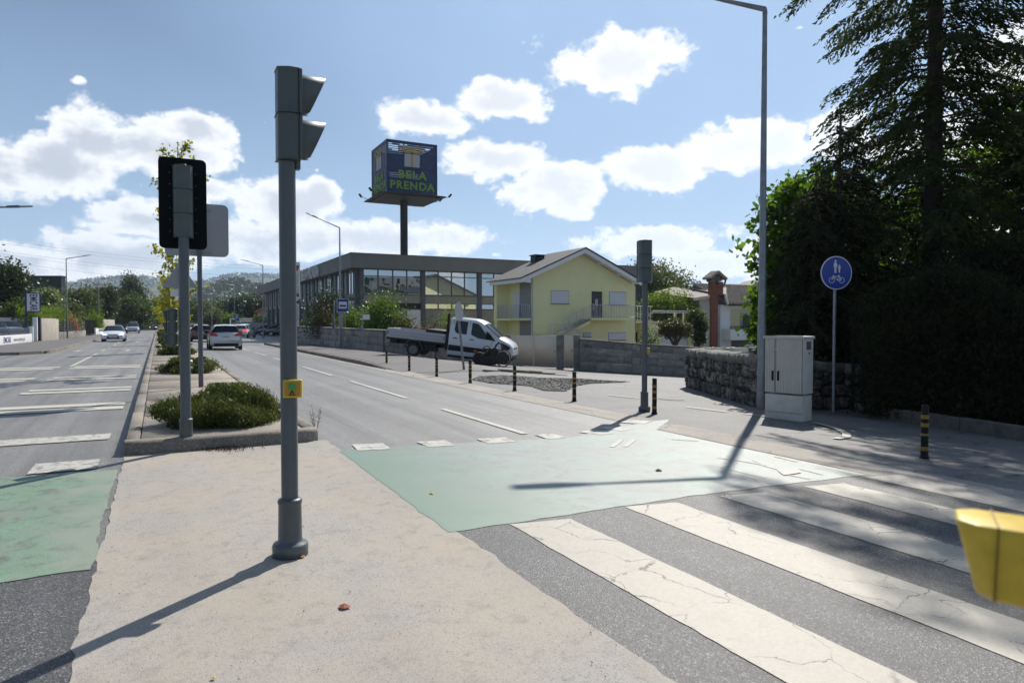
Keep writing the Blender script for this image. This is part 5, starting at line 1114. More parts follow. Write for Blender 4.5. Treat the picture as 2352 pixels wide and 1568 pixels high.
gate('two-leaf plain beige sheet metal gate between granite pillars, behind the bollards', 1173, 1279, 2, 41.3, 40.8, 769, 843)
gate('narrow beige sheet metal side gate right of the double gate', 1295, 1318.5, 1, 40.6, 40.4, 769, 842.5)
gate('beige gate section seen over the rubble stone wall', 1608, 1720, 2, 41.4, 41.6, 796.5, 870)
for a, b, Dp, l in ((1160, 1173, 41.5, 'granite gate pillar on the left of the double gate, by the truck nose'), (1279, 1295, 40.7, 'granite gate pillar between the double gate and the narrow gate'), (1318.5, 1332, 40.3, 'granite gate pillar where the large block wall begins')):
    p, q = Vector(W(a, Dp)), Vector(W(b, Dp)); m = MB(); w = (q-p).length; m.box(0, w, -0.12, 0.34, Z(846,Dp)-0.2, Z(768.5,Dp)); o = m.build('gate_pillar', M_['granite'], bevel=0.02); o.location = (p.x, p.y, 0); o.rotation_euler = (0,0,math.atan2((q-p).y,(q-p).x)); tag(o, l, 'pillar', 'granite pillars of the gate')
D = 40.1; q = Vector((*W(1345, D), 0)); t = thing('house_number', 'small number and letter slot set in the granite wall beside the gate', 'house number', (q.x, q.y, 0), -YAW*0.9)
m = MB(); m.box(-0.18,0.18,-0.26,-0.215,Z(808,D),Z(802,D)); m.build('letter_slot', M_['steel_zinc'], t); lettering('2062', 0.24, M_['black'], t, frame((0.1,-0.28,Z(795,D)), (1,0,0), (0,0,1)))
# rubble stone wall
random.seed(21)
def rubble_mesh(seed):
    bm = bmesh.new(); bmesh.ops.create_cube(bm, size=1.0); bmesh.ops.subdivide_edges(bm, edges=bm.edges, cuts=2, use_grid_fill=True)
    for v in bm.verts:
        c = v.co.copy(); r = c.length; v.co = c * (1 - 0.10*max(0, (r-0.62)/0.25)) + Vector([0.07*mnoise.noise(c*2.6 + Vector((seed*7+k*13, 0, 0))) for k in range(3)])
    me = bpy.data.meshes.new('field_stone'); bm.to_mesh(me); bm.free(); me.materials.append(M_['rubble']); me.polygons.foreach_set('use_smooth', [True]*len(me.polygons)); return me
RS = [rubble_mesh(i) for i in range(7)]; RC = [m_.copy() for m_ in RS]
for m_ in RC: m_.materials[0] = M_['coping']
t = thing('rubble_stone_wall', 'rough dark field stone wall with big coping blocks at the corner beside the tall street lamp', 'wall', (0,0,0))
wp = [(G(1577,888), Z(800, depth(*G(1577,888).xy))), (G(1745,936), Z(816, depth(*G(1745,936).xy))), (G(1800,938), Z(826, depth(*G(1800,938).xy))), (G(1965,938), Z(836, depth(*G(1965,938).xy)))]
for (a, ta), (b, tb) in zip(wp, wp[1:]):
    L = (b-a).xy.length; dv = (b-a).xy / L; nrm = Vector((dv.y, -dv.x)); ang = math.atan2(dv.y, dv.x)
    cz = (a.z+b.z)/2; m = MB(); q = []
    for p, zt in ((a, ta), (b, tb)):
        for s_ in (-0.02, 0.42): q += [(p.x-nrm.x*(s_+0.06), p.y-nrm.y*(s_+0.06), p.z-0.3), (p.x-nrm.x*(s_+0.06), p.y-nrm.y*(s_+0.06), zt-0.08)]
    m.add(q, [(0,1,5,4),(2,6,7,3),(1,3,7,5),(0,2,3,1),(4,5,7,6)]); m.build('wall_core', M_['mortar_dark'] if 'mortar_dark' in M_ else M_['rubble'], t)
    rows = 3
    for r in range(rows + 1):
        x = -0.05; top = r == rows
        while x < L:
            w = random.uniform(0.55, 0.95) if top else random.choice((0.16, 0.24, 0.3, 0.36, 0.42, 0.5)); w = min(w, max(0.2, L - x + 0.1)); f = min(1, max(0, (x+w/2)/L)); zb_, zt_ = a.z+(b.z-a.z)*f, ta+(tb-ta)*f
            body = zt_ - zb_ - 0.24; lo, hi = (zt_-0.26, zt_) if top else (zb_ + body*r/rows - (0.05 if r == 0 else 0) + random.uniform(-0.03,0.05), zb_ + body*(r+1)/rows + random.uniform(-0.05,0.04))
            split = (not top) and w < 0.4 and random.random() < 0.35
            for (l_, h_) in (((lo, (lo+hi)/2), ((lo+hi)/2, hi)) if split else ((lo, hi),)):
                c = a.xy + dv*(x+w/2) - nrm*(0.2 + random.uniform(-0.03, 0.02))
                o = put_block('coping_stone' if top else 'field_stone', t, (c.x, c.y, (l_+h_)/2), ang + random.uniform(-0.05,0.05), (w*0.99, 0.5*random.uniform(0.95,1.1) + (0.06 if top else 0), (h_-l_)*1.0), random.choice(RC if top else RS))
                o.rotation_euler = (random.uniform(-0.05,0.05), random.uniform(-0.06,0.06) - math.atan2(tb-ta, L)*(1 if top else 0.3), o.rotation_euler[2])
            x += w
# low concrete edging under the trees
a, b = G(1962, 951), G(2352, 1012); d = (b-a).xy.normalized(); t = thing('edging_wall', 'low dark concrete edging under the conifers at the right', 'low wall', (a.x, a.y, 0), math.atan2(d.y, d.x))
for k in range(9):
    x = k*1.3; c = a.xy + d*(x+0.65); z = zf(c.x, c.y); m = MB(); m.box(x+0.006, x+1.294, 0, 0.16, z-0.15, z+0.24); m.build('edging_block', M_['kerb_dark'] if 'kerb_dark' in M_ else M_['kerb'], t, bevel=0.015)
p = G(1960, 945); D = depth(p.x, p.y)+0.4; q = W(1960, D); t = thing('fence_post', 'dark steel fence post with diagonal brace right of the blue round sign', 'fence post', (q[0], q[1], p.z), math.atan2(d.y, d.x))
m = MB(); m.tube([(0,0,0),(0,0,Z(722,D)-p.z)], 0.035, 8); m.build('post', M_['black'], t); m = MB(); m.tube([(0,0,1.45),(0.9,0.02,0.1)], 0.025, 6); m.build('brace', M_['black'], t)
# ================================================================ YELLOW HOUSE
S0 = 43.7
def d7(zx, zy): return ((1200+zx/4.2)*0.91875, (600+zy/4.2)*0.91875)
def F7(zx, zy, y=S0): return PYp(*d7(zx, zy), y)
xc = F7(545,700).x; xr = F7(1628,700).x; zg = -1.6
eaL, pk, eaR = F7(435,372,S0-0.9), F7(1110,78,S0-0.9), F7(1700,425,S0-0.9)
xm = pk.x; xe = eaL.x; yback = PX(*d7(75,455), xe).y; yb2 = yback-3.5; print('YBACK', yback, xe, pxof(xe, yback, 3.2), S0)
house = thing('yellow_house', 'pale yellow two storey house with white gable eaves, outside stairs and closed shutters', 'house', (xc, S0, 0)); hx, hy = xc, S0
def hb(m, nm, mt, parent=house, bevel=0): 
    m.v = [(x-hx, y-hy, z) for x, y, z in m.v] if parent is house else m.v
    return m.build(nm, M_[mt], parent, bevel=bevel)
sl = (pk.z-eaR.z)/(eaR.x-pk.x); under = 0.32
def rz_(x): return pk.z - abs(x-xm)*sl - under
m = MB(); y1 = PX(*d7(270,600), xc).y
m.prism([(xc,zg),(xr,zg),(xr,rz_(xr)),(xm,pk.z-under),(xc,rz_(xc))], 'y', S0, yb2+2.6); hb(m, 'wall', 'wall_yellow')
xp = F7(150,600,y1).x; m = MB(); m.box(xp, xc-0.003, y1, yb2+2.5, zg, rz_(xc)-0.15); hb(m, 'side_bay_wall', 'wall_yellow')
# grey tiled strip on the side wall
ya, yb_ = PX(*d7(535,600), xc).y, PX(*d7(420,600), xc).y; m = MB(); m.box(xc-0.03, xc-0.002, min(ya,yb_), max(ya,yb_), zg, rz_(xc)-0.1); hb(m, 'tile_panel', 'tiles_grey')
ya, yb_ = PX(*d7(420,600), xc).y, PX(*d7(355,600), xc).y; zd = PX(*d7(500,822), xc).z; m = MB(); m.box(xc-0.04, xc-0.003, min(ya,yb_)+0.02, max(ya,yb_), zd, PX(*d7(390,548), xc).z); hb(m, 'balcony_shutter', 'shutter')
m = MB(); a = F7(192,565,y1); b = F7(234,685,y1); m.box(a.x, b.x, y1-0.03, y1-0.002, b.z, a.z); hb(m, 'window_shutter', 'shutter')
# roof: two slabs with white fascia and eaves
def slab(xa, za, xb, zb, y0, y1_, th, dz=0):
    m = MB(); m.prism([(xa,za+dz),(xb,zb+dz),(xb,zb+dz+th),(xa,za+dz+th)], 'y', y0, y1_); return m
zeL = pk.z - (xm-xe)*sl; zeR = pk.z - (eaR.x-xm)*sl
hb(slab(xe-0.1, zeL-0.0, xm, pk.z+0.03, S0-0.98, yb2+3.5, 0.07, -0.07), 'roof_slope', 'roof_dark'); hb(slab(xm, pk.z+0.03, eaR.x+0.1, zeR, S0-0.98, yb2+3.5, 0.07, -0.07), 'roof_slope', 'roof_dark')
hb(slab(xe, zeL, xm-0.002, pk.z, S0-0.9, S0-0.78, 0.30, -0.38), 'barge_board', 'trim_white'); hb(slab(xm+0.002, pk.z, eaR.x, zeR, S0-0.9, S0-0.78, 0.30, -0.38), 'barge_board', 'trim_white')
hb(slab(xe+0.02, zeL, xm-0.003, pk.z, S0-0.777, yb2+3, 0.10, -0.24), 'soffit', 'trim_white'); hb(slab(xm+0.003, pk.z, eaR.x-0.02, zeR, S0-0.777, yb2+3, 0.10, -0.24), 'soffit', 'trim_white')
m = MB(); m.prism([(xe-0.02,zeL-0.30),(xe+0.75,zeL-0.36),(xe+0.75,zeL+0.05),(xe-0.02,zeL-0.06)], 'y', S0-0.92, S0-0.76); hb(m, 'eave_end_box', 'trim_white')
m = MB(); m.box(xe-0.02, xe+0.03, S0-0.75, yb2+3, zeL-0.34, zeL-0.075); hb(m, 'gutter', 'trim_white')
for zx in (765, 935, 1100, 1275, 1480):
    xx = F7(zx,300,S0-0.5).x; m = MB(); zt = pk.z-abs(xx-xm)*sl-0.22; m.box(xx-0.08, xx+0.08, S0-0.775, S0-0.003, zt-0.2, zt-0.02); hb(m, 'roof_bracket', 'trim_white')
for zx in (742, 940, 1282, 1530): xx = F7(zx,300).x; m = MB(); m.box(xx-0.012, xx+0.012, S0-0.004, S0-0.001, zd, rz_(xx)); hb(m, 'render_joint', 'wall_joint' if 'wall_joint' in M_ else 'wall_yellow')
yc_ = S0+0.72*(yback-S0); c = PYp(*d7(604,215), yc_); m = MB(); m.box(c.x-0.42, c.x+0.42, yc_-0.4, yc_+0.4, c.z-1.6, F7(604,187,yc_).z); ch = hb(m, 'chimney', 'dark_clad'); 
m = MB(); zt = F7(604,187,yc_).z; q_ = yc_-S0
m.box(c.x-0.5-hx, c.x+0.5-hx, q_-0.5, q_+0.5, zt+0.15, zt+0.22)
for k in range(5): m.box(c.x-0.42-hx+k*0.19, c.x-0.36-hx+k*0.19, q_-0.38, q_+0.38, zt, zt+0.15)
m.build('chimney_cap', M_['dark_clad'], ch)
def shut(zx0, zy0, zx1, zy1, y=S0, n=8, nm='window'):
    a, b = F7(zx0, zy0, y), F7(zx1, zy1, y); m = MB(); m.box(a.x-0.03, b.x+0.03, y-0.004, y-0.001, b.z-0.03, a.z+0.03); w = hb(m, nm, 'column_grey')
    m = MB(); h = (a.z-b.z)/n
    for k in range(n): m.prism([(y-0.012-hy, b.z+h*k), (y-0.03-hy, b.z+h*k+0.01), (y-0.03-hy, b.z+h*(k+0.85)), (y-0.012-hy, b.z+h*(k+0.98))], 'x', a.x-hx, b.x-hx)
    s_ = m.build('roller_shutter', M_['shutter'], w)
    m = MB(); m.box(a.x-hx-0.06, b.x-hx+0.06, y-0.08-hy, y-hy-0.002, b.z-0.07, b.z-0.03); m.build('sill', M_['granite'], w)
shut(747,532,930,666); shut(1360,545,1530,678)
a = S0-1.25; shut(1350,975,1528,1046); shut(1085,973,1162,1010)
p0, p1 = F7(1172,538), F7(1280,815); m = MB(); m.box(p0.x, p1.x, S0-0.03, S0-0.003, zd, p0.z); dr = hb(m, 'door', 'door_dark')
m = MB(); m.box(p0.x-hx+0.3, p0.x-hx+0.55, -0.04, -0.032, zd+0.9, zd+1.5); m.build('door_glass', M_['glass'], dr); m = MB(); m.box(p0.x-hx+0.1, p0.x-hx+0.14, -0.08, -0.03, zd+0.6, zd+1.2); m.build('handle', M_['rim'], dr)
for zx in (548,): m = MB(); xx = F7(zx,500).x; m.tube([(xx,S0-0.05,rz_(xx)-0.15),(xx,S0-0.05,zg)], 0.045, 8); hb(m, 'drain_pipe', 'rail_white')
xx = xr+0.08; m = MB(); m.tube([(xx,S0+0.1,rz_(xx)-0.1),(xx,S0+0.1,zg)], 0.06, 8); hb(m, 'drain_pipe', 'steel_zinc')
# landing, stairs and railings
yl = S0-1.25; xa, xb = F7(1170,830,yl).x, F7(1625,830,yl).x; zl = F7(1400,818,yl).z
m = MB(); m.box(xa, xb, yl, S0-0.003, zl-0.16, zl); hb(m, 'landing_slab', 'wall_yellow')
x0 = F7(870,985,yl).x; z0 = F7(870,985,yl).z; n = 11
m = MB(); m.prism([(xa-0.002,zl-0.16),(xa-0.002,zl-0.42),(x0,z0-0.3),(x0,z0+0.02)], 'y', yl+0.15, S0-0.2); hb(m, 'stair_flight', 'wall_yellow')
for k in range(n):
    f0, f1 = k/n, (k+1)/n; xs0, xs1 = xa+(x0-xa)*f0, xa+(x0-xa)*f1; zz = zl+(z0-zl)*f0 - 0.1; m = MB(); m.box(min(xs0,xs1)-0.03, max(xs0,xs1)-0.01, yl+0.05, S0-0.1, zz-0.05, zz); hb(m, 'step', 'granite')
m = MB(); m.box(x0-1.6, x0, yl-0.6, S0-0.1, z0-0.3, z0-0.05); hb(m, 'lower_landing', 'wall_yellow')
def railing(pts, h, nb, nm='railing', mt='rail_white', par=None, rt=0.02):
    m = MB(); L = [Vector(p) for p in pts]
    for a, b in zip(L, L[1:]):
        d = b-a; k = max(2, int(d.length/nb)); m.tube([a+Vector((0,0,h)), b+Vector((0,0,h))], rt, 6); m.tube([a+Vector((0,0,0.1)), b+Vector((0,0,0.1))], rt*0.7, 4)
        for i in range(k+1): q = a+d*i/k; m.bar(q, q+Vector((0,0,h)), 0.022 if i % 5 else 0.035)
    o = hb(m, nm, mt); o['kind'] = 'stuff'; return o
railing([(xb,yl+0.03,zl),(xa,yl+0.03,zl),(x0,yl+0.03,z0)], 1.0, 0.14)
q0, q1, q2 = F7(718,885,yl-0.6), F7(940,885,yl-0.6), F7(1140,1012,yl-0.6); railing([(q0.x,yl-0.6,q0.z-0.9),(q1.x,yl-0.6,q1.z-0.9),(q2.x,yl-0.6,q2.z-0.9)], 0.9, 0.14)
# side balcony
xbal = xe+0.35; yb0, yb1 = S0+0.05, PX(*d7(145,830), xbal).y; m = MB(); m.box(xbal, xc-0.045, yb0, yb1, zd-0.16, zd); hb(m, 'balcony_slab', 'wall_yellow')
railing([(xbal+0.03,yb0,zd),(xbal+0.03,yb1,zd)], 1.0, 0.14); railing([(xbal+0.03,yb0,zd),(xc-0.05,yb0,zd)], 1.0, 0.14)
# annex with roof terrace
ya_ = S0+1.6; A0, A1 = F7(1640,900,ya_), F7(2300,900,ya_); zt = F7(2000,855,ya_).z
m = MB(); m.box(A0.x+0.6, F7(1912,900,ya_).x, ya_, ya_+6, zg-0.4, zt-0.12); m.box(F7(2190,900,ya_).x, A1.x, ya_, ya_+6, zg-0.4, zt-0.12); m.box(F7(1912,900,ya_).x-0.001, F7(2190,900,ya_).x+0.001, ya_, ya_+6, F7(2000,985,ya_).z, zt-0.12); hb(m, 'annex_wall', 'wall_yellow')
m = MB(); m.box(F7(1912,990,ya_).x, F7(2190,990,ya_).x, ya_+0.12, ya_+0.2, zg-0.4, F7(2000,985,ya_).z); hb(m, 'garage_door', 'shutter')
m = MB(); m.box(xr+0.003, A1.x+0.15, ya_-0.25, ya_+6.1, zt-0.118, zt+0.02); hb(m, 'terrace_slab', 'wall_yellow')
m = MB(); m.box(F7(1700,980,ya_).x-0.5, F7(1700,980,ya_).x+0.25, ya_+0.59, ya_+0.62, zg-0.4, F7(1700,965,ya_).z); hb(m, 'annex_recess_shade', 'door_dark')  # dark panel paints in the shade of the recess beside the annex
ztop = F7(1700,695,ya_-0.1).z; x1 = F7(1810,700,ya_-0.1).x; m = MB(); m.tube([(xr,ya_-0.15,ztop),(x1,ya_-0.15,ztop)], 0.035, 6); m.tube([(xr,ya_-0.15,zt+0.08),(x1,ya_-0.15,zt+0.08)], 0.025, 6)
k = xr+0.1
while k < x1:
    m.bar((k,ya_-0.15,zt+0.08),(k,ya_-0.15,ztop),0.03); c_ = Vector((k+0.13,ya_-0.15,(zt+ztop)/2)); m.tube([c_+Vector((0.08*math.cos(a*1.05),0,0.16*math.sin(a*1.05)-0.15*(a%2))) for a in range(7)], 0.014, 4, cap=False); k += 0.26
o = hb(m, 'ornate_railing', 'rail_white'); o['kind'] = 'stuff'
zr = F7(2000,745,ya_-0.1).z; m = MB(); m.tube([(x1,ya_-0.1,zr),(A1.x,ya_-0.1,zr)], 0.04, 6); m.tube([(x1,ya_+0.05,zr-0.13),(A1.x,ya_+0.05,zr-0.13)], 0.03, 6); hb(m, 'pipe_rail', 'rail_white')
for zx in (2042, 2135, 2212, 2292): xx = F7(zx,800,ya_).x; m = MB(); m.box(xx-0.09, xx+0.09, ya_-0.18, ya_, zt+0.02, zr-0.16); hb(m, 'terrace_post', 'wall_cream')
# ================================================================ STORE
Y1, X1 = 61.0, 16.0
def d5(zx, zy): return ((740+zx*0.2296)*0.91875, (600+zy*0.2296)*0.91875)
def F5(zx, zy, y=Y1): return PYp(*d5(zx, zy), y)
def S5(zx, zy, x=X1): return PX(*d5(zx, zy), x)
XE = PYp(*d7(1690,300), Y1).x; zpt = F5(645,135,Y1-0.8).z; zpb = F5(690,302,Y1-0.8).z
YE = S5(-250, 500).y if False else 61+62
store = thing('store_building', 'large grey two storey store with wide windows and heavy flat parapet behind the bushes', 'store', (X1, Y1, 0))
def sb(m, nm, mt, bevel=0, par=None, kind=None):
    m.v = [(x-X1, y-Y1, z) for x, y, z in m.v]; o = m.build(nm, M_[mt] if isinstance(mt, str) else mt, par or store, bevel=bevel)
    if kind: o['kind'] = kind
    return o
m = MB(); m.box(X1+0.25, XE+1, Y1+0.25, YE-0.5, -1.0, zpb+0.1); sb(m, 'inner_mass', 'dark_clad')
x = X1-0.8; k = 0
while x < XE+1:
    w = 4.0; m = MB(); m.box(x+0.006, min(x+w, XE+1)-0.006, Y1-0.8, Y1+0.2, zpb, zpt-0.06); sb(m, 'parapet_panel', 'concrete_wall'); x += w
y = Y1-0.796
while y < YE:
    m = MB(); m.box(X1-0.8, X1+0.2, y+0.006, y+4.994, zpb+0.003, zpt-0.062); 
    if y > Y1: sb(m, 'parapet_panel', 'concrete_wall')
    else: m = MB(); m.box(X1-0.797, X1+0.2, Y1+0.21, y+4.994, zpb+0.003, zpt-0.062); sb(m, 'parapet_panel', 'concrete_wall'); m = MB(); m.box(X1-0.803, X1-0.798, Y1-0.79, Y1+0.2, zpb+0.003, zpt-0.062); sb(m, 'parapet_panel', 'concrete_wall')
    y += 5.0
m = MB(); m.box(X1-0.85, XE+1.05, Y1-0.85, YE+0.05, zpt-0.058, zpt); sb(m, 'roof_cap', 'column_grey')
zw0, zw1, zlt, zlb = F5(900,590).z, F5(900,318).z, F5(1500,690).z, F5(1500,752).z
def pane(x0, x1, z0, z1, mt='mirror_glass', nm='window_pane'):
    m = MB(); m.box(x0, x1, Y1+0.06, Y1+0.08, z0, z1); return sb(m, nm, mt)
bays = [((735,1360), [735,895,1055,1208,1360]), ((1405,1975), [1405,1550,1695,1837,1975]), ((2020,2500), [2020,2155,2290,2420,2500])]
for bi, ((c0, c1), cuts_) in enumerate(bays):
    xs_ = [F5(c, 450).x for c in cuts_]; zmid = zw1 - (0.62 if bi == 0 else 0.5)
    for a, b in zip(xs_, xs_[1:]):
        pane(a+0.05, b-0.05, zw0+0.05, zmid-0.04); pane(a+0.05, b-0.05, zmid+0.04, zw1-0.05)
        if bi: pane(a+0.05, b-0.05, zlb+0.05, zlt-0.05)
        m = MB(); m.box(b-0.05, b+0.05, Y1+0.0, Y1+0.1, zw0, zw1); sb(m, 'mullion', 'column_grey'); m = MB(); m.box(a, b, Y1+0.01, Y1+0.09, zmid-0.04, zmid+0.04); sb(m, 'transom', 'column_grey')
        if bi: m = MB(); m.box(b-0.05, b+0.05, Y1+0.0, Y1+0.1, zlb, zlt); sb(m, 'mullion', 'column_grey')
    m = MB(); m.box(xs_[0], xs_[-1], Y1-0.02, Y1+0.1, zw0-0.08, zw0+0.05); m.box(xs_[0], xs_[-1], Y1-0.02, Y1+0.1, zw1-0.05, zw1+0.05); sb(m, 'window_frame', 'column_grey')
    m = MB(); m.box(xs_[0], xs_[-1], Y1+0.0, Y1+0.24, zlt, zw0-0.081); sb(m, 'spandrel_panel', 'concrete_panel'); m = MB(); m.box(xs_[0], xs_[-1], Y1+0.0, Y1+0.24, -1, zlb); sb(m, 'lower_panel', 'concrete_panel')
    m = MB(); m.box(xs_[0]-0.001, xs_[-1], Y1-0.03, Y1-0.002, zlb-0.06, zlb); sb(m, 'ledge', 'column_grey')
    m = MB(); m.box(xs_[0], xs_[-1], Y1+0.12, Y1+0.24, zw1+0.05, zpb); sb(m, 'header', 'column_grey')
a, b = F5(1212,760), F5(1355,760); m = MB(); m.box(a.x, b.x, Y1-0.03, Y1-0.003, -1, a.z); sb(m, 'pale_door_panel', 'tiles_pale' if 'tiles_pale' in M_ else 'wall_white')
for c0, c1 in ((692,735),(1360,1405),(1975,2020)):
    a, b = F5(c0, 500), F5(c1, 500); m = MB(); m.box(max(a.x, X1+0.0), b.x, Y1-0.12, Y1+0.24, -1, zpb-0.002); sb(m, 'column', 'column_grey')
# printed living room scene on the first bay's glass
prt = [mat('print '+n_, c_, 0.5) for n_, c_ in (('wall', (0.30,0.33,0.35)), ('dark leaf', (0.03,0.06,0.035)), ('wood', (0.06,0.035,0.025)), ('sofa', (0.15,0.16,0.20)), ('rug', (0.09,0.12,0.14)), ('terracotta', (0.25,0.09,0.05)), ('cushion', (0.12,0.16,0.22)), ('white', (0.42,0.43,0.44)), ('black', (0.015,0.015,0.02)))]
def pr(c0, c1, mi_wall, shapes):
    m = MB(); a, b = F5(c0,450), F5(c1,450); x0, x1 = a.x+0.07-X1, b.x-0.07-X1; z0, z1 = zw0+0.07, zw1-0.70; w, h = x1-x0, z1-z0
    m.add([(x0,0.05,z0),(x1,0.05,z0),(x1,0.05,z1),(x0,0.05,z1)], [(0,1,2,3)], mi_wall)
    for i, (mi, pts) in enumerate(shapes):
        yy = 0.048-0.002*i; m.add([(x0+w*u, yy, z0+h*v) for u, v in pts], [tuple(range(len(pts)))], mi)
    return m.build('printed_film', prt, store)
def blob(cx, cy, rx, ry, n=14): return [(cx+rx*math.cos(2*math.pi*k/n)*(1+0.25*math.sin(k*2.3)), cy+ry*math.sin(2*math.pi*k/n)*(1+0.25*math.sin(k*1.7))) for k in range(n)]
pr(735,895,0,[(1,blob(.22,.72,.2,.26)),(1,blob(.6,.85,.16,.1)),(7,[(.62,.3),(.95,.3),(.95,.66),(.62,.66)]),(1,[(0,0),(.9,0),(.5,.2),(.1,.45),(0,.45)]),(2,[(0,0),(.7,0),(.45,.12),(.1,.25)]),(4,[(.5,.0),(1,.0),(1,.28),(.62,.18)])])
pr(895,1055,0,[(4,[(0,0),(1,0),(1,.35),(0,.45)]),(2,[(0,.36),(.75,.2),(.8,.3),(.2,.46)]),(1,blob(.6,.56,.28,.06)),(5,[(.28,.62),(.44,.62),(.42,.76),(.28,.76)]),(1,blob(.36,.85,.1,.1)),(3,[(.55,0),(1,.1),(1,.42),(.78,.42)]),(2,blob(.8,.3,.07,.13))])
pr(1055,1208,7,[(4,[(0,0),(1,0),(1,.2),(0,.25)]),(8,[(.32,.62),(.5,.62),(.5,.95),(.32,.95)]),(8,blob(.3,.35,.12,.25)),(1,blob(.3,.5,.05,.42)),(2,blob(.72,.55,.16,.06)),(3,[(.45,.2),(1,.2),(1,.5),(.5,.5)]),(5,blob(.75,.47,.1,.07)),(2,blob(.6,.12,.2,.08))])
pr(1208,1360,7,[(3,[(.0,.12),(.95,.05),(1,.45),(.08,.5)]),(4,[(0,0),(1,0),(1,.08),(0,.14)]),(6,blob(.5,.45,.09,.08)),(6,blob(.72,.44,.1,.09)),(2,blob(.18,.5,.12,.08)),(8,[(.28,.62),(.48,.62),(.48,.8),(.28,.8)]),(7,[(.31,.65),(.45,.65),(.45,.77),(.31,.77)]),(8,[(.7,.75),(.82,.75),(.82,.95),(.7,.95)]),(8,[(.88,.68),(.97,.68),(.97,.86),(.88,.86)])])
# left facade: tall narrow windows between columns
bay = S5(590,500).y - S5(690,500).y; bay = 4.6
y = Y1 + 0.55; k = 0
while y < YE - bay:
    m = MB(); m.box(X1-0.2, X1+0.24, y-0.32, y, -1, zpb-0.003); sb(m, 'column', 'column_grey')
    for j in range(4):
        y0, y1_ = y+0.04+(bay-0.36)/4*j, y+(bay-0.36)/4*(j+1)-0.04
        m = MB(); m.box(X1+0.06, X1+0.08, y0, y1_, zw0+0.05, zw1-0.02); sb(m, 'window_pane', 'mirror_glass'); m = MB(); m.box(X1-0.02, X1+0.1, y1_, y1_+0.08, zw0, zw1); sb(m, 'mullion', 'letter_pale' if j % 2 else 'column_grey')
        m = MB(); m.box(X1+0.06, X1+0.08, y0, y1_, 0.2, zlt+0.3); sb(m, 'lower_pane', 'mirror_glass')
    m = MB(); m.box(X1, X1+0.24, y, y+bay-0.32, zlt+0.3, zw0); sb(m, 'spandrel_panel', 'concrete_panel'); m = MB(); m.box(X1, X1+0.24, y, y+bay-0.32, -1, 0.2); sb(m, 'lower_panel', 'concrete_panel'); m = MB(); m.box(X1+0.1, X1+0.24, y, y+bay-0.32, zw1, zpb); sb(m, 'header', 'column_grey')
    y += bay; k += 1
m = MB(); m.box(X1-0.9, X1-0.02, Y1+1, Y1+6.2, zlt+0.35, zlt+0.45); sb(m, 'canopy', 'column_grey')
ya, yb_ = S5(262,320,X1-0.8).y, S5(62,440,X1-0.8).y; zc_ = (zpt+zpb)/2-0.15
m = MB(); m.box(X1-0.9, X1-0.81, ya, yb_, zpb+0.2, zpt-0.35); sb(m, 'sign_board', 'concrete_panel')
me = lettering('BELA PRENDA', 1.9, M_['letter_pale'], store, frame((-0.93, (ya+yb_)/2-Y1, (zpb+zpt)/2-0.08), (0,-1,0), (0,0,1)), ext=0.03, bold=0.02)
wl = me.dimensions.x; me.data.transform(Matrix.Diagonal((abs(yb_-ya)*0.92/wl, 1, 1, 1)))
# banner mast next to the store
D = 58; t = thing('banner_sign', 'tall narrow white banner sign with upright lettering, half hidden by the big signal pole', 'sign', (*W(686.5, D), 0.0), -YAW*0+0.0)
zt, zm, zb = Z(602, D), Z(688, D), Z(748, D)
m = MB(); m.box(-0.55,0.12,-0.08,0.02,zm+0.06,zt); m.build('banner_panel', M_['sign_white'], t); m = MB(); m.box(-0.55,0.02,-0.08,0.02,zb-0.6,zm); m.build('lower_panel', M_['sign_white'], t)
lettering('BELA PRENDA', 0.34, M_['green_print'], t, frame((-0.12,-0.09,(zm+zt)/2-0.1), (0,0,1), (-1,0,0))); lettering('PRIVADO', 0.36, M_['blue_print'], t, frame((-0.18,-0.09,(zm+zb)/2+0.1), (0,0,1), (-1,0,0)))
m = MB(); m.box(-0.3,0.0,-0.095,-0.085,zm-0.35,zm-0.1); m.box(-0.34,0.0,-0.095,-0.085,zm+0.25,zm+0.5); m.build('blue_emblem', M_['blue_print'], t); m = MB(); m.prism([(-0.3,zt-0.8),(-0.05,zt-0.7),(0.05,zt-0.3),(-0.1,zt-0.25),(-0.25,zt-0.4)], 'y', -0.095, -0.085); m.build('red_emblem', M_['red'], t)
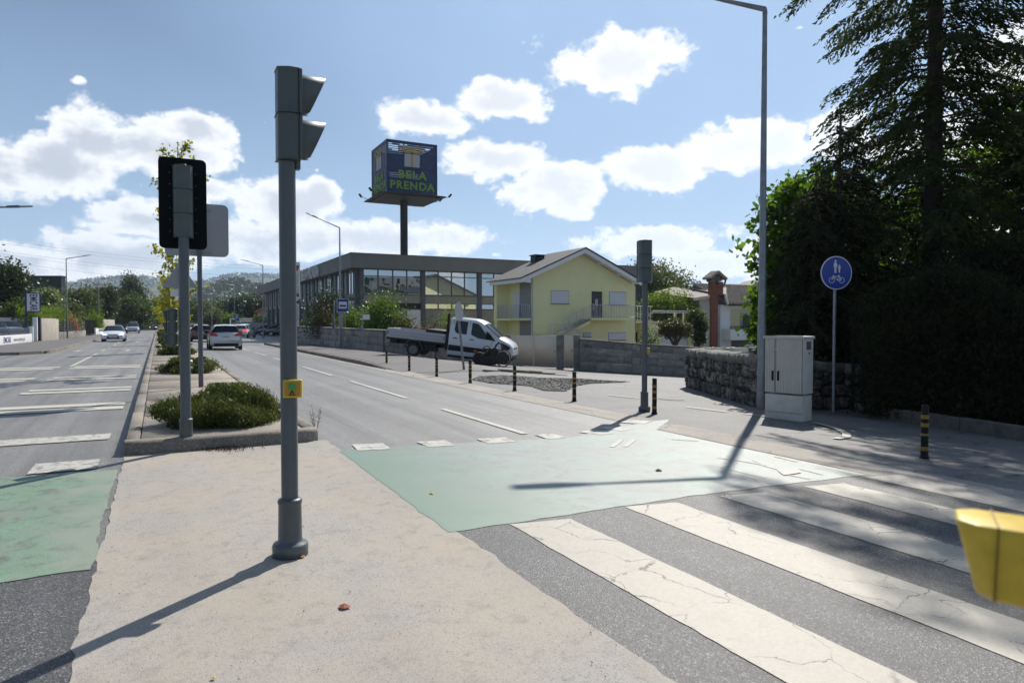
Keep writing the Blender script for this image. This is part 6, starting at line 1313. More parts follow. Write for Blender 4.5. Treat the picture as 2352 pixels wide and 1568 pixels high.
# ================================================================ THE CUBE SIGN ON ITS MAST
YC = 78.0
def d6(zx, zy): s = 240/1107; return ((900+zx*s)*0.91875, (320+zy*s)*0.91875)
A = PYp(*d6(310,145), YC); Bp = PYp(*d6(882,207), YC); Cb = PYp(*d6(320,735), YC)
side = Bp.x - A.x; zt = (A.z+Bp.z)/2+0.0; zb = Cb.z; Hc = zt - zb
cube = thing('cube_sign', 'dark blue slatted advertising cube with gift box and green letters high on a rusty mast', 'advertising sign', (A.x, YC, 0))
n = 26; ws_ = side
for face in range(4):
    fx = [(0,0,1,0), (0,side,0,-1), (side,0,0,1), (side,side,-1,0)][face]   # origin, direction
    m = MB()
    for k in range(n):
        z0 = zb + Hc*k/n; a = Vector((fx[0], fx[1], z0+Hc/n*0.46)); b = a + Vector((fx[2], fx[3], 0))*side
        if k == n-1: m.bar(a, b, 0.06, Hc/n*0.9); continue
        if face == 0 and k in (n-2, n-3, n-4, n-5):   # a few slats are missing pieces near the top
            cutx = {n-2: ((0.03,0.10),(0.25,0.40)), n-3: ((0.03,0.22),(0.76,0.86)), n-4: ((0.03,0.22),), n-5: ((0.10,0.22),)}[k]
            x = 0.0
            for c0, c1 in cutx: m.bar(a.lerp(b, x), a.lerp(b, c0), 0.05, Hc/n*0.80); m.bar(a.lerp(b, c0)+Vector((0,0,-0.05)), a.lerp(b, c1)+Vector((0,0,-0.05)), 0.05, Hc/n*0.35); x = c1
            m.bar(a.lerp(b, x), b, 0.05, Hc/n*0.80)
        else: m.bar(a, b, 0.05, Hc/n*(0.88 if face == 0 else 0.74))
    o = m.build('slat_panel', M_['navy'], cube); o['kind'] = 'stuff'
m = MB()
for x in (0.05, side/3, 2*side/3, side-0.05):
    for y in (0.08, side-0.08): m.bar((x,y,zb),(x,y,zt),0.12)
for z in (zb+0.1, (zb+zt)/2, zt-0.1): m.bar((0,0.1,z),(side,0.1,z),0.1); m.bar((0.1,0,z),(0.1,side,z),0.1); m.bar((0,side-.1,z),(side,side-.1,z),0.1); m.bar((side-.1,0,z),(side-.1,side,z),0.1)
m.build('frame', M_['dark_clad'], cube)
m = MB(); 
for x in (-0.02, side+0.02):
    for y in (-0.02, side+0.02): m.bar((x,y,zb),(x,y,zt+0.1),0.1)
m.box(-0.05, side+0.05, -0.05, 0.05, zt-0.02, zt+0.14); m.box(-0.05, 0.05, 0.055, side+0.05, zt-0.021, zt+0.139); m.build('edge_trim', M_['navy'], cube)
def cube_art(par, M, s=1.0):
    e = bpy.data.objects.new('artwork', None); C.objects.link(e); e.parent = par; e.matrix_local = M
    def poly(nm, pts, mt, z=0.0): m = MB(); m.prism(pts, 'z', z, z+0.03); return m.build(nm, M_[mt], e)
    w = side; U = lambda zx: (zx-600)/572*w; V = lambda zy, zx=600: (455-(zy-(zx-600)*0.085))/572*w
    poly('gift_box', [(U(512),V(300)),(U(688),V(300)),(U(683),V(440)),(U(508),V(440))], 'gift_white'); poly('ribbon_band', [(U(585),V(300)),(U(608),V(300)),(U(608),V(440)),(U(585),V(440))], 'sign_gold', 0.032)
    def ribbon(pts, wd, z=0.034):
        m = MB(); P = [Vector((x, y, 0)) for x, y in pts]; vs = []
        for i, p in enumerate(P):
            d = (P[min(i+1,len(P)-1)]-P[max(i-1,0)]).normalized(); nn = Vector((-d.y, d.x, 0)); ww = wd*(0.5+0.5*math.sin(math.pi*(i+0.6)/len(P))); vs += [p+nn*ww/2+Vector((0,0,z)), p-nn*ww/2+Vector((0,0,z)), p+nn*ww/2+Vector((0,0,z+0.03)), p-nn*ww/2+Vector((0,0,z+0.03))]
        fs = []
        for i in range(len(P)-1): b = 4*i; fs += [(b,b+1,b+5,b+4),(b+2,b+6,b+7,b+3),(b,b+4,b+6,b+2),(b+1,b+3,b+7,b+5)]
        m.add(vs, fs); m.build('ribbon_loop', M_['sign_gold'], e)
    for sx in (-1, 1):
        c = U(597); 
        ribbon([(c+sx*0.02,V(292)), (c+sx*w*0.03,V(255)), (c+sx*w*0.10,V(222)), (c+sx*w*0.165,V(222)), (c+sx*w*0.17,V(258)), (c+sx*w*0.12,V(272))], w*0.045)
        ribbon([(c+sx*0.03,V(288)), (c+sx*w*0.07,V(285)), (c+sx*w*0.15,V(282)), (c+sx*w*0.215,V(250)), (c+sx*w*0.235,V(258))], w*0.035)
    for body, cy, wd, hh in (('BELA', V(532), w*0.57, 0.62), ('PRENDA', V(650), w*0.90, 0.66)):
        o = lettering(body, 1.0, M_['sign_green'], e, Matrix.Identity(4), ext=0.03, bold=0.03); bb = o.dimensions; o.data.transform(Matrix.Diagonal((wd/bb.x, w*0.155/bb.y, 1, 1))); o.location = (U(598), cy, 0.03)
    return e
cube_art(cube, frame((side/2, -0.045, (zt+zb)/2 + 0.0), (1,0,0), (0,0,1))); cube_art(cube, frame((-0.045, side/2, (zt+zb)/2), (0,-1,0), (0,0,1)))
pl_ = 0.85; m = MB(); m.box(-pl_, side+pl_, -pl_, side+pl_, zb-0.2, zb-0.1); m.box(-pl_+0.5, side+pl_-0.5, -pl_+0.5, side+pl_-0.5, zb-0.3, zb-0.201); m.build('platform', M_['rust_pole'], cube)
m = MB(); m.lathe([(0.44,0),(0.44,zb-0.7),(0.5,zb-0.69),(0.5,zb-0.42)], 20, c=(side/2, side/2, 0)); m.build('mast', M_['rust_pole'], cube)
m = MB(); cx = side/2-0.55
for k in range(40): m.bar((cx, side/2-0.2, 4+k*0.35), (cx+0.25, side/2-0.2, 4+k*0.35), 0.03)
m.bar((cx, side/2-0.2, 3), (cx, side/2-0.2, zb-0.5), 0.035); m.build('ladder', M_['rust_pole'], cube)
for x, y, dx, dy in ((-pl_, 0.5, -1.0, 0), (-pl_, side*0.8, -1.0, 0), (side+pl_, 0.3, 0.9, -0.3), (side+pl_, side*0.5, 0.9, 0)):
    m = MB(); m.bar((x,y,zb-0.2),(x+dx,y+dy,zb+0.1),0.05); f = m.build('floodlight_arm', M_['rust_pole'], cube); m = MB(); m.box(-0.25,0.25,-0.15,0.15,-0.1,0.1); g_ = m.build('floodlight', M_['black'], f, bevel=0.02); g_.location = (x+dx, y+dy, zb+0.2); g_.rotation_euler = (0, 0.9*(1 if dx > 0 else -1)*-1, 0)
m = MB(); m.tube([(side*0.4, side*0.5, zt),(side*0.4, side*0.5, zt+1.0)], 0.02, 4); m.build('lightning_rod', M_['rust_pole'], cube)
# ================================================================ WHITE HOUSE WITH BRICK CHIMNEY
S2 = 50.0
def d8(zx, zy): return ((1700+zx/3.136)*0.91875, (600+zy/3.136)*0.91875)
def F8(zx, zy, y=S2): return PYp(*d8(zx, zy), y)
xa, xb = F8(316,600).x, F8(1020,600).x; ze = F8(600,508,S2-0.5).z; zgw = -2.2; wx, wy = xa, S2
wh = thing('white_house', 'white house with brown tiled hip roof, brick chimney stack and a dark shuttered balcony window', 'house', (xa, S2, 0))
def wbld(m, nm, mt, par=None, bevel=0): m.v = [(x-wx, y-wy, z) for x, y, z in m.v]; return m.build(nm, M_[mt], par or wh, bevel=bevel)
m = MB(); m.box(xa, xb, S2, S2+9, zgw, ze-0.02); wbld(m, 'wall', 'wall_white')
a, b = F8(415,560), F8(655,700); m = MB(); m.box(F8(395,600).x, xb-0.5, S2-0.03, S2-0.002, F8(500,700).z, F8(500,540).z); wbld(m, 'yellow_wall_panel', 'wall_cream')
a, b = F8(470,570), F8(700,700); m = MB(); m.box(a.x, b.x, S2-0.10, S2-0.032, b.z, a.z); w_ = wbld(m, 'window', 'granite')
a, b = F8(484,582), F8(688,700); nn = 10; m = MB(); h = (a.z-b.z)/nn
for k in range(nn): m.prism([(-0.105,b.z+h*k),(-0.12,b.z+h*k+0.01),(-0.12,b.z+h*(k+.85)),(-0.105,b.z+h*(k+.98))], 'x', a.x-wx, b.x-wx)
m.build('roller_shutter', M_['shutter_dark'], w_)
a, b = F8(396,700,S2-1.1), F8(1000,775,S2-1.1); m = MB(); m.box(a.x, xb+0.2, S2-1.1, S2-0.003, b.z, a.z); wbld(m, 'balcony_parapet', 'wall_white')
m = MB(); zz = F8(500,676,S2-1.1).z; m.tube([(a.x,S2-1.05,zz),(xb,S2-1.05,zz)], 0.03, 6)
for k in range(70): xx = a.x+0.13*k; m.bar((xx,S2-1.05,a.z),(xx,S2-1.05,zz),0.03)
o = wbld(m, 'railing', 'black'); o['kind'] = 'stuff'
m = MB(); m.box(F8(400,800).x, xb-0.4, S2-0.02, S2-0.001, zgw, b.z-0.05); wbld(m, 'balcony_shade_panel', 'column_grey'); m = MB(); m.box(F8(535,800).x, xb-0.6, S2-0.05, S2-0.021, zgw, F8(600,795).z); wbld(m, 'garage_door', 'shutter')  # flat dark panel stands for the shade under the balcony
# roof as rows of tiles
rzp = F8(400,362,S2+4.2).z; rx0 = F8(352,360,S2+4.2).x; ex0, ex1, ey0 = F8(372,505,S2-0.5).x, xb+0.8, S2-0.55
m = MB(); nrow = 27; r2 = 12
for k in range(nrow):
    x0, x1 = ex0+(ex1-ex0)*k/nrow, ex0+(ex1-ex0)*(k+1)/nrow; xm_ = (x0+x1)/2; hh = 0.17
    top = 1.0 if x0 > rx0 else 1.0
    for j in range(r2):
        f0, f1 = j/r2, (j+1)/r2; y0, y1_ = ey0+(S2+4.2-ey0)*f0, ey0+(S2+4.2-ey0)*f1+0.05; z0, z1 = ze+(rzp-ze)*f0+0.02, ze+(rzp-ze)*f1+0.02-0.03
        x1 = x0+(ex1-ex0)/nrow*0.62; xm_ = (x0+x1)/2; m.add([(x0,y0,z0),(xm_-0.04,y0,z0+hh),(xm_+0.04,y0,z0+hh),(x1,y0,z0),(x0,y1_,z1),(xm_-0.04,y1_,z1+hh),(xm_+0.04,y1_,z1+hh),(x1,y1_,z1)], [(0,1,5,4),(1,2,6,5),(2,3,7,6),(0,3,2,1)], 0)
o = wbld(m, 'roof_tiles', 'roof_tile'); o['kind'] = 'stuff'
m = MB(); m.prism([(ey0+0.02,ze-0.06),(S2+4.2,rzp-0.06),(S2+9.5,ze-0.06)], 'x', ex0+0.02, ex1-0.02); wbld(m, 'roof_body', 'roof_dark')
for k in range(24): xx = ex0+(ex1-ex0)*k/24; m = MB(); m.tube([(xx,S2+4.2,rzp+0.1),(xx+(ex1-ex0)/24+0.03,S2+4.2,rzp+0.08)], 0.12, 8); wbld(m, 'ridge_tile', 'roof_tile')
m = MB(); m.box(ex0, ex1, ey0-0.1, ey0, ze-0.12, ze+0.01); wbld(m, 'gutter', 'black')
# left wing
xl0 = F8(150,600,S2+1.5).x; zel = F8(200,462,S2+1.2).z
m = MB(); m.box(xl0, xa+0.003, S2+1.5, S2+9, zgw, zel+0.0); wbld(m, 'wing_wall', 'wall_white_grey' if 'wall_white_grey' in M_ else 'wall_white')
a, b, c_, d_ = F8(118,462,S2+0.9), F8(272,440,S2+0.9), F8(378,510,S2-0.5), F8(272,420,S2+5)
m = MB(); m.prism([(a.x,a.z-0.15),(b.x,b.z-0.15),(b.x,b.z+0.12),(a.x,a.z+0.1)], 'y', S2+0.9, S2+1.2); m.build; wbld(m, 'wing_fascia', 'trim_white')
m = MB(); m.prism([(b.x+0.01,b.z-0.15),(c_.x,c_.z-0.12),(c_.x,c_.z+0.1),(b.x+0.01,b.z+0.12)], 'y', S2-0.62, S2-0.40); wbld(m, 'hip_fascia', 'trim_white')
m = MB(); m.add([(a.x-0.2,S2+0.8,a.z+0.1),(b.x,S2+0.8,b.z+0.14),(b.x,S2+7,b.z+1.2),(a.x-0.2,S2+7,a.z+0.9)], [(0,1,2,3)]); m.add([(b.x,S2-0.6,b.z+0.13),(ex0+0.03,S2-0.6,ze+0.06),(rx0+0.2,S2+4.2,rzp),(b.x,S2+4.2,rzp-0.4)], [(0,1,2,3)]); wbld(m, 'wing_roof', 'roof_tile')
m = MB(); a, b = F8(232,600,S2-0.6), F8(316,600,S2-0.6); m.box(a.x+0.28, b.x-0.3, S2-0.6, S2-0.3, zgw, F8(270,425,S2-0.6).z); cs = wbld(m, 'chimney_stack', 'brick')
a, b = F8(232,430,S2-0.6), F8(350,328,S2-0.6); m = MB(); m.box(a.x+0.27, a.x+(b.x-a.x)*0.9, S2-0.62, S2-0.1, F8(270,432,S2-0.6).z, b.z); wbld(m, 'chimney_head', 'brick')
cx_, w2 = (a.x+b.x)/2-wx, (b.x-a.x)/2
m = MB()
for sx in (-1,1): m.tube([(cx_+sx*w2*0.95,-0.6,b.z-0.25),(cx_+sx*w2*1.12,-0.6,b.z+0.1),(cx_+sx*w2*1.0,-0.6,b.z+0.3)], 0.09, 6)
m.box(cx_-w2*0.15, cx_+w2*0.1, -0.66, -0.5, b.z-0.3, b.z+0.1); m.build('iron_bracket', M_['black'], cs)
for j in range(5):
    for sx in (-1, 1):
        m = MB(); y_ = -0.75+j*0.22; m.tube([(cx_, y_, b.z+0.95),(cx_+sx*w2*1.12, y_, b.z+0.28)], 0.14, 6); m.build('cap_tile', M_['roof_tile'], cs)
m = MB(); m.box(cx_-w2*0.8, cx_+w2*0.6, -0.62, 0.08, b.z+0.05, b.z+0.5); m.build('cap_core', M_['door_dark'], cs)
# small far buildings
def box_house(name, label, px0, px1, ybase, ytop, D, dep, mt, roof=None, peak=None, cat='house'):
    a = Vector(W(px0, D)); b = Vector(W(px1, D)); w = (b-a).length; ang = math.atan2(b.y-a.y, b.x-a.x); z0, z1 = Z(ybase, D), Z(ytop, D)
    t = thing(name, label, cat, (a.x, a.y, 0), ang); m = MB()
    if peak:
        zp = Z(peak[1], D); xp_ = (peak[0]-px0)/(px1-px0)*w; m.prism([(0,z0),(w,z0),(w,z1),(xp_,zp),(0,z1)], 'y', 0, dep); m.build('wall', M_[mt], t)
        m = MB(); m.prism([(-0.4,z1-0.15),(xp_,zp+0.05),(xp_,zp+0.35),(-0.4,z1+0.15)], 'y', -0.5, dep+0.4); m.prism([(xp_,zp+0.05),(w+0.4,z1-0.15),(w+0.4,z1+0.15),(xp_,zp+0.35)], 'y', -0.497, dep+0.4); m.build('roof', M_[roof], t)
    else:
        m.box(0, w, 0, dep, z0, z1); m.build('wall', M_[mt], t); m = MB(); m.box(-0.1, w+0.1, -0.1, dep+0.1, z1, z1+0.3); m.build('roof_edge', M_[roof or mt], t)
    return t
M_['wall_grey'] = mat('grey rendered gable', (0.27,0.28,0.31), 0.85, var=0.05)
box_house('grey_gable_house', 'plain grey gabled building with orange roof edge behind the parked dark cars', 591, 690, 775, 717, 128, 14, 'wall_grey', 'roof_orange', (640, 694))
q0, q1 = Vector((*W(530, 116), 0)), Vector((*W(672, 112), 0))
t = thing('parking_wall', 'long low grey wall behind the parked dark cars', 'wall', (q0.x, q0.y, -0.12), math.atan2((q1-q0).y,(q1-q0).x)); m = MB(); m.box(0, (q1-q0).length, 0, 0.3, 0, 1.75); m.build('wall', M_['wall_grey'], t); m = MB(); m.box(0, (q1-q0).length, -0.04, 0.34, 1.751, 1.85); m.build('coping', M_['granite'], t)
box_house('dark_hall', 'dark windowless box-shaped hall behind the trees on the left', 20, 142, 760, 637, 118, 1.2, 'dark_clad', cat='hall')
box_house('hilltop_building', 'small pale flat building on the green hill left of the brick chimney', 1612, 1650, 668, 656, 300, 10, 'wall_grey', cat='building')
box_house('far_house', 'brown roofed house just behind the white house, beside the tall lamp', 1700, 1810, 720, 672, 95, 9, 'wall_cream', 'roof_tile', (1760, 643))
box_house('far_house', 'low dark roofed building behind the hedge right of the far lamps', 500, 545, 760, 745, 200, 8, 'wall_grey', 'roof_orange', (520, 738))
# white goal-like frames near the parking sign
for px0, px1, yt, D, l in ((529, 584, 732, 125, 'thin white frame behind the parking sign'), (552, 590, 737, 122, 'lower thin white frame right of the parking sign')):
    a, b = Vector((*W(px0,D),0)), Vector((*W(px1,D),0)); t = thing('steel_frame', l, 'frame', a, math.atan2((b-a).y,(b-a).x)); m = MB(); w = (b-a).length; m.bar((0,0,Z(yt,D)),(w,0,Z(yt,D)),0.18); m.build('crossbar', M_['trim_white'], t)
    for x in (0, w): m = MB(); m.bar((x,0,-0.1),(x,0,Z(yt,D)),0.15); m.build('upright', M_['trim_white'], t)
# ================================================================ LEFT SIDE
def WL(px, off=0.0):                          # wall line along the left pavement
    ax, ay, bx_, by_ = -9.5-off, 57, -7.0-off, 109; a = (px-1176)/F; s_ = None
    # point p = A + k(B-A) with X/D = a
    A_ = (ax*cy_-ay*sy_, ax*sy_+ay*cy_); B_ = (bx_*cy_-by_*sy_, bx_*sy_+by_*cy_); dX, dD = B_[0]-A_[0], B_[1]-A_[1]
    k = (a*A_[1]-A_[0])/(dX-a*dD); return Vector((ax+k*(bx_-ax), ay+k*(by_-ay), 0.13))
def lwall(name, label, px0, px1, h, th, mt, cat='wall', z0=0.13, off=0.0):
    a, b = WL(px0, off), WL(px1, off); t = thing(name, label, cat, (a.x, a.y, z0), math.atan2((b-a).y,(b-a).x)); m = MB(); m.box(0.0, (b-a).length-0.02, -th/2, th/2, -0.1, h); m.build('wall', M_[mt], t, bevel=0.01); return t, (b-a).length
t, L = lwall('low_white_wall', 'low white wall with dark blue lettering and a mesh fence on top at the left edge', -60, 70, 0.62, 0.2, 'sign_white')
p_e = (WL(3)-WL(-60)).length; p_f = (WL(21)-WL(-60)).length
o = lettering('EMCAR', 0.55, M_['blue_print'], t, frame(((p_e+p_f)/2,-0.105,0.28), (1,0,0), (0,0,1)), bold=0.012); o.data.transform(Matrix.Diagonal(((p_f-p_e)*0.95/o.dimensions.x,1,1,1)))
p_e = (WL(26)-WL(-60)).length; p_f = (WL(54)-WL(-60)).length
o = lettering('www.emcar.pt', 0.42, M_['column_grey'], t, frame(((p_e+p_f)/2,-0.105,0.28), (1,0,0), (0,0,1))); o.data.transform(Matrix.Diagonal(((p_f-p_e)*0.95/o.dimensions.x,1,1,1)))
m = MB()
for k in range(int(L/0.12)): m.bar((k*0.12,0,0.62),(k*0.12,0,1.12),0.012)
for z in (0.75,0.95,1.1): m.bar((0,0,z),(L,0,z),0.015)
o = m.build('mesh_fence', M_['steel_zinc'], t); o['kind'] = 'stuff'
for px, h, w, mt, l in ((72, 1.2, 0.25, 'sign_white', 'short white gate post at the end of the low lettered wall'), (81, 1.95, 0.3, 'trim_white', 'white gate post left of the dark post'), (88, 1.98, 0.35, 'dark_clad', 'dark post between the white post and the beige wall')):
    p = WL(px); m = MB(); m.box(-w/2,w/2,-0.15,0.15,0,h); o = m.build('gate_post', M_[mt], bevel=0.01); o.location = p; tag(o, l, 'post')
a = Vector(W(-60, 66)); b = Vector(W(76, 70)); t = thing('white_yard_wall', 'tall white wall behind the parked cars at the left edge', 'wall', (a.x, a.y, 0), math.atan2((b-a).y,(b-a).x)); m = MB(); m.box(0,(b-a).length,0,0.25,-0.2,Z(729,68)); m.build('wall', M_['wall_white'], t)
M_['beige_wall'] = mat('stained beige block wall', (0.36,0.33,0.28), 0.9, var=0.15, vscale=1.2, bump=0.3, bscale=12)
t, L = lwall('beige_wall', 'beige stained block wall under the green hanging hedge on the left', 92, 132, 1.9, 0.22, 'beige_wall')
t, L = lwall('slatted_fence', 'low wall with dark horizontal slats right of the beige wall, behind the nearest whole lamp', 133, 176, 0.62, 0.2, 'granite', 'fence')
for z in (0.75, 1.0, 1.25, 1.5): m = MB(); m.box(0, L, -0.02, 0.02, z, z+0.17); m.build('slat', M_['black'], t)
for f in (0.0, 0.28, 0.62, 1.0): m = MB(); m.box(L*f-0.09, L*f+0.09, -0.06, 0.06, 0.6, 1.75); m.build('post', M_['column_grey'], t)
t, L = lwall('panel_fence', 'dark panelled fence on a low wall, middle of the left pavement', 176.5, 195, 0.62, 0.2, 'granite', 'fence')
m = MB(); m.box(0, L, -0.02, 0.02, 0.66, 1.75); m.build('panel', M_['black'], t)
a, b = WL(196), WL(217); t = thing('iron_gate', 'dark barred iron gate on the left pavement', 'gate', a, math.atan2((b-a).y,(b-a).x)); L = (b-a).length; m = MB()
for k in range(int(L/0.14)): m.bar((k*0.14,0,0.1),(k*0.14,0,1.9),0.03)
m.bar((0,0,0.15),(L,0,0.15),0.05); m.bar((0,0,1.85),(L,0,1.85),0.05); o = m.build('bars', M_['black'], t); o['kind'] = 'stuff'
t, L = lwall('white_low_wall', 'white low wall with wire fence at the bend of the left pavement', 218, 234, 0.8, 0.2, 'trim_white')
t, L = lwall('beige_wall', 'pale block wall behind the second left lamp', 235, 262, 2.0, 0.22, 'beige_wall')
D = 56; t = thing('mast_sign', 'upright white sign with dark blue lettering on a thin dark mast at the left', 'sign', (*W(60, D), 0.13), 0.12)
m = MB(); m.box(-0.07,0.07,-0.06,0.06,0,Z(672,D)); m.build('mast', M_['blue_print'], t); zt, zb = Z(674,D)-0.13, Z(714,D)-0.13; m = MB(); m.box(0.08,0.92,-0.06,0.06,zb,zt); m.build('sign_panel', M_['sign_white'], t); m = MB(); m.box(-0.02,1.0,-0.05,0.05,zt,zt+0.08); m.box(-0.02,1.0,-0.05,0.05,zb-0.08,zb); m.box(0.92,1.0,-0.05,0.05,zb,zt); m.build('sign_frame', M_['blue_print'], t)
o = lettering('EMCAR', 0.7, M_['blue_print'], t, frame((0.5,-0.068,(zb+zt)/2), (0,0,-1), (1,0,0)), bold=0.015); o.data.transform(Matrix.Diagonal(((zt-zb)*0.93/o.dimensions.x,1,1,1)))
D = 150; t = thing('hoarding', 'dark red hoarding with pale blocks among the far trees on the left', 'hoarding', (*W(250, D), 0.1), 0.35)
M_['hoard'] = mat('dull red board', (0.16,0.045,0.035), 0.8, var=0.2); zt, zb = Z(707,D)-0.1, Z(728,D)-0.1; m = MB(); m.box(0,2.9,-0.05,0.05,zb,zt); m.build('board', M_['hoard'], t)
m = MB(); m.box(0.5,0.8,-0.07,-0.052,zb+0.6,zt-0.4); m.box(0.5,2.4,-0.07,-0.052,zt-0.55,zt-0.3); m.box(1.2,1.8,-0.07,-0.052,zb+0.5,zb+1.0); m.box(2.2,2.45,-0.072,-0.053,zb+0.6,zt-0.3); m.build('pale_lettering_blocks', M_['concrete_panel'], t)
for x in (0.3, 2.6): m = MB(); m.box(x-0.08,x+0.08,0,0.12,0,zb); m.build('post', M_['column_grey'], t)
# ================================================================ VEGETATION
random.seed(5)
# median hedges
g_ = 'low spreading shrubs planted along the median'
def median_shrub(y, rx, ry, h, n, lab, ls, xx=0.8):
    t = thing('median_shrub', lab, 'shrub', (xx, y, 0.16), 0, g_)
    P = clumps((0,0,h*0.2), (rx, ry, h*0.85), n, 26, 0.045, 0.86, lo=-0.1); P[:,2] = np.abs(P[:,2])*0.95 + 0.01; P[:,2] = np.minimum(P[:,2], h*1.1)
    T = rng.normal(size=P.shape); T[:,2] = np.abs(T[:,2])*1.4 + 0.5; leaf_mesh('foliage', P, None, ls, 0.22, L_['juniper'], t, T)
    P2 = clumps((0,0,h*0.1), (rx*0.9, ry*0.9, h*0.75), n//3, 20, 0.06, 0.2, lo=-0.1); P2[:,2] = np.abs(P2[:,2]); leaf_mesh('inner_twigs', P2, None, ls*1.6, 0.5, L_['dark'], t); return t
c0 = G(505, 972)
median_shrub(10.85, 0.84, 0.88, 0.47, 2600, 'largest low evergreen shrub right behind the median kerb end, nearest to the viewer', 0.05, 0.92)
for i, (y, w, h, l) in enumerate(((22.4,0.85,0.42,'second low shrub from the front on the median'), (35.5,0.85,0.55,'third low shrub on the median, behind the small signal box'), (45,0.8,0.5,'fourth low shrub on the median'), (54,0.8,0.5,'fifth low shrub on the median'), (64,0.8,0.5,'sixth low shrub on the median'), (76,0.8,0.5,'seventh low shrub on the median'), (90,0.8,0.5,'eighth low shrub on the median, far away'), (108,0.8,0.5,'farthest low shrub on the median'))):
    median_shrub(y, w, 1.1 + 0.25*i, h, 300, l, 0.09 + 0.02*i, 0.8)
# ginkgo street trees
def ginkgo(y, h, lab, seed, low=2.2, dens=1.0, x=0.75, lean=0):
    random.seed(seed); t = thing('ginkgo_tree', lab, 'tree', (x, y, 0.15), 0, 'young yellowing trees on the median'); m = MB(); m.tube([(0,0,0),(0.03,0,h*0.4),(-0.02,0.02,h*0.8),(0,0,h)], [0.075,0.055,0.03,0.008], 7); P = []
    z = low; k = 0
    while z < h*0.96:
        a = k*2.4; L = (1.25 - 0.75*(z/h)) * random.uniform(0.6,1.15); e = Vector((math.cos(a)*L, math.sin(a)*L, z+L*0.75)); mid = Vector((math.cos(a)*L*0.5, math.sin(a)*L*0.5, z+L*0.25))
        m.tube([(0,0,z), mid, e], [0.018,0.012,0.005], 5)
        for s in np.linspace(0.25, 1, 7):
            q = Vector((0,0,z)).lerp(mid, s*2) if s < 0.5 else mid.lerp(e, s*2-1)
            if random.random() < dens: P.append(np.array(q) + rng.normal(size=(int(16*dens)+4,3))*0.09)
        z += 0.26; k += 1
    m.build('trunk', M_['bark_grey'], t); leaf_mesh('crown', np.concatenate(P), None, 0.10, 0.9, L_['ginkgo'], t); return t
D = depth(0.65, 25.2); hT = Z(328, D)-0.15; ginkgo(25.2, hT, 'tallest yellowing ginkgo on the median, rising behind the black backboard', 3, 2.3, 0.75, x=0.65)
ginkgo(42, 5.6, 'second yellowing ginkgo on the median, under the triangular sign', 4, 1.2, 1.0); ginkgo(56, 5.0, 'third small ginkgo on the median', 5, 1.2, 1.0); ginkgo(70, 5.2, 'fourth small ginkgo on the median', 6, 1.0, 1.0); ginkgo(88, 5.2, 'farthest small ginkgo on the median', 8, 1.0, 1.0)
# dry weeds at the median's right corner
t = thing('dry_weed', 'tall dry weed stalks at the right corner of the median kerb', 'weed', (1.98, 9.9, 0.0)); m = MB(); P = []
random.seed(9)
for i in range(7):
    a = random.random()*6.28; h = random.uniform(0.25,0.5); e = Vector((math.cos(a)*0.08, math.sin(a)*0.1, h)); m.tube([(0,0,0),tuple(e*0.5),tuple(e)], [0.003,0.0025,0.0015], 4)
    for s in (0.5,0.65,0.8,0.95): q = e*s; m.bar(q, q+Vector((random.uniform(-.05,.05),random.uniform(-.05,.05),0.03)), 0.003); P.append(np.array([q]*3)+rng.normal(size=(3,3))*0.025)
m.build('stalk', M_['bark_grey'], t); leaf_mesh('seed_heads', np.concatenate(P), None, 0.014, 0.6, L_['straw'], t)
# ---------------------------------------------------------------- the big conifer and its neighbours at the right
def conifer(name, label, base, h, R, seed, n_side=11, dens=1.0, leaf='conifer', zlow=0.4, gap=0.30, tr=0.2, rfun=None):
    random.seed(seed); t = thing(name, label, 'tree', base, 0); m = MB(); m.tube([(0,0,-0.3),(0.02,0,h*0.3),(0,0.03,h*0.65),(0,0,h)], [tr*1.3,tr,tr*0.62,0.03], 10); m.build('trunk', M_['bark'], t)
    br = MB(); P, T = [], []; z = zlow; k = 0
    while z < h*0.97:
        f = z/h; rr = R*(1-f)**0.75*1.15 if not rfun else rfun(z)
        for j in range(3):
            if random.random() < 0.1: k += 1; continue
            a = k*2.399 + random.uniform(-.3,.3); k += 1; L = rr*random.uniform(0.5,1.2)
            u = Vector((math.cos(a), math.sin(a), 0)); pts = []
            for s in range(6): q = s/5; pts.append(u*L*q + Vector((0,0,z + L*(0.10*q*2 - 0.38*q*q))) + Vector((-u.y,u.x,0))*0.12*L*math.sin(q*3+k))
            br.tube(pts, [0.035,0.028,0.02,0.014,0.009,0.004], 4, cap=False)
            nt = int(L*n_side); droop = random.uniform(0.7, 1.3)
            for i in range(nt):
                q = 0.14 + 0.86*((i+random.random())/nt)**0.8; ii = min(4, int(q*5)); p = pts[ii].lerp(pts[ii+1], q*5-ii); side = 1 if i % 2 else -1
                lat = (0.05 + 0.42*L/3*(1.2-q)) * random.uniform(0.2, 1.0); pp = p + Vector((-u.y,u.x,0))*side*lat + u*lat*0.5 + Vector((0,0,-0.12*lat))
                d = (Vector((-u.y,u.x,0))*side*0.5 + u*0.5).normalized(); ns = int(random.uniform(3, 8)*dens)
                for s in range(ns):
                    P.append(pp + u*0.02*s + d*0.035*s + Vector((random.gauss(0,.03), random.gauss(0,.03), -0.05*s*droop + random.gauss(0,.015))))
                    T.append(Vector((d.x*0.9+random.gauss(0,.4), d.y*0.9+random.gauss(0,.4), -random.uniform(0.1,1.1))))
        z += gap*random.uniform(0.8,1.2)
    br.build('branches', M_['bark'], t)['kind'] = 'stuff'
    leaf_mesh('sprays', np.array([tuple(p) for p in P]), None, 0.135, 0.36, L_[leaf], t, np.array([tuple(v) for v in T])); print(name, len(P)); return t
cb = W(2138, 19.0)
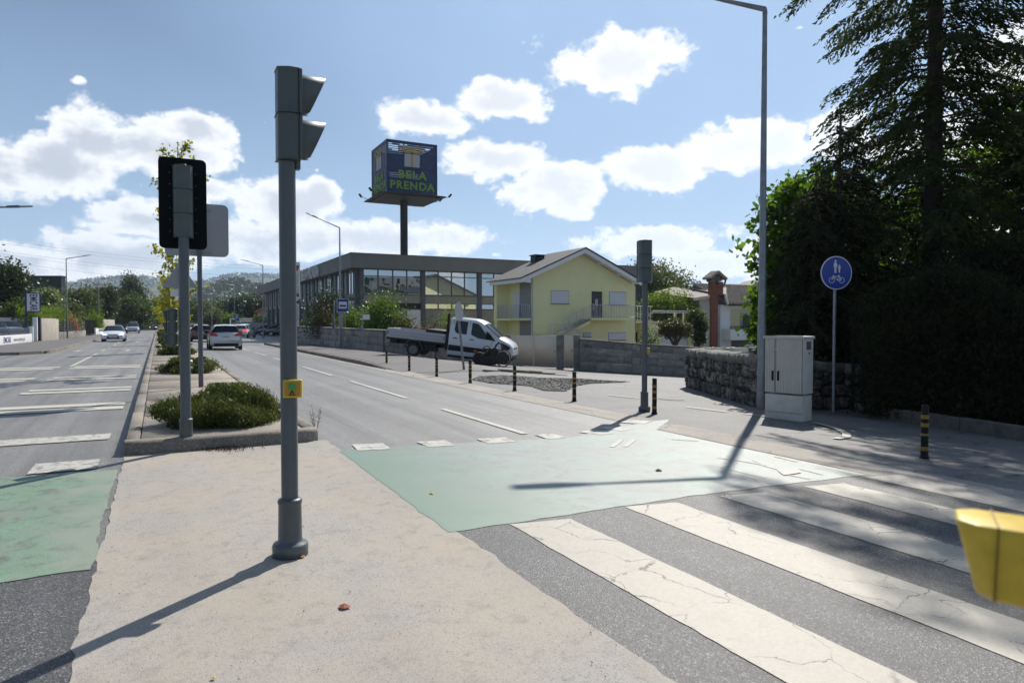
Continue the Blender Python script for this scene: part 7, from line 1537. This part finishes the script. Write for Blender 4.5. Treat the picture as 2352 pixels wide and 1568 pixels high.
conifer('conifer_tree', 'tall dark drooping conifer towering at the right, behind the round blue sign', (cb[0], cb[1], -0.5), 22, 3.9, 31, n_side=26, dens=1.5, gap=0.17, tr=0.21, rfun=lambda z: max(2.35, 3.75 - 0.16*max(0, z-2)) * (1.0 + 0.6*sstep(11.8, 13.2, z) if z < 16 else max(0.05, 1.6-(z-16)/4.0)))  # crown widened above the frame so that it throws more shade on the ground
c2 = W(2500, 18.5); conifer('conifer_tree', 'second dark conifer at the right edge, behind the nearest bollard', (c2[0], c2[1], -0.5), 14, 3.4, 37, n_side=22, dens=1.4, gap=0.2, rfun=lambda z: 3.4 if z < 7 else max(0.05, 3.4*(1-(z-7)/7.2)))
# cypress-like screen: dense dark hedge mass below the conifers
def hedge(label, a, b, h, th, leaf, ls, n, name='hedge', cat='hedge', per=26, spread=0.16, z0=-0.45, ragged=0.35, hang=False):
    a, b = Vector(a), Vector(b); L = (b-a).length; ang = math.atan2((b-a).y,(b-a).x); t = thing(name, label, cat, (a.x, a.y, z0), ang); P = []
    for _ in range(n):
        x = random.random()*L; k = random.random(); top = h*(1+ragged*mnoise.noise(Vector((x*0.7, h, 2))))
        if k < 0.45: y, z = random.uniform(-0.05,0.25)*th - 0.15*abs(mnoise.noise(Vector((x*1.5,0,0)))), random.random()*top
        elif k < 0.7: y, z = random.random()*th, top*random.uniform(0.85,1.03)
        else: y, z = random.random()*th, random.random()*top
        P.append(np.array([x, y, z]) + rng.normal(size=(per,3))*spread)
    P = np.concatenate(P); P[:,2] = np.maximum(P[:,2], 0.02); T = rng.normal(size=P.shape)
    if hang: T[:,2] = -np.abs(T[:,2])*1.5-0.3
    leaf_mesh('foliage', P, None, ls, 0.4, L_[leaf], t, T); m = MB()
    for k in range(int(L/0.8)): m.tube([(k*0.8+0.3, th*0.5, 0),(k*0.8+0.3+random.uniform(-.2,.2), th*0.5, h*0.8)], [0.05,0.02], 6)
    m.build('stems', M_['bark'], t); return t
random.seed(77)
ha, hb_ = W(1985, 14.7), W(2520, 11.9)
hedge('dense dark evergreen hedge behind the low edging, below the tall conifer', ha, hb_, 2.5, 1.6, 'cypress', 0.08, 3800, hang=True, z0=-0.35)
ha2, hb2 = W(1930, 16.8), W(2560, 14.5); hedge('taller dark cypress screen behind the evergreen hedge', ha2, hb2, 3.2, 1.6, 'cypress', 0.12, 1800, name='cypress_screen', hang=True, z0=-0.5, ragged=0.6)
# drooping sprays beside the cabinet
cb = W(1872, 17.5); conifer('young_conifer', 'smaller drooping conifer with brownish tips just left of the round blue sign', (cb[0], cb[1], -0.5), 5.6, 1.5, 41, n_side=24, dens=1.3, gap=0.15, leaf='cypress', tr=0.08, rfun=lambda z: 1.35 if z < 3 else max(0.1, 1.35*(1-(z-3)/3.6)))
cb = W(1925, 18.0); conifer('young_conifer', 'drooping conifer filling the gap behind the round blue sign', (cb[0], cb[1], -0.5), 7.6, 1.7, 43, n_side=22, dens=1.3, gap=0.16, leaf='cypress', tr=0.09, rfun=lambda z: 1.6 if z < 4 else max(0.1, 1.6*(1-(z-4)/4)))
# plane trees with backlit leaves
def broadleaf(label, base, h, r, seed, leaf, ls, n, per=12, lo=0.2, name='plane_tree', rz=None, tr=0.14, spread=0.28, shell=0.35, group=None):
    random.seed(seed); t = thing(name, label, 'tree', base, 0, group); m = MB(); m.tube([(0,0,-0.3),(0.05,0.05,h*0.35),(0,0,h*0.9)], [tr,tr*0.75,0.02], 8)
    P = []; 
    for k in range(26):
        a = k*2.4; z = h*(lo+0.72*k/26); L = r*(1.0-0.35*(k/26))*random.uniform(0.7,1.1); e = Vector((math.cos(a)*L, math.sin(a)*L, z+L*0.45)); m.tube([(0,0,z),tuple(e*0.5+Vector((0,0,z*0.5))),tuple(e)], [tr*0.3,tr*0.2,0.01], 5)
        for _ in range(n//26): s = random.uniform(0.35,1.08); q = Vector((0,0,z)).lerp(e, s); P.append(np.array(q)+rng.normal(size=3)*spread*0.9+rng.normal(size=(per,3))*spread*0.5)
    m.build('trunk', M_['bark_grey'], t); leaf_mesh('crown', np.concatenate(P), None, ls, 0.85, L_[leaf], t); return t
cb = W(1832, 19.5); broadleaf('bright green broad-leaved tree, backlit, between the tall lamp and the conifer', (cb[0], cb[1], -0.6), Z(400,19.5)+0.4, 1.25, 11, 'plane', 0.17, 900, 12, tr=0.1, spread=0.25)
cb = W(1905, 21.5); broadleaf('green broad-leaved tree showing through behind the conifer, left part', (cb[0], cb[1], -0.6), 6.8, 2.1, 12, 'plane', 0.17, 700, 12)
cb = W(2330, 23); broadleaf('yellow green broad-leaved tree shining through behind the conifers at the right', (cb[0], cb[1], -0.6), 8.6, 3.3, 13, 'plane', 0.18, 900, 12)
cb = W(2130, 24); broadleaf('broad-leaved tree in the gap behind the conifer trunk', (cb[0], cb[1], -0.6), 6.6, 3.0, 14, 'plane', 0.18, 700, 12)
random.seed(15)
p = G(2240, 985); t = thing('dry_twigs', 'bare pale twigs sticking out under the dark hedge at the right', 'weed', (p.x+0.1, p.y+0.3, p.z+0.1)); m = MB()
for k in range(16): a = random.random()*6.28; h = random.uniform(0.3,0.7); m.tube([(0,0,0),(math.cos(a)*0.1,math.sin(a)*0.1,h*0.5),(math.cos(a)*0.28,math.sin(a)*0.2,h)], [0.005,0.004,0.002], 4)
m.build('twig', M_['bark_grey'], t)
# ---------------------------------------------------------------- garden plants behind the granite wall
def bpx(name, lab, px, D, w_px, ytop, leaf, ls, n=150, per=20, dz=0.0, cat='shrub', **k):
    x, y = W(px, D); w = w_px/F*D/2; z0 = zf(x, y)+dz; return bush(name, lab, (x, y, z0), (w, w*0.8, Z(ytop, D)-z0), leaf, ls, n, per, cat=cat, **k)
bpx('garden_bush', 'tall glossy dark bush behind the wall left of the bus stop sign', 752, 52, 74, 657, 'dark', 0.15, 330, 24, shell=0.3)
bpx('garden_bush', 'brownish leafy bush at the foot of the tall one, behind the wall', 745, 50, 60, 698, 'bronze', 0.12, 160, 20)
bpx('garden_bush', 'bright green bush right of the bus stop sign', 812, 48, 56, 702, 'shine', 0.13, 220, 22)
bpx('garden_bush', 'large bright leafy bush behind the wall, above the truck bed', 880, 45, 112, 682, 'shine', 0.14, 520, 24, shell=0.3)
bpx('garden_bush', 'lower bush at the right side of the large bright one', 930, 44, 62, 726, 'bronze', 0.12, 180, 20)
bpx('garden_bush', 'yellowish low plant behind the truck cab', 998, 43.5, 60, 737, 'bronze', 0.11, 120, 18)
bpx('garden_bush', 'small flowering plant behind the truck bed', 965, 43.2, 34, 748, 'flower', 0.08, 40, 14)
bpx('small_tree', 'slender green sapling behind the truck cab against the store wall', 1037, 46, 34, 702, 'lime', 0.12, 110, 18, cat='tree')
bpx('garden_bush', 'low bright plant beside the banner sign', 700, 55, 30, 738, 'lime', 0.13, 60, 16)
bpx('garden_bush', 'small shrub in the yellow house garden beside the annex', 1632-2, 47.5-2, 30, 758, 'dark', 0.12, 90, 18) if False else None
bpx('garden_bush', 'dark green shrub before the annex garage, left of the round-topped tree', 1490, 47, 42, 756, 'mid', 0.12, 110, 18, dz=0.2)
# mop-headed tree in front of the annex
x, y = W(1551, 44); zb = Z(803, 44); random.seed(2); t = thing('clipped_tree', 'round-topped clipped tree with reddish leaves and forked trunk before the annex', 'tree', (x, y, zb-0.7)); m = MB(); m.tube([(0,0,0),(0,0,1.0)], [0.17,0.14], 8)
for a, b, c_ in ((-1,0.1,1.9),(1,0.0,1.9),(-0.4,-0.4,2.1),(0.5,0.4,2.1),(0.1,-0.1,2.2)): m.tube([(0,0,0.9),(a*0.35,b*0.5,1.4),(a*0.85,b,c_)], [0.11,0.08,0.04], 6)
m.build('trunk', M_['bark'], t); top = Z(731,44)-zb+0.7; P = clumps((0,0,(1.35+top)/2), (1.25,1.1,(top-1.35)/2), 330, 24, 0.12, 0.6, 0.7); leaf_mesh('crown', P, None, 0.11, 0.6, L_['bronze'], t)
# lime green tree, big grey green tree and hedges behind the house
x, y = W(1537, 68); tree('lime_tree', 'bright yellow green tree behind the terrace railing', (x, y, -1.6), Z(656,68)+1.6, 3.2, 'lime', 0.2, 480, 24, spread=0.3, crown_lo=0.25, shell=0.5)
x, y = W(1500, 72); tree('lime_tree', 'lower yellow green tree next to the house corner', (x, y, -1.6), Z(690,72)+1.6, 2.8, 'lime', 0.2, 260, 20, spread=0.3, crown_lo=0.25)
x, y = W(1520, 88); tree('big_tree', 'large grey green tree rising behind the yellow house and the signal head', (x, y, -1.5), Z(590,88)+1.5, 5.2, 'olive', 0.3, 620, 24, spread=0.55, crown_lo=0.2, trunk_r=0.3, shell=0.4)
x, y = W(1450, 95); tree('big_tree', 'small grey green crown peeping over the eaves of the yellow house', (x, y, -1.5), Z(606,95)+1.5, 2.6, 'olive', 0.3, 160, 20, spread=0.5, crown_lo=0.3)
x, y = W(1608, 52); tree('dark_tree', 'dark shrub tree left of the white house', (x, y, -1.9), Z(712,52)+1.9, 0.55, 'dark', 0.2, 150, 20, crown_lo=0.2)
x, y = W(1600, 58); tree('dark_tree', 'mid green tree between the annex and the white house', (x, y, -1.9), Z(690,58)+1.9, 0.9, 'mid', 0.2, 180, 20, crown_lo=0.2)
# ---------------------------------------------------------------- left side trees
gl = 'trees beyond the left pavement'
def tpx(name, lab, px, D, w_px, ytop, leaf, ls, n, lo=0.05, group=gl, **k):
    x, y = W(px, D); r = w_px/F*D/2; return tree(name, lab, (x, y, 0), Z(ytop, D), r, leaf, ls, n, k.pop('per', 24), crown_lo=lo, group=group, **k)
tpx('dark_tree', 'big dark tree at the left edge above the parked cars', 15, 74, 105, 588, 'dark', 0.32, 620, 0.15, spread=0.5, shell=0.3)
tpx('fig_tree', 'pale leaved tree behind the upright white sign', 106, 72, 88, 655, 'pale', 0.28, 380, 0.1, spread=0.4, shell=0.5)
tpx('dark_tree', 'dark bush tree under the big one at the left edge', 45, 70, 60, 690, 'mid', 0.25, 200, 0.05, spread=0.35)
tpx('round_tree', 'olive green tree right of the dark hall, nearest in the left row', 158, 90, 70, 692, 'olive', 0.32, 320, 0.05, spread=0.45)
tpx('round_tree', 'wide olive tree behind the nearest whole lamp', 190, 112, 82, 654, 'olive', 0.4, 420, 0.05, spread=0.6)
tpx('round_tree', 'grey green tree behind the second left lamp', 236, 125, 72, 650, 'far', 0.42, 380, 0.05, spread=0.6)
tpx('round_tree', 'dark bush beside the iron gate', 205, 96, 60, 712, 'mid', 0.3, 220, 0.05, spread=0.4)
tpx('poplar_tree', 'tall pointed green tree left of the far hills', 305, 170, 58, 618, 'far', 0.5, 420, 0.05, spread=0.75, lobes=3)
tpx('round_tree', 'broad green tree under the pointed one, at the road bend', 318, 150, 92, 676, 'mid', 0.45, 480, 0.03, spread=0.7)
tpx('round_tree', 'green tree at the far road bend, right of the broad one', 355, 165, 62, 686, 'mid', 0.45, 300, 0.03, spread=0.7)
tpx('round_tree', 'dark tree behind the red hoarding', 268, 160, 56, 690, 'mid', 0.45, 300, 0.03, spread=0.7)
hx0, hx1 = WL(78, 0.5), WL(146, 0.4)
hedge('bright green hanging hedge on top of the beige wall', (hx0.x, hx0.y), (hx1.x, hx1.y), 1.3, 1.2, 'lime', 0.18, 420, z0=1.45, spread=0.22)
hx0, hx1 = WL(-60, 12), WL(60, 12); 
hedge('mixed green and orange hedge behind the tall white wall at the left', W(-60,74), W(84,74), 2.3, 1.5, 'bronze', 0.24, 380, z0=1.2, spread=0.35)
random.seed(8)
for px, l in ((158,'left flowering rose shrub on the slatted fence'), (172,'right flowering rose shrub beside the nearest lamp')):
    p = WL(px, 0.5); bush('flower_shrub', l, (p.x, p.y, 0.1), (1.0,0.7,2.5), 'flower' if px == 158 else 'shine', 0.14, 70, 16)
p = WL(212, 0.7); bush('garden_bush', 'yellow green bush by the dark barred gate', (p.x, p.y, 0.1), (1.6,1.2,2.9), 'lime', 0.2, 120, 18)
# ---------------------------------------------------------------- trees of the middle distance
gm = 'trees behind the far end of the right carriageway'
for a in (('round_tree','yellow green tree left of the far lamps, behind the sign posts',472,190,60,690,'olive',0.5,260), ('round_tree','light green bushy tree above the silver car',495,175,58,712,'olive',0.45,240), ('dark_tree','dark tall tree left of the pointed one in the middle distance',505,215,60,684,'mid',0.55,300), ('dark_tree','dark wide tree above the white braking car',548,190,74,668,'dark',0.5,420),
          ('dark_tree','darkest wide tree left of the grey gable house',590,175,70,672,'dark',0.48,420), ('pointed_tree','small pointed conifer sticking out of the dark trees',632,200,20,655,'dark',0.45,120), ('round_tree','dark green tree behind the gable house',655,190,70,672,'mid',0.5,380), ('round_tree','pale bush in front of the grey gable house',597,118,20,726,'olive',0.3,110), ('round_tree','second pale bush at the grey gable house',614,119,22,724,'pale',0.3,120),
          ('round_tree','bright bush behind the parking sign',530,135,34,722,'shine',0.35,140), ('round_tree','bright green hedge bush right of the parking sign',565,132,40,735,'lime',0.35,140), ('round_tree','dark tree behind the sign posts on the median line',445,200,60,684,'mid',0.5,260), ('round_tree','dark tree low behind the small ginkgo trees',400,210,60,700,'mid',0.5,260)):
    tpx(a[0], a[1], *a[2:], 0.02, group=gm, spread=a[3]*0.0036, lobes=2 if a[0] == 'pointed_tree' else 4)
# a line of woodland closing the view at the foot of the hills
Pw = []
for _ in range(1500):
    px = random.uniform(-300, 760); D = random.uniform(245, 300); x, y = W(px, D); h = 8 + 5*mnoise.noise(Vector((px*0.02, 0, 0))); Pw.append(np.array([x, y, random.random()**0.6*h]) + rng.normal(size=(16,3))*1.3)
w = leaf_mesh('distant_woodland', np.concatenate(Pw), None, 1.0, 0.8, L_['far']); w['kind'] = 'stuff'
Pw = []
for _ in range(500):
    px = random.uniform(1380, 1900); D = random.uniform(150, 260); x, y = W(px, D); h = Z(672 + 10*mnoise.noise(Vector((px*0.03,0,0))), D); Pw.append(np.array([x, y, random.random()**0.6*h]) + rng.normal(size=(14,3))*0.9)
w = leaf_mesh('distant_woodland', np.concatenate(Pw), None, 0.8, 0.8, L_['far']); w['kind'] = 'stuff'
# ================================================================ HAZE
m = MB(); m.box(-3200, 3200, -400, 4200, -6, 420); hz = m.build('haze', M_['dark_clad']); hz.data.materials.clear()
hm = bpy.data.materials.new('haze'); hm.use_nodes = True; nt = hm.node_tree
for n_ in list(nt.nodes):
    if n_.type != 'OUTPUT_MATERIAL': nt.nodes.remove(n_)
v = nt.nodes.new('ShaderNodeVolumePrincipled'); v.inputs['Color'].default_value = (0.62,0.78,1.0,1); v.inputs['Density'].default_value = 0.00012; v.inputs['Anisotropy'].default_value = 0.3
nt.links.new(v.outputs[0], nt.nodes['Material Output'].inputs['Volume']); hz.data.materials.append(hm); hz['kind'] = 'stuff'
